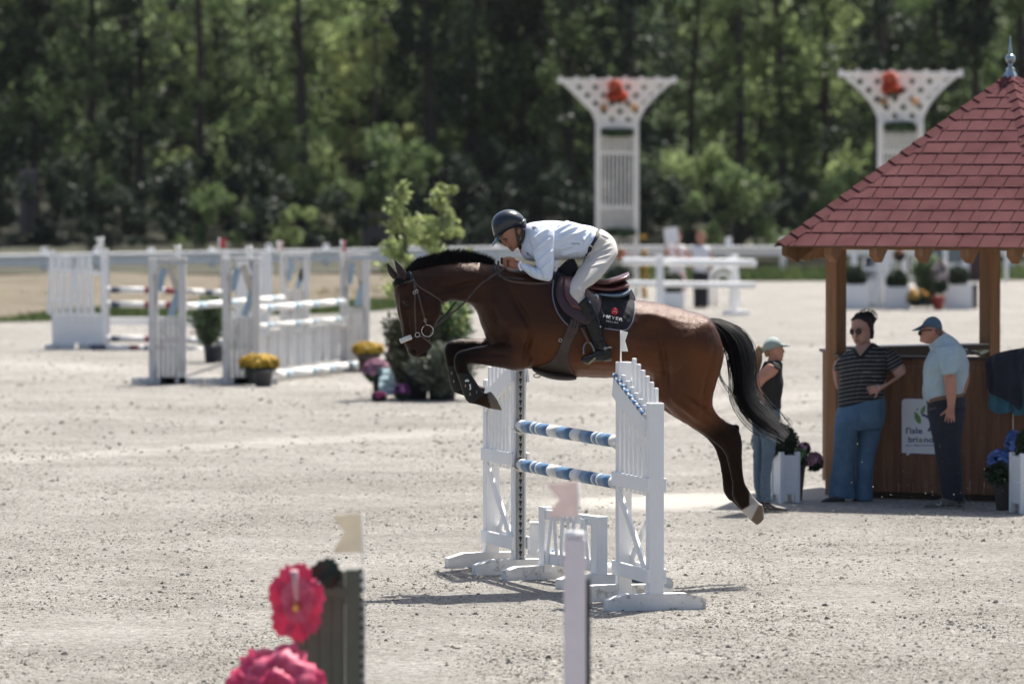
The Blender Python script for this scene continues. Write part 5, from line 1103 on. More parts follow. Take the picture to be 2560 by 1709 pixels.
# ================================================================= PEOPLE BY THE KIOSK
SKIN2 = M('fair_skin', (.42, .23, .17), .5, .08, 14., spec=.35, subs=.12); DENIM = M('blue_denim', (.055, .115, .19), .8, .12, 7., col2=(.09, .165, .25), bump=.3, bs=60); DEN2 = M('faded_denim', (.085, .125, .165), .8, .1, 20., bump=.3, bs=60)
NAVT = M('navy_trousers', (.012, .015, .026), .8, .2, 10., bump=.3, bs=40); SHOE = M('black_shoe', (.012, .012, .013), .5, .3, 20.); GSH = M('olive_trainer', (.09, .09, .075), .65, .2, 25.)
HAIRD = M('dark_curly_hair', (.007, .005, .0045), .7, .4, 40., bump=1., bs=70); HAIRB = M('blonde_hair', (.36, .21, .09), .45, .3, 60., stretch=(3, 3, .6), bump=1., bs=60, col2=(.20, .10, .04))
BLKT = M('black_top', (.008, .008, .009), .8, .3, 8., bump=.4, bs=12); CHAM = M('pale_chambray_shirt', (.28, .37, .41), .85, .06, 5., bump=1., bs=7, col2=(.38, .47, .49))
LENS = M('dark_lens', (.035, .016, .016), .25, 0, spec=.4); BRASS = M('gold_frame', (.35, .22, .12), .3, metal=.8)
def stripes():
    m = M('striped_polo', (.010, .010, .014), .75, .2, 8., bump=.35, bs=12); n = m.node_tree.nodes; l = m.node_tree.links; b = n['Principled BSDF']
    at = n.new('ShaderNodeAttribute'); at.attribute_name = 'Col'; l.new(at.outputs['Color'], b.inputs['Base Color']); return m
POLO = stripes()
def head(mb, d, cx, cy, face, s=1., tilt=0.):
    """face = -1 looks left, +1 looks right, profile; cx,cy centre of the skull; s scale in px"""
    f = face
    def T(x, y):
        a = rad(tilt) * f; X, Y = x * s, y * s; return (cx + f * (X * math.cos(a) - Y * math.sin(a)), cy + X * math.sin(a) + Y * math.cos(a))
    def row(x1, y1, x2, y2, h): return (*T(x1, y1), *T(x2, y2), h * s)
    loft(mb, [row(-8, -33, 8, -33, .03), row(-20, -24, 20, -25, .062), row(-25, -8, 25, -12, .075), row(-24, 4, 26, 0, .073), row(-18, 12, 25, 8, .068), row(-12, 22, 24, 16, .058), row(-8, 28, 25, 26, .048), row(4, 34, 24, 33, .03)], d, 4, 20)
    loft(mb, [row(22, -2, 26, -3, .010), row(24, 3, 29, 2, .013), row(25, 8, 31, 8, .016), row(22, 11, 28, 11, .014)], d, 3, 10)
    loft(mb, [row(22, 13, 27, 14, .020), row(22, 17, 28, 17, .022), row(22, 20, 27.4, 20.5, .02)], d, 3, 10)
    for q in (-1, 1): x, y = T(-3, 4); ball(mb, x, y, d + q * .074 * s, .013 * s, .010, .022 * s)
    return T
def hand(mb, wrist, tip, w_, d, spread, thumb, n=4, curl=.0):
    """palm from wrist towards the finger tips, four fingers and a thumb (picture px)"""
    W_, T_ = np.array(wrist, float), np.array(tip, float); ax = T_ - W_; L = np.linalg.norm(ax); ax /= L; nx = np.array([-ax[1], ax[0]]); pm = W_ + ax * L * .5
    a, b = W_ - nx * w_ * .36, W_ + nx * w_ * .36; c, e = pm - nx * w_ * .5, pm + nx * w_ * .5
    loft(mb, [(a[0], a[1], b[0], b[1], .020), (*(W_ + ax * L * .2 - nx * w_ * .48), *(W_ + ax * L * .2 + nx * w_ * .48), .018), (c[0], c[1], e[0], e[1], .014)], d, 3, 12)
    for i in range(4):
        t = (i - 1.5) / 3; ln = (L * .5) * (1 - .28 * abs(t - .1)); p0 = pm + nx * w_ * .82 * t - ax * 2; dr = ax + nx * spread * t; dr /= np.linalg.norm(dr)
        pts = [P(*(p0 + dr * ln * k * .36), d - curl * k * k * .25 + .0) for k in range(4)]; mb.tube(pts, [.0095, .009, .0085, .007], 7)
    p0 = W_ + ax * L * .22 + nx * thumb * w_ * .4; dr = ax * .75 + nx * thumb * .8; pts = [P(*(p0 + dr * L * k * .16), d - .006 * k) for k in range(4)]; mb.tube(pts, [.012, .0115, .010, .008], 7)
def shade(name, pts, mat, par, r_=.0045): m = MB(); m.tube(pts, r_, 6); return m.build(name, mat, par)
# ---- woman in striped polo (three-quarter view, weight on the counter)
D1 = 52.75; wo = thing('person', 'woman in striped black polo, wide blue jeans and sunglasses leaning on the kiosk', 'person', tuple(P(2125, 1252, D1)))
mb = MB()
loft(mb, [(2146, 786, 2160, 785, .03), (2130, 800, 2170, 797, .075), (2128, 820, 2176, 818, .090), (2128, 836, 2175, 838, .088), (2132, 848, 2169, 852, .078), (2137, 858, 2162, 862, .058), (2143, 864, 2155, 866, .03)], D1, 4, 22)
ball(mb, 2139, 842, D1 - .083, .015, .026, .018); ball(mb, 2140, 836, D1 - .085, .010, .018, .03); ball(mb, 2141, 852, D1 - .070, .022, .016, .007); ball(mb, 2142, 855.5, D1 - .068, .018, .015, .006); ball(mb, 2174, 835, D1 - .02, .010, .02, .026); ball(mb, 2146, 861, D1 - .055, .025, .025, .018)
loft(mb, [(2144, 848, 2174, 842, .055), (2142, 868, 2180, 864, .058), (2130, 884, 2196, 880, .07), (2105, 900, 2215, 892, .11), (2098, 960, 2215, 950, .13), (2098, 1010, 2205, 990, .13)], D1, 4, 18)
# legs inside the jeans, feet
for x0, x1, xf, o in ((2100, 2150, 2100, -.02), (2155, 2205, 2165, .06)):
    loft(mb, inset([(x0, 1030, x1, 1025, .09, o), (x0 + 2, 1090, x1 - 6, 1090, .07, o), (x0, 1150, x1 - 20, 1150, .05, o), (xf - 8, 1225, xf + 12, 1225, .035, o), (xf - 10, 1246, xf + 12, 1246, .035, o)], .7), D1, 3, 12)
# arms
loft(mb, [(2212, 890, 2232, 884, .05, -.05), (2222, 920, 2256, 908, .052, -.08), (2236, 940, 2264, 918, .046, -.10), (2238, 950, 2262, 935, .044, -.14), (2222, 962, 2240, 942, .040, -.2), (2204, 975, 2216, 957, .032, -.24), (2197, 977, 2204, 960, .027, -.25)], D1, 4, 14)
hand(mb, (2201, 968), (2166, 978), 19, D1 - .26, .25, -1)
loft(mb, [(2086, 905, 2104, 890, .05, .02), (2082, 925, 2102, 925, .045, .05), (2085, 950, 2101, 948, .038, .10), (2092, 972, 2106, 968, .032, .14), (2102, 984, 2112, 976, .028, .16)], D1, 4, 12)
organic('body', mb, SKIN2, wo, .006, 3)
mb = MB(); loft(mb, [(2136, 872, 2186, 858, .095), (2112, 886, 2206, 872, .13), (2096, 900, 2222, 884, .155), (2097, 925, 2220, 910, .175), (2098, 955, 2214, 940, .17), (2096, 985, 2208, 968, .165), (2094, 1017, 2209, 992, .165)], D1, 4, 28, .85)
loft(mb, [(2186, 872, 2214, 868, .06), (2208, 902, 2240, 878, .085, -.02), (2216, 925, 2252, 895, .078, -.05), (2222, 934, 2256, 906, .07, -.07)], D1, 4, 18); loft(mb, [(2110, 888, 2124, 876, .06), (2092, 900, 2112, 884, .07), (2086, 920, 2108, 915, .062, .02), (2087, 926, 2106, 922, .058, .03)], D1, 4, 16)
def polocol(c):
    px, py = proj(c); arm = px > 2215; k = np.where(arm, (py - .75 * (2215 - px) * -1 * .0) + .55 * (px - 2215), py + .10 * (px - 2150) + 3. * np.sin((px - 2100) / 26.)); ph = np.mod(k, 10.2); on = (np.abs(ph - 5.1) < .85).astype(float)
    base = np.array([.009, .009, .013]); lt = np.array([.20, .20, .17]); on = on * (py > 868); return base + (lt - base) * on[:, None]
_, WB = organic('polo_shirt', mb, POLO, wo, .0055, 3, wr(.011, 7, 1.2, (1, 1, 1.6)), polocol)
m = MB(); strap(m, [(2134, 874), (2143, 885), (2150, 897)], 7, [WB], .004, .008); strap(m, [(2184, 858), (2170, 874), (2151, 896)], 9, [WB], .004, .010); m.build('collar', BLKT, wo)
m = MB(); patch(m, [(2137, 864), (2143, 882), (2149, 894)], [(2180, 856), (2166, 878), (2152, 895)], [WB], .003, .002, 6, 6); m.build('open_neck', SKIN2, wo)
m = MB(); strap(m, [(2154, 892), (2154, 897)], 2, [WB], .004, .002, 2); m.build('chest_emblem', WHT, wo)
mb = MB(); loft(mb, [(2096, 1012, 2208, 985, .155), (2090, 1035, 2215, 1010, .18), (2088, 1060, 2212, 1045, .18), (2090, 1080, 2204, 1070, .15)], D1, 4, 24, .9)
for (st_) in ([(2089, 1050, 2150, 1050, .12, -.06), (2086, 1090, 2142, 1090, .105, -.06), (2084, 1130, 2138, 1130, .095, -.05), (2080, 1170, 2136, 1170, .095, -.04), (2075, 1205, 2136, 1208, .10, -.03), (2071, 1240, 2137, 1246, .105, -.03)],
              [(2146, 1050, 2212, 1040, .12, .03), (2142, 1090, 2202, 1080, .11, .04), (2139, 1130, 2190, 1125, .10, .04), (2138, 1170, 2184, 1168, .10, .04), (2137, 1210, 2182, 1210, .105, .04), (2137, 1249, 2181, 1250, .11, .04)]): loft(mb, st_, D1, 4, 20, .9)
_, JB = organic('jeans', mb, DENIM, wo, .008, 3, wr(.011, 4.5, 7.7, (1, 1, .7)))
DS = M('denim_seam', (.035, .07, .12), .8)
m = MB(); strap(m, [(2205, 1000), (2200, 1018), (2204, 1030)], 1.2, [JB], .003, .002); m.build('pocket_seam', DS, wo)
m = MB(); strap(m, [(2148, 1030), (2146, 1048), (2141, 1062)], 1.4, [JB], .003, .002); m.build('fly_seam', DS, wo)
for x0, x1, o in ((2052, 2112, -.10), (2128, 2176, .02)):
    mb = MB(); loft(mb, [(x0, 1252, x0 + 3, 1258, .03, o), (x0 + 8, 1246, x0 + 10, 1259, .045, o), (x0 + 26, 1240, x0 + 26, 1259, .045, o), (x1 - 8, 1236, x1 - 8, 1259, .042, o), (x1, 1240, x1, 1258, .03, o)], D1, 4, 14, .85); organic('shoe', mb, SHOE, wo, .007, 2)
mb = MB(); loft(mb, [(2142, 783, 2162, 780, .04, .02), (2128, 795, 2180, 790, .088, .02), (2129, 803, 2184, 804, .10, .035), (2153, 812, 2186, 822, .10, .045), (2166, 826, 2184, 836, .085, .05), (2168, 846, 2182, 848, .06, .05)], D1, 4, 20); ball(mb, 2171, 791, D1 + .03, .062, .07, .040, 25); ball(mb, 2157, 788, D1 + .02, .045, .06, .025); ball(mb, 2180, 799, D1 + .03, .035, .05, .04)
hb, _ = organic('hair', mb, HAIRD, wo, .007, 2, wr(.012, 26, 2., ridge=False))
m = MB(); r = random.Random(5)
for i in range(60):
    a = r.uniform(-.6, 3.6); x, y = 2168 + 19 * math.cos(a), 792 - 15 * math.sin(a); pts = []; 
    for k in range(5): pts.append(P(x + 3 * k * math.cos(a) * .5 + r.gauss(0, 1.3), y - 3 * k * math.sin(a) * .5 + r.gauss(0, 1.3), D1 + .03 + r.gauss(0, .02)))
    m.tube(pts, .0022, 4)
for i in range(14): x = 2178 + r.gauss(0, 3); m.tube([P(x + r.gauss(0, 1.2) + k, 830 + k * 5, D1) for k in range(4)], .0018, 4)
kind(m.build('stray_curls', HAIRD, wo))
for x, w_, dd in ((2129.5, 9, -.10), (2146, 13, -.122)): m = MB(); c = P(x, 829, D1 + dd); m.ell(c, (w_ / 270 * .62, .008, .029), None, 14, 8); m.build('lens', LENS, wo)
shade('glasses_frame', [P(2125, 821, D1 - .085), P(2131, 820, D1 - .115), P(2138, 822.5, D1 - .13), P(2146, 820.5, D1 - .128), P(2156, 822, D1 - .105), P(2173, 828, D1 - .03)], BRASS, wo, .004)
m = MB(); m.tube([P(2136, 852.8, D1 - .086), P(2141, 852.2, D1 - .093), P(2147, 852.8, D1 - .083)], .005, 6); m.build('lips', M('rose_lips', (.30, .09, .08), .45), wo)
m = MB(); m.tube([P(2200.5 + 1.5 * math.cos(t) - 1, 968 + 9.5 * math.sin(t), D1 - .25 + .03 * math.cos(t)) for t in np.linspace(0, 6.28, 15)], .004, 6); m.build('bracelet', SILV, wo)
# ---- man in chambray shirt, seen from his left, head bent
D2 = 51.75; ma = thing('person', 'man in pale blue shirt, navy trousers and blue cap standing by the kiosk sign', 'person', tuple(P(2370, 1270, D2)))
mb = MB(); T = head(mb, D2, 2329, 828, -1, .97, 14)
loft(mb, [(2318, 848, 2354, 822, .06), (2328, 866, 2368, 835, .065), (2348, 880, 2380, 856, .07), (2350, 920, 2395, 905, .09), (2345, 990, 2390, 980, .09), (2348, 1030, 2390, 1015, .09)], D2, 4, 18)
for o in (-.10, .10): loft(mb, inset([(2322, 1020, 2408, 1015, .09, o), (2332, 1090, 2400, 1085, .075, o), (2346, 1140, 2398, 1135, .055, o), (2352, 1200, 2400, 1200, .045, o), (2366, 1244, 2404, 1244, .035, o)], .6), D2, 3, 12)
loft(mb, [(2354, 885, 2378, 878, .035, -.16), (2358, 918, 2386, 918, .045, -.22), (2359, 935, 2389, 935, .05, -.24), (2360, 955, 2392, 960, .048, -.25), (2364, 985, 2391, 985, .040, -.26), (2368, 1008, 2388, 1008, .030, -.26), (2368, 1020, 2387, 1020, .028, -.26)], D2, 4, 14)
hand(mb, (2377, 1016), (2374, 1058), 22, D2 - .26, .3, 1, curl=.01)
loft(mb, [(2396, 900, 2420, 905, .045, .2), (2405, 930, 2424, 930, .042, .2), (2408, 955, 2422, 955, .038, .2), (2398, 985, 2412, 985, .035, .18), (2390, 1000, 2402, 1003, .03, .16)], D2, 4, 12)
organic('body', mb, SKIN2 and M('ruddy_skin', (.40, .19, .13), .5, .1, 12., subs=.1), ma, .006, 3)
mb = MB(); loft(mb, [(2325, 864, 2364, 836, .085), (2330, 876, 2384, 848, .13), (2322, 892, 2402, 862, .175), (2313, 912, 2416, 884, .20), (2309, 940, 2422, 920, .20), (2309, 970, 2417, 955, .19), (2310, 1000, 2409, 984, .18)], D2, 4, 28, .88)
loft(mb, [(2340, 872, 2392, 866, .07, -.14), (2345, 895, 2393, 892, .085, -.20), (2352, 915, 2392, 918, .082, -.24), (2355, 936, 2392, 930, .075, -.25)], D2, 4, 18)
loft(mb, [(2385, 866, 2410, 880, .07, .14), (2392, 892, 2424, 900, .075, .2), (2396, 915, 2425, 918, .07, .2)], D2, 4, 16)
_, MBV = organic('shirt', mb, CHAM, ma, .006, 3, wr(.015, 5.5, 4.1, (1, 1, 1.3)))
m = MB(); strap(m, [(2363, 838), (2350, 846), (2336, 858), (2328, 868)], 9, MBV, .002, .012); m.build('collar', CHAM, ma)
mb = MB(); loft(mb, [(2318, 1000, 2410, 984, .165), (2320, 1025, 2414, 1012, .175), (2324, 1055, 2412, 1045, .17)], D2, 4, 24, .9)
for o in (-.10, .10): loft(mb, [(2322, 1030, 2413, 1020, .10, o), (2328, 1075, 2406, 1070, .10, o), (2336, 1115, 2400, 1115, .088, o), (2342, 1150, 2402, 1150, .08, o), (2348, 1190, 2405, 1190, .075, o), (2352, 1232, 2408, 1234, .07, o), (2360, 1246, 2408, 1248, .07, o)], D2, 4, 20, .9)
_, TB_ = organic('trousers', mb, NAVT, ma, .008, 3, wr(.011, 5, 9.1, (1, 1, 1.4)))
m = MB(); strap(m, [(2316, 1006), (2336, 998), (2360, 993), (2385, 990), (2409, 986)], 9, [TB_, MBV], .003, .006); m.build('belt', M('tan_belt', (.14, .075, .04), .5, .15), ma)
m = MB(); strap(m, [(2322, 1023), (2332, 1021), (2340, 1020)], 1., TB_, .003, .003); m.build('pocket_edge', M('thread_grey', (.2, .2, .2), .7), ma)
for x0, x1, y, o in ((2309, 2396, 1270, -.12), (2330, 2414, 1262, .12)):
    mb = MB(); loft(mb, [(x0, y - 7, x0 + 2, y, .02, o), (x0 + 12, y - 13, x0 + 12, y + .5, .042, o), (x0 + 32, y - 20, x0 + 32, y + 1, .048, o), (x0 + 55, y - 27, x0 + 55, y + 1, .045, o), (x1 - 12, y - 27, x1 - 12, y, .042, o), (x1, y - 14, x1 - 1, y - 2, .03, o)], D2, 4, 16, .85); _, sb = organic('trainer', mb, GSH, ma, .006, 2)
    m = MB(); loft(m, [(x0 + 1, y - 3, x0 + 2, y + 2, .03, o), (x0 + 30, y - 4, x0 + 30, y + 3, .052, o), (x1 - 4, y - 5, x1 - 4, y + 2, .04, o)], D2, 4, 14, .7); m.build('trainer_sole', M('pale_sole', (.22, .21, .18), .7), ma)
    if o < 0: m = MB(); strap(m, [(x0 + 30, y - 12), (x0 + 40, y - 8), (x0 + 44, y - 16)], 3.4, sb, .003, .003); m.build('trainer_patch', M('pale_grey_patch', (.34, .36, .34), .6), ma)
e = MB(); e.ell(P(2333, 830, D2 - .082), (.014, .012, .024), Matrix.Rotation(.2, 3, 'Y'), 10, 8); e.build('ear', MATS['ruddy_skin'], ma)
CAPB = M('slate_blue_cap', (.045, .085, .13), .75, .12, 20., bump=.3, bs=60)
mb = MB(); loft(mb, [(2300, 820, 2303, 815, .03), (2300, 822, 2318, 795, .075), (2300, 822, 2336, 790.5, .088), (2310, 819, 2350, 800, .088), (2330, 822, 2355, 812, .082), (2352, 826, 2356, 820, .06)], D2, 4, 22); _, cb = organic('cap', mb, CAPB, ma, .006, 3)
def visor(par, d, base1, tip, base2, hw, mat, face):
    m = MB(); v = []; 
    for i in range(9):
        a = (i / 8 - .5) * 2; k = 1 - a * a * .8
        for (bx_, by_, h) in ((base1[0], base1[1], 0), (base1[0] + (tip[0] - base1[0]) * k, base1[1] + (tip[1] - base1[1]) * k, 0), (base2[0] + (tip[0] - base2[0]) * k, base2[1] + (tip[1] - base2[1]) * k + 1., 0), (base2[0], base2[1], 0)): v.append(P(bx_, by_ + 2 * a * a, d + a * hw))
    m.add(v, [(i * 4 + j, i * 4 + (j + 1) % 4, i * 4 + 4 + (j + 1) % 4, i * 4 + 4 + j) for i in range(8) for j in range(4)] + [(0, 1, 2, 3), (35, 34, 33, 32)], True); return m.build('visor', mat, par)
visor(ma, D2, (2303, 813), (2279, 826), (2303, 822), .075, CAPB, -1)
m = MB(); m.ell(P(2300, 833, D2 - .052), (.016, .012, .020), None, 12, 8); m.build('sunglasses_lens', LENS, ma); m = MB(); m.ell(P(2299, 833, D2 + .04), (.016, .012, .020), None, 12, 8); m.build('sunglasses_lens', LENS, ma); shade('sunglasses_arm', [P(2298, 828, D2 - .065), P(2312, 826, D2 - .078), P(2330, 824, D2 - .08)], M('dark_frame', (.03, .015, .01), .3), ma, .005)
mb = MB(); loft(mb, [(2326, 824, 2352, 820, .080), (2336, 834, 2357, 830, .076), (2346, 842, 2357, 840, .06)], D2, 3, 14); organic('hair', mb, M('short_grey_brown_hair', (.14, .08, .06), .8), ma, .007, 2)
# ---- young woman in cap with ponytail
D3 = 51.1; gr = thing('person', 'young woman in black top, grey-blue jeans and pale cap beside the horse tail', 'person', tuple(P(1930, 1278, D3)))
mb = MB(); T = head(mb, D3, 1934, 873, 1, .90, -2)
loft(mb, [(1922, 890, 1944, 886, .05), (1918, 904, 1946, 902, .052), (1912, 925, 1946, 915, .08), (1910, 950, 1946, 950, .09), (1914, 1015, 1944, 1010, .07), (1905, 1040, 1940, 1040, .08)], D3, 4, 16)
for st_ in ([(1892, 1050, 1949, 1048, .10, -.07), (1900, 1090, 1942, 1090, .085, -.07), (1904, 1130, 1937, 1130, .07, -.06), (1904, 1170, 1930, 1165, .062, -.06), (1902, 1210, 1925, 1205, .052, -.06), (1904, 1258, 1926, 1256, .05, -.06)], [(1880, 1050, 1925, 1050, .10, .07), (1882, 1090, 1912, 1090, .085, .08), (1882, 1140, 1908, 1140, .07, .08), (1882, 1180, 1906, 1180, .06, .08), (1886, 1220, 1906, 1220, .05, .08), (1890, 1254, 1910, 1254, .048, .08)]): loft(mb, inset(st_, .65), D3, 3, 12)
loft(mb, [(1920, 906, 1950, 922, .045, -.15), (1905, 922, 1938, 938, .045, -.17), (1890, 940, 1917, 952, .042, -.18), (1880, 954, 1904, 966, .040, -.17), (1884, 972, 1902, 968, .036, -.14), (1894, 990, 1908, 982, .03, -.08), (1902, 1002, 1914, 994, .028, -.03)], D3, 4, 14)
loft(mb, [(1915, 915, 1935, 925, .04, .15), (1895, 935, 1915, 945, .04, .17), (1888, 960, 1904, 960, .035, .14), (1895, 990, 1908, 985, .03, .08)], D3, 4, 12)
hand(mb, (1905, 996), (1925, 1020), 14, D3 - .06, .2, -1)
organic('body', mb, M('warm_skin', (.42, .20, .13), .5, .1, 12., subs=.12), gr, .006, 3)  # one even warm skin tone over the whole body
mb = MB(); loft(mb, [(1910, 905, 1948, 900, .075), (1904, 918, 1956, 908, .13), (1896, 938, 1955, 930, .15), (1898, 960, 1959, 958, .15), (1903, 985, 1957, 975, .13), (1908, 1005, 1953, 1000, .125), (1906, 1024, 1953, 1020, .135)], D3, 4, 24, .9); loft(mb, [(1928, 902, 1950, 912, .05, -.12), (1928, 914, 1952, 926, .055, -.15)], D3, 3, 14); organic('top', mb, BLKT, gr, .006, 3, wr(.006, 8, 3.1))
mb = MB(); loft(mb, [(1902, 1014, 1953, 1014, .125), (1890, 1032, 1953, 1030, .145), (1880, 1052, 1949, 1052, .15), (1884, 1072, 1942, 1072, .13)], D3, 4, 22, .9)
for (st_) in ([(1892, 1050, 1949, 1048, .10, -.07), (1900, 1090, 1942, 1090, .085, -.07), (1904, 1130, 1937, 1130, .07, -.06), (1904, 1170, 1930, 1165, .062, -.06), (1902, 1210, 1925, 1205, .052, -.06), (1902, 1254, 1929, 1250, .05, -.06)], [(1880, 1050, 1925, 1050, .10, .07), (1882, 1090, 1912, 1090, .085, .08), (1882, 1140, 1908, 1140, .07, .08), (1882, 1180, 1906, 1180, .06, .08), (1886, 1220, 1906, 1220, .05, .08), (1890, 1252, 1910, 1252, .048, .08)]): loft(mb, st_, D3, 4, 18)
organic('jeans', mb, DEN2, gr, .007, 3, wr(.011, 6, 2.2, (1, 1, 1.6)))
for x0, x1, y, o in ((1904, 1970, 1278, -.07), (1886, 1948, 1272, .09)):
    mb = MB(); loft(mb, [(x0, y - 18, x0 + 1, y - 2, .028, o), (x0 + 14, y - 26, x0 + 14, y, .038, o), (x0 + 34, y - 16, x0 + 34, y + .5, .04, o), (x1 - 10, y - 11, x1 - 10, y, .038, o), (x1, y - 6, x1 - 1, y - 1, .02, o)], D3, 4, 14, .85); organic('shoe', mb, SHOE, gr, .006, 2)
    m = MB(); loft(m, [(x0 + 1, y - 3, x0 + 2, y + 2, .03, o), (x0 + 30, y - 2, x0 + 30, y + 3, .042, o), (x1 - 1, y - 3, x1 - 1, y + 1, .03, o)], D3, 3, 12, .7); m.build('shoe_sole', M('grey_sole', (.2, .2, .2), .7), gr)
CAPG = M('sage_cap', (.26, .31, .29), .75, .08, 20.)
mb = MB(); loft(mb, [(1904, 872, 1908, 862, .05), (1904, 878, 1916, 848, .078), (1912, 880, 1932, 841, .088), (1930, 876, 1948, 847, .085), (1944, 869, 1956, 860, .06)], D3, 4, 22); organic('cap', mb, CAPG, gr, .006, 3); visor(gr, D3, (1950, 857), (1977, 864), (1950, 865), .075, CAPG, 1)
mb = MB(); loft(mb, [(1908, 870, 1930, 878, .07), (1910, 884, 1926, 884, .06), (1914, 892, 1922, 890, .03)], D3, 3, 14); ball(mb, 1905, 872, D3, .03, .03, .03); loft(mb, [(1896, 862, 1910, 876, .035), (1888, 876, 1906, 884, .04), (1885, 895, 1905, 898, .04), (1883, 915, 1902, 914, .036), (1884, 930, 1896, 932, .02), (1886, 938, 1890, 940, .008)], D3, 4, 16); organic('hair', mb, HAIRB, gr, .006, 1, wr(.007, 20, 1.1, (1, 1, .25)))
# ================================================================= FENCE AND BACKGROUND THINGS
FWP = M('fence_white', (.86, .86, .85), .5, .05, 2.)
fn0 = P(-120, 640, 137); 
def FY(px): return 137 + (150.5 - 137) * min(1.12, max(-.1, px / 1950))
fe = thing('rail_fence', 'long white board fence running along the back of the arena', 'fence', tuple(P(1280, 680, 146)))
def frail(x0, x1, yt0, yt1, th, n, name='rail', dz=0.):
    for i in range(n):
        a, b = x0 + (x1 - x0) * i / n, x0 + (x1 - x0) * (i + 1) / n; ya, yb = yt0 + (yt1 - yt0) * i / n, yt0 + (yt1 - yt0) * (i + 1) / n
        p = P(a, ya, FY(a)); q = P(b, yb, FY(b)); m = MB(); m.bar(p + (q - p) * .003, q - (q - p) * .003, .05 * 3, th, side=(0, 1, 0)) if False else m.box(((p.x + q.x) / 2, (p.y + q.y) / 2, (p.z + q.z) / 2), ((q - p).length - .01, .18 if name == 'top_rail' else .05, th), Matrix.Rotation(math.atan2(q.y - p.y, q.x - p.x), 3, 'Z') @ Matrix.Rotation(-math.atan2(q.z - p.z, math.hypot(q.x - p.x, q.y - p.y)), 3, 'Y'), bev=.01); m.build(name, FWP, fe)
frail(-60, 1400, 642, 618, .085, 9, 'top_rail'); frail(-60, 1400, 657, 633, .20, 9)
frail(1400, 2700, 619, 619, .085, 8, 'top_rail'); frail(1400, 2700, 631, 631, .17, 8)
for i, px in enumerate((-40, 110, 242, 378, 530, 672, 815, 960, 1100, 1240, 1390, 1530, 1680, 1822, 1957, 2100, 2230, 2380, 2530, 2640)):
    d = FY(px); t = P(px, 650 if px < 600 else 640 if px < 1300 else 622, d); m = MB(); m.box((t.x, t.y + .045, (t.z) / 2 + .15), (.15, .03 + .06, t.z - .3 + .6), bev=.01); m.build('post', FWP, fe)
# weathered totem-like stump left, frame right
OLD = M('old_timber', (.10, .09, .09), .9, .3, 3., stretch=(4, 4, .5), col2=(.16, .13, .12), bump=.6)
p = P(72, 700, 158); t = thing('timber_block', 'tall weathered square timber block behind the fence at the far left', 'timber block', (p.x, p.y, .4)); bx('block', (0, 0, 1.22), (.42, .40, 2.45), OLD, t, Matrix.Rotation(.7, 3, 'Z'), .04); bx('base', (-.05, 0, .25), (.85, .7, .9), M('old_timber_dark', (.06, .035, .03), .9, .3, 3.), t, Matrix.Rotation(.7, 3, 'Z'), .05)
p = P(940, 690, 156); t = thing('wooden_obstacle', 'weathered timber frame of two posts and boards behind the fence', 'timber frame', (p.x, p.y, .3))
for x in (-.30, .36): bx('post', (x, 0, .68), (.13, .13, 1.50), OLD, t)
for i in range(5): bx('board', (.03, .03, .15 + i * .19), (.62, .04, .17), OLD, t)
bx('board', (.03, .03, 1.30), (.55, .04, .10), OLD, t)
# ================================================================= PLANTS
def leafmass(m, c, rx, ry, rz, n, s, seed, flat=.5, shell=.35, up=0.):
    r = random.Random(seed); v = []; f = []
    for _ in range(n):
        while True:
            p = Vector((r.uniform(-1, 1), r.uniform(-1, 1), r.uniform(-1, 1))); L = p.length
            if shell < L < 1: break
        q = Vector((c[0] + p.x * rx, c[1] + p.y * ry, c[2] + p.z * rz)); k = s * r.uniform(.6, 1.4)
        a = Vector((r.gauss(0, 1), r.gauss(0, 1), r.gauss(0, 1) + up)).normalized(); b = a.orthogonal().normalized(); b = Matrix.Rotation(r.uniform(0, 6.28), 3, a) @ b; e = a.cross(b); o = len(v)
        v += [q - b * k, q - e * k * flat, q + b * k, q + e * k * flat]; f.append((o, o + 1, o + 2, o + 3))
    m.add(v, f)
BOX = M('box_leaf', (.022, .040, .015), .6, .3, 8., isl=.5, trans=.2); PWH = M('planter_white', (.70, .71, .72), .5, .03, 3.); POTG = M('grey_pot', (.075, .075, .08), .6, .15, 6.); POTD = M('black_pot', (.02, .02, .022), .5, .2)
def ballbush(label, px, ytop, ybot, d, wpx, group=None, leaf=BOX, name='box_ball', n=2600, s=.014, mx=1.):
    c = P(px, (ytop + ybot) / 2, d); rx = wpx / 2 * d / F; rz = (ybot - ytop) / 2 * d / F; t = thing(name, label, 'shrub', (c.x, c.y, c.z), 0, group)
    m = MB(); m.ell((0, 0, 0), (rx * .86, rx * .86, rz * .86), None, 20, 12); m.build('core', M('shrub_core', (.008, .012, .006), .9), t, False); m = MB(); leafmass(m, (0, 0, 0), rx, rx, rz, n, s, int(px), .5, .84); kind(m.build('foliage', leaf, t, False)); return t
def planter(label, px, ytop, ybot, d, wpx, group=None, rz=.3, legs=True):
    c = P(px, ybot, d); w_ = wpx * d / F; h = (ybot - ytop) * d / F; z0 = .0; t = thing('planter_box', label, 'planter', (c.x, c.y, 0), rz, group); k = .75 * w_ if rz else w_
    lf = .10 * h / .6 if legs else 0; th = .02
    for i, (x, y, a, b) in enumerate(((0, -k / 2, k, th), (0, k / 2, k, th), (-k / 2, 0, th, k - .05), (k / 2, 0, th, k - .05))): bx('panel', (x, y, lf + (h - lf) / 2), (a, b, h - lf), PWH, t)
    for x in (-1, 1):
        for y in (-1, 1): bx('corner_post', (x * k / 2, y * k / 2, (h + .03) / 2), (.045, .045, h + .03), PWH, t)
    bx('soil', (0, 0, h - .05), (k - .04, k - .04, .03), M('potting_soil', (.03, .02, .015), .95), t); return t
planter('white planter box with a box ball behind the young woman in the cap', 1962, 1137, 1256, 52.6, 60, None, .45)
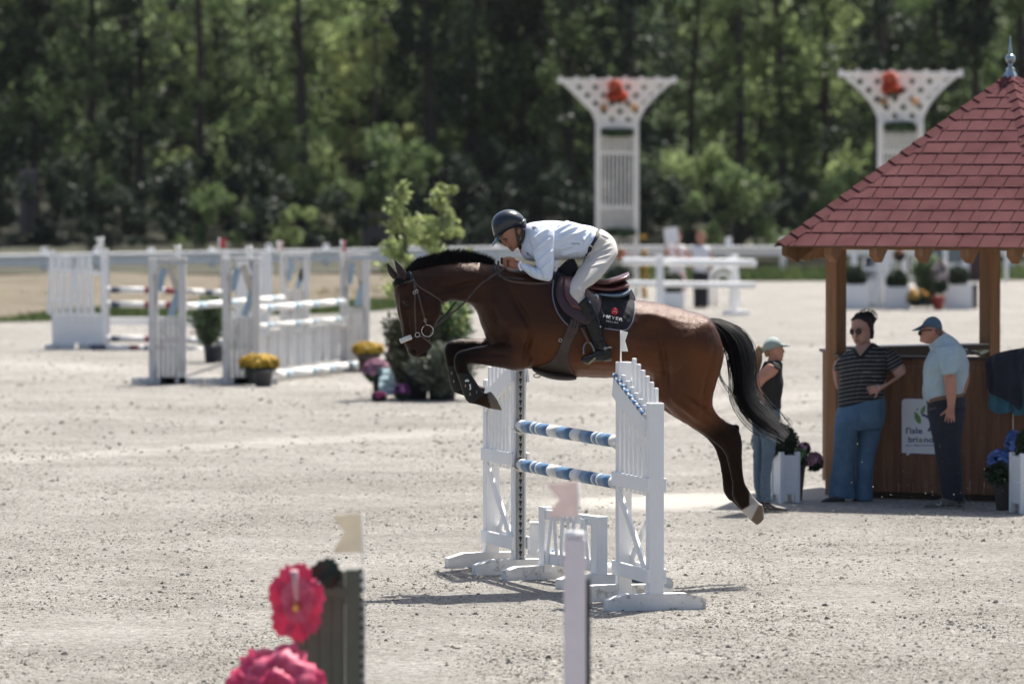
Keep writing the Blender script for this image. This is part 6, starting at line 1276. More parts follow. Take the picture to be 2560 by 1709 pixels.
ballbush('large box ball in the white planter behind the young woman', 1938, 1055, 1152, 52.7, 122)
planter('white planter box with a box ball at the right edge of the picture', 2578, 1140, 1283, 51.0, 100, None, .25)
ballbush('box ball in the white planter cut by the right edge of the picture', 2592, 1062, 1150, 51.0, 110)
def flowers(name, label, px, py, d, w_, h, petal, leaf, n, s, seed, cat='flowers', group=None, leafn=500, dep=.6):
    c = P(px, py, d); t = thing(name, label, cat, tuple(c), 0, group); r = random.Random(seed); W_ = w_ / 2 * d / F; H = h / 2 * d / F
    m = MB(); m.ell((0, 0, -H * .3), (W_ * .8, W_ * dep, H * .6), None, 14, 8); leafmass(m, (0, 0, -H * .25), W_ * 1.0, W_ * dep, H * .9, leafn, s * 1.3, seed, .5, .6); kind(m.build('foliage', leaf, t, False))
    m = MB(); v = []; f = []
    for _ in range(n):
        a = r.uniform(0, 6.28); e = math.asin(r.uniform(-.35, 1)); q = Vector((W_ * math.cos(a) * math.cos(e), W_ * dep * math.sin(a) * math.cos(e), H * math.sin(e))) * r.uniform(.9, 1.06); nn = Vector((q.x / W_, q.y / W_, q.z / H + .3)).normalized(); b = nn.orthogonal().normalized(); e2 = nn.cross(b); o = len(v); v.append(q + nn * s * .2); k = 6; ss = s * r.uniform(.7, 1.3)
        for i in range(k): an = 6.283 * i / k; v.append(q + b * ss * math.cos(an) + e2 * ss * math.sin(an) + nn * ss * (.5 if i % 2 else .15))
        f += [(o, o + 1 + i, o + 1 + (i + 1) % k) for i in range(k)]
    m.add(v, f); kind(m.build('blossoms', petal, t, False)); return t
def pot(label, px, ytop, ybot, d, wt, wb, mat=POTG, group=None, name='flower_pot'):
    c = P(px, ybot, d); k = d / F; h = (ybot - ytop) * k; t = thing(name, label, 'pot', (c.x, c.y, max(0, 0)), 0, group); m = MB(); m.lathe([(wb / 2 * k, 0), (wt / 2 * k * .96, h * .86), (wt / 2 * k * 1.04, h * .87), (wt / 2 * k * 1.04, h), (wt / 2 * k * .9, h), (wt / 2 * k * .86, h * .8), (0, h * .8)], (0, 0, 0), 20); m.build('pot_shell', mat, t, False)
    m = MB(); m.lathe([(0, h * .82), (wt / 2 * k * .85, h * .82), (wt / 2 * k * .85, h * .86), (0, h * .86)], (0, 0, 0), 14); m.build('soil', MATS['potting_soil'], t, False); return t
LG = M('fresh_leaf', (.05, .10, .04), .5, .3, 8., isl=.4, trans=.25); LD = M('dark_leaf', (.02, .045, .02), .5, .3, 8., isl=.4, trans=.2)
YF = M('yellow_blossom', (.62, .42, .04), .6, .2, 9., isl=.3, trans=.2); PF = M('pink_blossom', (.55, .30, .42), .6, .2, 9., isl=.3, trans=.2); PG = M('dusty_pink_blossom', (.42, .22, .27), .6, .2, 9., isl=.3); GH = M('green_hydrangea', (.30, .44, .22), .6, .2, 9., isl=.25); BH = M('blue_hydrangea', (.14, .24, .56), .6, .2, 9., isl=.35, trans=.1); OR1 = M('light_orange_blossom', (.88, .24, .12), .6, .3, 9., isl=.25, trans=.35); OR_ = M('orange_blossom', (.82, .13, .04), .6, .3, 9., isl=.35); WHF = M('white_blossom', (.6, .5, .48), .6, .2, isl=.2)
pot('tall tapered grey-brown pot with green and pink hydrangeas left of the kiosk', 1997, 1155, 1249, 52.9, 34, 16, M('taupe_pot', (.14, .115, .10), .6, .1)); flowers('hydrangea_bunch', 'pale green hydrangea bunch in the tall pot left of the kiosk', 1998, 1140, 52.85, 32, 34, GH, LG, 120, .022, 3); flowers('hydrangea_bunch', 'dusty pink hydrangea bunch leaning out of the tall pot against the kiosk', 2036, 1152, 52.7, 36, 40, PG, LD, 120, .024, 4)
flowers('hydrangea_bunch', 'pale pink hydrangea bunch peeping up behind the tall pot', 2010, 1120, 53.1, 26, 30, M('pale_pink_blossom', (.6, .35, .42), .6), LG, 60, .02, 14)
pot('tall tapered dark grey pot with blue hydrangeas at the right edge', 2508, 1165, 1279, 51.4, 58, 34, POTG)
flowers('hydrangea_bunch', 'blue hydrangea bunch reaching up beside the right box ball', 2534, 1112, 51.3, 40, 70, BH, LD, 260, .020, 5); flowers('hydrangea_bunch', 'blue hydrangea bunch spilling over the dark grey pot', 2502, 1152, 51.3, 64, 56, BH, LD, 260, .020, 6); flowers('leaf_cluster', 'dark green hydrangea leaves hanging over the dark grey pot rim', 2494, 1182, 51.2, 50, 40, LD, LD, 90, .040, 7, 'leaves')
# ================================================================= MIDDLE DISTANCE JUMPS
WEA = M('weathered_whitewash', (.62, .61, .59), .75, .12, 5., patch=((.26, .23, .20), 6., .54, .75), bump=.4, bs=20, stretch=(2, 2, .35)); LBL = M('faded_blue_paint', (.30, .40, .48), .6, .15); CRM = M('cream_paint', (.55, .50, .42), .6, .12); NVY = M('navy_band', (.035, .05, .10), .5); BURG = M('burgundy_band', (.24, .03, .05), .5); LB2 = M('pale_blue_band', (.36, .46, .52), .5)
def stand(label, px, ybase, ytop, wpx, rz, group='weathered jump stands of the double bar', blue=True):
    g_ = G(px, ybase); k = g_.y / F; h = P(px, ytop, g_.y).z; w_ = wpx * k; t = thing('jump_stand', label, 'jump stand', tuple(g_), rz, group)
    bx('post', (-w_ / 2, 0, h / 2), (.13, .11, h), WEA, t); bx('post', (w_ / 2, 0, h / 2 - .02), (.11, .10, h - .04), WEA, t); bx('top_rail', (0, 0, h + .02), (w_ + .14, .12, .05), WEA, t)
    n = 4
    for i in range(n): x = -w_ / 2 + .07 + (w_ - .13) * (i + .5) / n; bx('board', (x, 0, .50), ((w_ - .13) / n - .008, .03, .88 + .012 * (i % 2)), WEA, t)
    for a, b, mt_ in (((.02, 0, h - .06), (w_ / 2 - .06, 0, h - .42), CRM), ((w_ * .10, 0, .96), (w_ / 2 - .04, 0, 1.32), LBL if blue else CRM), ((-w_ / 2 + .07, 0, h - .42), (-.05, 0, h - .10), LBL)): m = MB(); m.bar(a, b, .10, .05, side=(0, 1, 0)); m.build('brace', mt_, t, False)
    for x in (-w_ / 2, w_ / 2): bx('foot', (x, 0, .05), (.5, .10, .10) if False else (.62, .10, .10), WEA, t)
    return t
stand('weathered white stand in the middle distance, nearest the red and navy bars', 420, 960, 652, 72, .0); stand('weathered white stand behind the yellow flowers in grey pots', 604, 960, 652, 72, .0); stand('weathered white stand at the far end of the back bar', 738, 862, 640, 56, .0); stand('weathered white stand behind the single yellow flower pot', 888, 925, 640, 54, .0)
def LP(px, py, d): return P(px, py, d)
b1 = G(440, 955); b3 = G(706, 862); b2 = G(636, 958); b4 = G(860, 925)
def bpole(label, p, q, bands, mats, r_=.05, name='jump_pole'): return bandpole(name, label, p, q, r_, bands, mats, None, 10)
LBND = [(0, .09, 0), (.09, .17, 1), (.17, .40, 0), (.40, .47, 1), (.47, .60, 0), (.60, .67, 1), (.67, .86, 0), (.86, .93, 1), (.93, 1, 0)]
bpole('white pole with pale blue bands, back bar reaching to the far weathered stand', P(464, 766, 80.5), P(705, 745, 95), LBND, [WPOLE, LB2]); bpole('upper front white pole with pale blue bands over the boarded panel', P(640, 772, 80.3), P(862, 754, 85), LBND, [WPOLE, LB2]); bpole('middle front white pole with pale blue bands over the boarded panel', P(642, 815, 80.3), P(862, 797, 85), LBND, [WPOLE, LB2], .04)
bpole('ground pole with pale blue bands beside the yellow flower pots', G(690, 950) + Vector((0, -.45, .09)), G(898, 924) + Vector((0, -.45, .09)), LBND, [WPOLE, LB2], .065, 'ground_pole')
a = P(642, 0, 80.6); b = P(866, 0, 85.3); a.z = b.z = 0
for k in range(2):
    p = a.lerp(b, .0 + .5 * k); q = a.lerp(b, .49 + .5 * k); t = thing('boarded_panel', ('left' if k == 0 else 'right') + ' half of the low weathered boarded panel under the front bars', 'panel', tuple(p), yaw(p, q)); L = (q - p).length
    for i in range(9): bx('board', (L * (i + .5) / 9, (i % 2) * .012, .44), (L / 9 - .012, .025, .52 + .02 * ((i * 7) % 3)), WEA, t)
    bx('rail', (L / 2, -.02, .68), (L, .03, .07), WEA, t); bx('rail', (L / 2, .035, .25), (L, .03, .07), WEA, t)
# white slatted wings of the red and navy jump
def slatwing(label, px, ybase, wpx, h, rz, mirror=1, group=None):
    g_ = G(px, ybase); w_ = wpx * g_.y / F; t = thing('slatted_wing', label, 'jump stand', tuple(g_), rz, group); s = mirror
    bx('post', (s * w_ / 2, 0, h / 2 + .03), (.12, .10, h + .02), WP, t); bx('cup_track', (s * (w_ / 2 + .07), 0, h / 2), (.02, .06, h - .06), GALV, t)
    m = MB(); m.box((0, 0, .34), (w_ - .1, .03, .50), bev=.005); m.build('lower_board', WP, t, False)
    for i in range(7): x = -s * w_ / 2 + s * (.03 + (w_ - .22) * i / 6.3); ht = h + .02 - .11 * math.sin(min(1, i / 4) * 1.57); ln = .06 * (1 if i < 4 else -1) * s; m = MB(); m.bar((x - ln * .3, -.03, .45 if i > 2 else .58), (x + ln * .6, -.03, ht), .085, .022, side=(0, 1, 0)); m.build('slat', WP, t, False)
    bx('rail', (0, -.048, h - .42 + .08), (w_, .02, .07), WP, t, Matrix.Rotation(.06 * s, 3, 'Y')); bx('rail', (-s * w_ * .22, -.048, h - .82), (w_ * .5, .02, .06), WP, t)
    for x in (-.3 * w_, .3 * w_): bx('foot', (x, 0, .045), (.5, .14, .09), WPD, t)
    return t
slatwing('white slatted wing at the far left of the red and navy barred jump', 192, 872, 140, 1.62, 0, 1); slatwing('white slatted wing at the far end of the red and navy barred jump', 622, 868, 118, 1.60, 0, -1)
RB = [(0, .07, 0), (.07, .20, 1), (.20, .58, 0), (.58, .71, 2), (.71, .90, 0), (.90, 1, 2)]; RB2 = [(0, .25, 2), (.25, .60, 0), (.60, .75, 1), (.75, 1, 0)]
for y, lb in ((724, 'top'), (760, 'second'), (846, 'third')): 
    bpole(lb + ' white bar with navy and burgundy bands, left half of the red and navy jump', P(266, y, 94.5), P(430, y + 2, 94.5), RB, [WPOLE, NVY, BURG], .052); bpole(lb + ' white bar with navy and burgundy bands, right half of the red and navy jump', P(432, y + 3, 94.6), P(560, y + 8, 95.2), RB2, [WPOLE, NVY, BURG], .050)
bpole('lowest white bar with navy and burgundy bands lying on the sand', P(228, 868, 94.0), P(520, 877, 94.6), [(0, .12, 1), (.12, .32, 0), (.32, .40, 2), (.40, .44, 0), (.44, .52, 1), (.52, .56, 0), (.56, .64, 2), (.64, .78, 0), (.78, .88, 1), (.88, 1, 0)], [WPOLE, NVY, BURG], .06, 'ground_pole')
a = P(266, 803, 96); t = thing('hanging_plank', 'plain white plank hanging in the red and navy jump', 'plank', tuple(a)); m = MB(); b = P(500, 806, 96); m.box(((b.x - a.x) / 2, 0, 0), (b.x - a.x, .03, .145), bev=.005); m.build('board', WP, t, False)
for px, y0, y1, mt_, lb, d, mir, fl in ((257, 628, 592, FW, 'white flag on the far left slatted wing', 94, -1, .13), (449, 652, 612, FW, 'white flag on the first weathered stand from the left', 80, -1, .09), (548, 628, 595, FR, 'red flag at the far end of the red and navy jump', 95, 1, .14), (628, 652, 613, FW, 'white flag on the stand behind the yellow flowers', 80, -1, .09), (694, 640, 602, FPK, 'pale lilac flag on the far weathered stand', 95, 1, .10), (853, 640, 600, FPI, 'pale pink flag on the stand behind the single yellow pot', 85, 1, .09)):
    p = P(px, y0, d); flag(lb, p.x, p.y, p.z, (y0 - y1) * d / F, fl, (y0 - y1) * d / F * .72, 0, mt_, mir, .014)
# pots in the middle distance
flowers('chrysanthemum', 'yellow chrysanthemums in two grey pots beside the ground pole', 648, 907, 79.3, 96, 42, YF, LD, 420, .032, 8); pot('grey pot under the yellow chrysanthemums, front one of two', 658, 925, 966, 79.2, 50, 38, POTG); pot('grey pot half hidden behind another under the yellow chrysanthemums', 634, 922, 955, 80.0, 44, 34, POTG)
flowers('chrysanthemum', 'yellow chrysanthemums in a low brown pot by the weathered stand', 920, 873, 84.5, 76, 34, YF, LD, 320, .032, 9); pot('low brown pot under the right yellow chrysanthemums', 921, 888, 932, 84.5, 58, 42, M('brown_pot', (.08, .06, .055), .7))
flowers('chrysanthemum', 'pink chrysanthemums beside the big bush and the blue crate', 942, 925, 75.8, 66, 52, PF, LG, 380, .028, 10); pot('dark pot under the pink chrysanthemums', 950, 945, 985, 75.8, 40, 30, POTD)
SHR = M('feathery_leaf', (.10, .15, .07), .6, .3, 5., isl=.4, trans=.25)
def spray(name, label, px, ybase, ytop, wpx, d, n, s, leaf, seed, stems=14, z0=0., cat='shrub', dens=1., spread=.5, droop=.1):
    g_ = P(px, ybase, d); k = d / F; H = (ybase - ytop) * k; W_ = wpx / 2 * k; t = thing(name, label, cat, (g_.x, g_.y, z0)); r = random.Random(seed); ms = MB(); v = []; f = []
    for i in range(stems):
        a = r.uniform(0, 6.28); rr_ = r.random() ** .5; top = Vector((W_ * rr_ * math.cos(a), W_ * rr_ * math.sin(a) * .8, H * (1 - .35 * rr_ * r.random()) - z0)); mid = Vector((top.x * spread, top.y * spread, top.z * .5)); c = cr([(0, 0, 0), tuple(mid), tuple(top)], 8); ms.tube([Vector(p) for p in c[::4]], [.012, .009, .006, .003, .003][:len(c[::4])], 5)
        for _ in range(n // stems):
            u = r.uniform(.18, 1.0); q = Vector(c[int(u * (len(c) - 1))]) + Vector((r.gauss(0, 1), r.gauss(0, 1), r.gauss(0, .8))) * (W_ * .13); kk = s * r.uniform(.5, 1.4); an = Vector((r.gauss(0, .7), r.gauss(0, .7), r.uniform(-droop, 1))).normalized(); b = an.orthogonal().normalized() * kk * .16; b = Matrix.Rotation(r.uniform(0, 6.28), 3, an) @ b; o = len(v)
            v += [q, q + an * kk * .5 + b, q + an * kk, q + an * kk * .5 - b]; f.append((o, o + 1, o + 2, o + 3))
    kind(ms.build('stems', M('brown_stem', (.06, .045, .03), .8), t, False)); m = MB(); m.add(v, f); kind(m.build('foliage', leaf, t, False)); return t
spray('potted_shrub', 'feathery green shrub in a dark pot between the weathered stands', 524, 850, 690, 100, 88.5, 4200, .10, SHR, 41, 26, .25); pot('dark pot under the feathery green shrub', 534, 850, 893, 88.5, 52, 42, M('slate_pot', (.05, .06, .075), .5))
# tall arrangement behind the horse head
YG = M('yellow_green_leaf', (.35, .41, .17), .55, .25, 4., isl=.35, trans=.35); CON = M('mid_conifer_leaf', (.075, .125, .055), .6, .3, 4., isl=.45, trans=.25); DG2 = M('brown_green_leaf', (.08, .082, .04), .6, .3, 4., isl=.5, trans=.2)
def conifer(label, px, ybase, ytop, wpx, d, leaf, seed, n=5200, z0=.3, branch=34, s=.085, lean=0.):
    k = d / F; p = P(px, ybase, d); H = P(px, ytop, d).z - z0; W_ = wpx / 2 * k; t = thing('ornamental_conifer', label, 'conifer', (p.x, d, z0)); r = random.Random(seed); ms = MB(); ms.tube([(0, 0, 0), (lean * .5, 0, H * .5), (lean, 0, H * .96)], [.03, .02, .006], 6); v = []; f = []
    for i in range(branch):
        u = (i + r.random()) / branch; z = H * (.04 + .94 * u); L = W_ * (1 - u) ** .75 * r.uniform(.65, 1.1) + .05; a = r.uniform(0, 6.28); o0 = Vector((lean * u, 0, z)); tip = o0 + Vector((math.cos(a) * L, math.sin(a) * L * .8, L * r.uniform(.35, 1.0) * .7)); ms.tube([o0, tip], [.008, .003], 4)
        for _ in range(n // branch):
            w_ = r.uniform(.1, 1.05); q = o0.lerp(tip, w_) + Vector((r.gauss(0, 1), r.gauss(0, 1), r.gauss(0, 1))) * (.015 + L * .07); kk = s * r.uniform(.6, 1.3); an = ((tip - o0).normalized() + Vector((r.gauss(0, .5), r.gauss(0, .5), r.gauss(.3, .5)))).normalized(); b = an.orthogonal().normalized() * kk * .22; b = Matrix.Rotation(r.uniform(0, 6.28), 3, an) @ b; o = len(v); v += [q, q + an * kk * .5 + b, q + an * kk, q + an * kk * .5 - b]; f.append((o, o + 1, o + 2, o + 3))
    ms.build('trunk', MATS['brown_stem'], t, False); m = MB(); m.add(v, f); kind(m.build('foliage', leaf, t, False)); return t
conifer('yellow-green pointed conifer behind the horse neck, left of two', 1040, 800, 462, 150, 75.4, YG, 51, 3300, 1.0, lean=-.25, branch=24, s=.078); conifer('yellow-green pointed conifer behind the horse neck, right of two', 1085, 800, 462, 190, 75.9, YG, 52, 3900, 1.0, lean=.16, branch=26, s=.078)
spray('leafy_bush', 'yellow-green leafy bush at the foot of the two pointed conifers', 1085, 800, 580, 180, 75.3, 4200, .11, YG, 53, 34, 1.0, spread=.75)
spray('leafy_bush', 'mid green bush under the horse neck', 1105, 985, 740, 150, 75.2, 6500, .12, CON, 54, 34, .1, spread=.8); spray('leafy_bush', 'brownish dark bush under the horse head', 1030, 985, 790, 150, 75.0, 6500, .10, DG2, 55, 36, .1, spread=.85); spray('leafy_bush', 'grey-green low bush behind the fore hoofs', 1110, 990, 860, 170, 74.6, 4200, .11, M('grey_green_leaf', (.12, .14, .10), .6, .25, 4., isl=.4, trans=.2), 56, 30, .1, spread=.85)
for i, (px, wd) in enumerate(((1040, 70), (1105, 80))): pot(('left' if i == 0 else 'right') + ' black tub hidden among the bushes under the horse head', px, 930, 997, 74.9, wd, wd * .8, POTD, name='plant_tub')
t = thing('flower_crate', 'pale blue slatted crate with pink and magenta flowers beside the big bush', 'crate', tuple(G(985, 997) + Vector((0, .1, 0)))); CRB = M('pale_blue_crate', (.16, .28, .33), .6, .15)
for i in range(4): m = MB(); m.box((.03 + i * .0, -.18 + i * .12, .10 + i * .085), (.46, .12, .022), Matrix.Rotation(.62, 3, 'X'), bev=.003); m.build('slat', CRB, t, False)
for x in (-.18, .20): bx('leg', (x, .12, .2), (.05, .05, .40), CRB, t)
flowers('flower_bunch', 'magenta flowers on the left of the pale blue crate', 948, 990, 74.2, 34, 22, M('magenta_blossom', (.34, .04, .16), .6, isl=.3), LD, 60, .03, 16); flowers('flower_bunch', 'purple flowers on the right of the pale blue crate', 1005, 978, 74.2, 36, 36, M('purple_blossom', (.22, .05, .22), .6, isl=.3), LD, 70, .03, 17)
# ================================================================= RIGHT MIDDLE DISTANCE
t = thing('rail_jump', 'plain white two-rail jump standing in front of the two distant people', 'jump', tuple(G(1735, 785)))
rx0 = t.location
for z, r_ in ((1.06, .075), (.61, .06)):
    m = MB(); a = P(1560, 0, 116.5); b = P(1888, 0, 114.5); m.tube([Vector((a.x, a.y, z)) - rx0, Vector((b.x, b.y, z)) - rx0], r_, 10); m.build('rail', FWP, t, False)
for px in (1650, 1838):
    a = P(px, 0, 115.6) - rx0; m = MB(); m.box((a.x, a.y, .60), (.15, .12, 1.20), bev=.01); m.build('post', FWP, t, False); m = MB(); m.box((a.x + .02, a.y - .2, .045), (.55, .16, .09), bev=.01); m.build('foot', FWP, t, False)
def arch(label, px, ytop, ybot, wpx, d):
    c = P(px, ybot, d); k = d / F; t = thing('white_arch', label, 'jump filler', (c.x, c.y, 0)); W_ = wpx / 2 * k; H = P(px, ytop, d).z; m = MB()
    for w2, h2 in ((W_, H), (W_ * .55, H * .72)): m.tube([(-w2, 0, 0), (-w2, 0, h2 - w2)] + [(-w2 * math.cos(a), 0, h2 - w2 + w2 * math.sin(a)) for a in np.linspace(.2, 2.94, 10)] + [(w2, 0, h2 - w2), (w2, 0, 0)], .05, 8) if False else None
    m.tube([(-W_, 0, .02), (-W_, 0, H - W_)] + [(-W_ * math.cos(a), 0, H - W_ + W_ * math.sin(a)) for a in np.linspace(.2, 2.94, 10)] + [(W_, 0, H - W_), (W_, 0, .02)], .05, 8); m.build('outer_hoop', FWP, t, False); W2 = W_ * .55; m = MB(); m.tube([(-W2, 0, .02), (-W2, 0, H * .62)] + [(-W2 * math.cos(a), 0, H * .62 + W2 * math.sin(a)) for a in np.linspace(.2, 2.94, 10)] + [(W2, 0, H * .62), (W2, 0, .02)], .035, 8); m.build('inner_hoop', FWP, t, False)
arch('white double hoop standing behind the plain white rail jump', 1808, 668, 760, 70, 122)
# lattice towers with flared tops
LAT = M('cream_lattice', (.78, .75, .70), .6, .06, 3.)
def tower(label, px, ytop, d, hwt, hwc, hcap, rz, h_shaft_y, seed):
    base = P(px, 0, d); t = thing('lattice_tower', label, 'tower', (base.x, d, 0), rz); H = P(px, ytop, d).z; k = d / F; W_ = hwt * k; C = hwc * k; hc = hcap * k
    zs = H - hc; N = 14
    def prof(u): return C + (W_ - C) * u ** 1.7
    for s in (-1, 1):    # curved edge boards of the flare
        pl = []; 
        for i in range(N + 1): u = i / N; pl.append((s * prof(u), -.03, zs + hc * u))
        inn = [(s * (max(.0, prof(i / N) - .13)), -.03, zs + hc * i / N + (.0 if i < N else 0)) for i in range(N, -1, -1)]
        m = MB(); m.prism([Vector(p) for p in pl + inn], (0, .06, 0)); m.build('flared_edge', LAT, t, False)
    bx('top_board', (0, 0, H - .0), (2 * W_ + .1, .09, .10), LAT, t)
    for i in range(8): bx('top_stud', (-W_ + 2 * W_ * (i + .02) / 7.04, 0, H + .075), (.10, .08, .05), LAT, t)
    m = MB()             # diagonal lattice filling the flare
    sp = .37; wl = .150
    n = int((W_ * 2 + hc) / sp) + 3
    for sgn in (-1, 1):
        for i in range(-n, n + 1):
            x0 = i * sp + .06; a = None
            steps = 40; seg = []
            for j in range(steps + 1):
                u = j / steps; x = x0 + sgn * (u * hc - hc / 2)
                if abs(x) < prof(u) - .11: seg.append((x, u))
            if len(seg) > 1: p, q = seg[0], seg[-1]; m.bar((p[0], -.012 * sgn, zs + hc * p[1]), (q[0], -.012 * sgn, zs + hc * q[1]), wl, .014, bev=.001, side=(0, 1, 0))
    kind(m.build('diagonal_lattice', LAT, t, False))
    for x in (-C + .05, C - .05): bx('shaft_post', (x, 0, zs / 2), (.12, .16, zs), LAT, t)
    for z in (zs, ): bx('collar_rail', (0, 0, z + .02), (2 * C, .10, .14), LAT, t)
    for z0, z1, dn in ((zs - .62, zs - .18, 'grid'), (zs - 1.85, zs - .62, 'bars'), (zs - 2.55, zs - 1.85, 'grid'), (zs - 3.3, zs - 2.62, 'bars')):
        if z0 < .1: z0 = .1
        m = MB(); nb = 10 if dn == 'grid' else 8
        for i in range(nb): x = -C + .12 + (2 * C - .24) * (i + .5) / nb; m.box((x, 0, (z0 + z1) / 2), ((.030 if dn == 'grid' else .038), .02, z1 - z0))
        if dn == 'grid':
            for i in range(int((z1 - z0) / .075)): m.box((0, .014, z0 + .04 + i * .075), (2 * C - .2, .02, .022))
        kind(m.build('trellis_grid' if dn == 'grid' else 'trellis_bars', LAT, t, False)); bx('cross_rail', (0, 0, z0), (2 * C - .1, .05, .05), LAT, t)
    return t, H, zs, k
t1, H1, z1_, k1 = tower('cream lattice tower with flared top and red flowers right behind the rider', 1543, 203, 130, 143, 53, 112, 0., 0, 1); t2, H2, z2_, k2 = tower('cream lattice tower with flared top rising behind the kiosk roof', 2252, 186, 122, 150, 56, 122, .0, 0, 2)
for (cx, cy, d, lb) in ((1540, 232, 129.6, 'the tower behind the rider'), (2226, 212, 121.6, 'the tower behind the kiosk roof')):
    flowers('flower_cluster', 'light orange fabric flowers, upper cluster on ' + lb, cx - 3, cy - 16, d, 26, 22, OR1, LD, 90, .075, int(cx), 'flowers', None, 30, .5); flowers('flower_cluster', 'deep orange fabric flowers, lower cluster on ' + lb, cx + 2, cy + 10, d, 40, 30, OR_, LD, 130, .08, int(cx) + 1, 'flowers', None, 60, .5)
for (x1, x2, y, d, lb) in ((1509, 1585, 270, 129.6, 'the tower behind the rider'), (2209, 2288, 256, 121.6, 'the tower behind the kiosk roof')):
    flowers('rosette', 'left pale orange rosette on ' + lb, x1, y, d, 17, 17, M('apricot_blossom', (.62, .36, .16), .6, isl=.2), LD, 40, .04, 21, 'rosette', None, 10); flowers('rosette', 'right pale orange rosette on ' + lb, x2, y, d, 17, 17, MATS['apricot_blossom'], LD, 40, .04, 22, 'rosette', None, 10)
flowers('ivy_garland', 'green garland just below the flare of the tower behind the rider', 1545, 332, 129.8, 78, 16, LG, LG, 60, .05, 23, 'garland', None, 200, .2); flowers('ivy_garland', 'green garland low on the tower behind the rider', 1550, 580, 129.8, 80, 20, LG, LG, 60, .05, 24, 'garland', None, 220, .2); flowers('ivy_garland', 'green garland below the flare of the tower behind the kiosk roof', 2250, 314, 121.8, 80, 18, LG, LG, 60, .05, 25, 'garland', None, 200, .2)
for i, (x, y) in enumerate(((1608, 596), (1610, 633), (1611, 672), (1611, 690), (1610, 726), (1612, 742))): flowers('sunflower', 'golden fabric flower, %s from the top, right of the tower behind the rider' % ('first', 'second', 'third', 'fourth', 'fifth', 'sixth')[i], x, y, 129, 11, 14, M('golden_blossom', (.70, .40, .05), .6), LD, 30, .04, 60 + i, 'artificial flower', None, 10)
flowers('rose_bush', 'dark leafy bush with an orange bloom behind the rider seat', 1546, 690, 128, 66, 74, LD, LD, 60, .06, 26, 'shrub', None, 900); flowers('orange_bloom', 'orange bloom on the dark leafy bush behind the rider seat', 1553, 638, 127.5, 22, 26, M('coral_blossom', (.55, .22, .12), .6), LD, 50, .05, 27, 'flower', None, 10)
for (px, yt, yb, d, w_, lb, bw) in ((1684, 724, 768, 119, 46, 'behind the plain white rail jump', 54), (2138, 706, 768, 119.5, 60, 'left of the three behind the kiosk', 60), (2242, 716, 772, 119.5, 56, 'middle of the three behind the kiosk', 56), (2395, 706, 768, 119.5, 62, 'right of the three behind the kiosk', 56)):
    planter('white planter box ' + lb, px, yt, yb, d, w_, None, 0, False); ballbush('dark box ball in the white planter ' + lb, px, yt - 42, yt + 14, d, bw, n=700, s=.04)
slatwing('white slatted wing sloping down behind the left kiosk post', 2165, 768, 60, 1.15, 0, -1)
for px, yb in ((2196, 772), (2215, 768)): p = G(px, yb); t = thing('white_post', 'slim white post ' + ('left' if px < 2200 else 'right') + ' of the pair behind the kiosk', 'post', tuple(p)); bx('post', (0, 0, .62), (.10, .10, 1.24), FWP, t); bx('cap', (0, 0, 1.255), (.12, .12, .03), FWP, t)
p = G(2184, 735); t = thing('fire_extinguisher', 'red extinguisher standing by the slim white posts behind the kiosk', 'extinguisher', tuple(p)); m = MB(); m.lathe([(.07, 0), (.08, .03), (.08, .42), (.04, .50), (.025, .55)], (0, 0, 0), 14); m.build('cylinder', M('signal_red', (.42, .02, .025), .4), t, False); m = MB(); m.box((.02, 0, .58), (.12, .03, .05)); m.build('handle', HOLE, t, False)
pot('small red pot among the flowers behind the kiosk', 2345, 735, 770, 119, 34, 24, M('brick_red_pot', (.33, .05, .045), .55)); pot('tall black bin beside the right planter behind the kiosk', 2430, 700, 762, 120, 30, 28, POTD, name='waste_bin')
spray('leafy_bush', 'tall loose flowering shrub between the planters behind the kiosk', 2320, 770, 640, 70, 119.5, 1800, .16, SHR, 71, 22, .0); flowers('lily_bunch', 'pale pink lilies among the shrubs behind the kiosk', 2352, 690, 118.8, 34, 80, WHF, LD, 110, .05, 28); flowers('orange_bloom', 'orange bloom high between the kiosk posts', 2248, 636, 118.8, 22, 22, MATS['coral_blossom'], LD, 40, .05, 29, 'flower'); flowers('flower_bunch', 'yellow and orange flowers low behind the kiosk', 2292, 742, 118.6, 50, 40, M('amber_blossom', (.6, .35, .08), .6, isl=.3), LD, 60, .05, 30)
# white cabin with windows
p = P(2400, 0, 146); t = thing('white_cabin', 'low white cabin with dark windows and brown door behind the fence on the right', 'cabin', (p.x, 146, 0)); k = 146 / F
bx('wall', (0, 1.0, .66), (1.9, 1.8, 1.36), FWP, t); bx('roof', (0, 1.0, 1.38), (2.1, 2.0, .08), FWP, t); bx('window', (-.62, .085, .78), (.40, .03, .6), M('window_glass', (.08, .12, .15), .1, spec=.8), t); bx('window', (-.1, .085, .78), (.40, .03, .6), MATS['window_glass'], t); bx('door', (.50, .08, .58), (.46, .04, 1.10), M('brown_door', (.05, .022, .02), .6), t)
for x in (-1.4, -.36, .16, 1.2): bx('pillar', (x, -.1, .6), (.09, .09, 1.2), FWP, t)
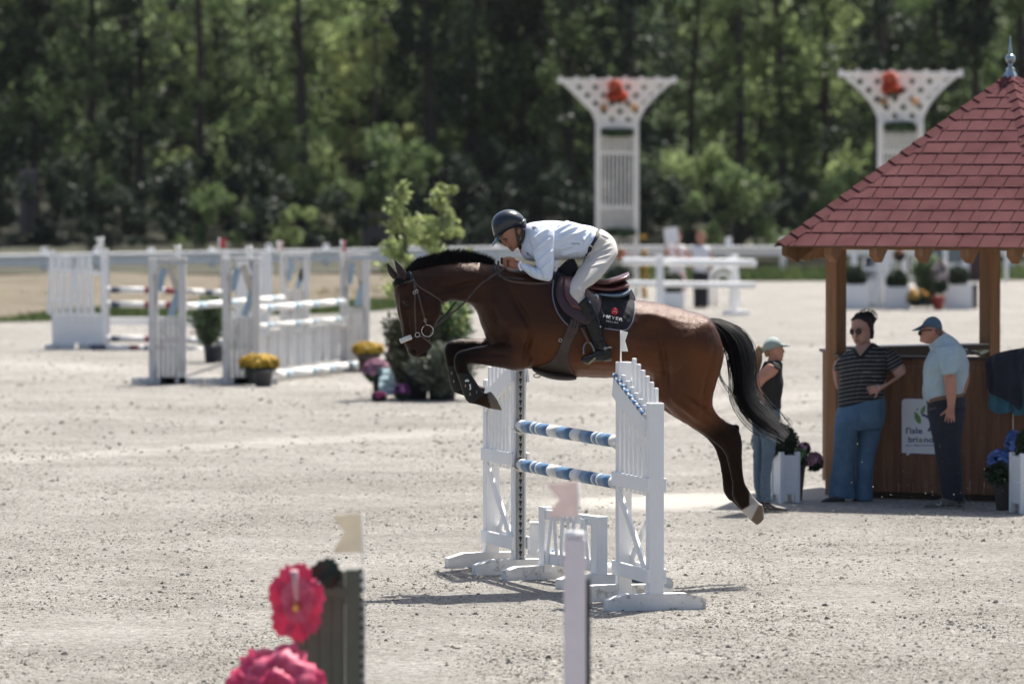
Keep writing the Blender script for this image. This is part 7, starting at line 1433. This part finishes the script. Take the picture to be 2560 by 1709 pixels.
# ---- two distant people
def distant(label, px, yfeet, ytop, d, top, legs, skirt=False, sheet_=False, seed=0):
    k = (yfeet - ytop) / 200.; t = thing('person', label, 'person', tuple(P(px, yfeet, d))); mb = MB(); X = lambda x: px + x * k; Y = lambda y: yfeet - y * k
    loft(mb, [(X(-9), Y(196), X(9), Y(196), .05), (X(-12), Y(186), X(12), Y(186), .08), (X(-11), Y(176), X(11), Y(176), .075), (X(-6), Y(168), X(6), Y(168), .05), (X(-6), Y(162), X(6), Y(162), .05), (X(-22), Y(156), X(22), Y(154), .09), (X(-19), Y(125), X(19), Y(125), .12), (X(-16), Y(105), X(16), Y(105), .11), (X(-18), Y(92), X(18), Y(92), .12), (X(-10), Y(84), X(10), Y(84), .1)], d, 3, 14)
    for s in (-1, 1):
        loft(mb, [(X(s * 9 - 9), Y(92), X(s * 9 + 9), Y(92), .09), (X(s * 8 - 7), Y(50), X(s * 8 + 7), Y(50), .06), (X(s * 8 - 5), Y(8), X(s * 8 + 5), Y(8), .045), (X(s * 8 - 8), Y(1), X(s * 8 + 6), Y(1), .06)], d, 3, 12)
        if sheet_ and s < 0: ar = [(X(-26), Y(152), X(-15), Y(156), .05, 0), (X(-32), Y(135), X(-24), Y(135), .04, -.1), (X(-32), Y(150), X(-25), Y(156), .035, -.2), (X(-22), Y(175), X(-15), Y(176), .03, -.2)]
        elif sheet_: ar = [(X(16), Y(156), X(26), Y(152), .05, 0), (X(24), Y(130), X(32), Y(130), .04, -.1), (X(12), Y(118), X(16), Y(126), .035, -.25), (X(-6), Y(150), X(0), Y(158), .03, -.28)]
        else: ar = [(X(s * 20 - 5), Y(152), X(s * 20 + 5), Y(156), .045, 0), (X(s * 27 - 5), Y(125), X(s * 27 + 5), Y(125), .04, 0), (X(s * 24 - 4), Y(104), X(s * 24 + 4), Y(104), .035, -.08), (X(s * 14 - 3), Y(96), X(s * 14 + 3), Y(94), .03, -.12)]
        loft(mb, ar, d, 3, 10)
    organic('body', mb, MATS['ruddy_skin'], t, .014, 2)
    mb = MB(); loft(mb, [(X(-10), Y(162), X(10), Y(162), .07), (X(-24), Y(156), X(24), Y(154), .12), (X(-21), Y(125), X(21), Y(125), .15), (X(-18), Y(105), X(18), Y(105), .14), (X(-20), Y(92), X(20), Y(92), .15)], d, 3, 16); 
    if not sheet_: pass
    organic('top', mb, top, t, .014, 2, wr(.012, 6, seed)); mb = MB()
    if skirt: loft(mb, [(X(-20), Y(96), X(20), Y(96), .15), (X(-24), Y(70), X(24), Y(70), .18), (X(-26), Y(45), X(26), Y(45), .2)], d, 3, 16)
    else: loft(mb, [(X(-20), Y(96), X(20), Y(96), .15), (X(-22), Y(80), X(22), Y(80), .15), (X(-19), Y(40), X(19), Y(40), .13), (X(-19), Y(5), X(19), Y(5), .14)], d, 3, 16)
    organic('lower_garment', mb, legs, t, .014, 2)
    mb = MB(); loft(mb, [(X(-8), Y(200), X(8), Y(200), .05, .01), (X(-13), Y(192), X(13), Y(190), .09, .02), (X(-8), Y(178), X(13), Y(178), .06, .05)], d, 3, 12); organic('hair', mb, HAIRB if not sheet_ else M('brown_red_hair', (.10, .035, .03), .7), t, .014, 1)
    if sheet_: m = MB(); c = P(X(-14), Y(186), d - .25); m.box(c, (.30, .01, .34), Matrix.Rotation(-.1, 3, 'Y'), bev=.002); m.build('held_paper', M('paper_white', (.75, .75, .74), .6), t)
    return t
distant('distant person in white top holding a paper up to shade the eyes behind the rails', 1692, 772, 575, 121, M('off_white_top', (.72, .68, .68), .8), M('pale_pink_skirt', (.55, .42, .40), .8), True, True, 3)
distant('distant person in white top and long black trousers with hands on hips', 1752, 772, 577, 120, M('white_sleeveless_top', (.66, .66, .68), .8), M('black_trousers', (.012, .012, .016), .8), False, False, 4)
# flying grains of sand kicked up by the hind hoofs
m = MB(); r = random.Random(77); v = []; f = []
for i in range(300):
    u = r.random(); px = 1905 + (2560 - 1905) * r.random() ** 1.1; py = 1300 - abs(r.gauss(0, 1)) * 95 - (px - 1905) * .05 * r.random(); d = r.uniform(41.2, 45.5); s = .0015 + .0045 * r.random() ** 6
    if py < 880 or P(px, py, d).z < .02: continue
    c = P(px, py, d); o = len(v); e = r.uniform(.7, 1.6); v += [c + Vector(q) * s for q in ((1, 0, 0), (-1, .3, 0), (0, -.4, e), (0, .3, -1), (.2, -1, .1))]; f += [(o + 0, o + 2, o + 4), (o + 2, o + 1, o + 4), (o + 1, o + 3, o + 4), (o + 3, o, o + 4), (o, o + 3, o + 1), (o, o + 1, o + 2)]
for i in range(260):
    px = 1900 + abs(r.gauss(0, 70)); py = 1285 - abs(r.gauss(0, 14)); d = r.uniform(42.3, 44.5); s = .0012 + .002 * r.random() ** 3; c = P(px, py, d)
    if c.z < .01: continue
    o = len(v); v += [c + Vector(q) * s for q in ((1, 0, 0), (-1, .3, 0), (0, -.4, 1), (0, .3, -1), (.2, -1, .1))]; f += [(o + 0, o + 2, o + 4), (o + 2, o + 1, o + 4), (o + 1, o + 3, o + 4), (o + 3, o, o + 4), (o, o + 3, o + 1), (o, o + 1, o + 2)]
m.add(v, f); kind(m.build('flying_sand', M('dry_sand_grain', (.50, .46, .38), .9)))
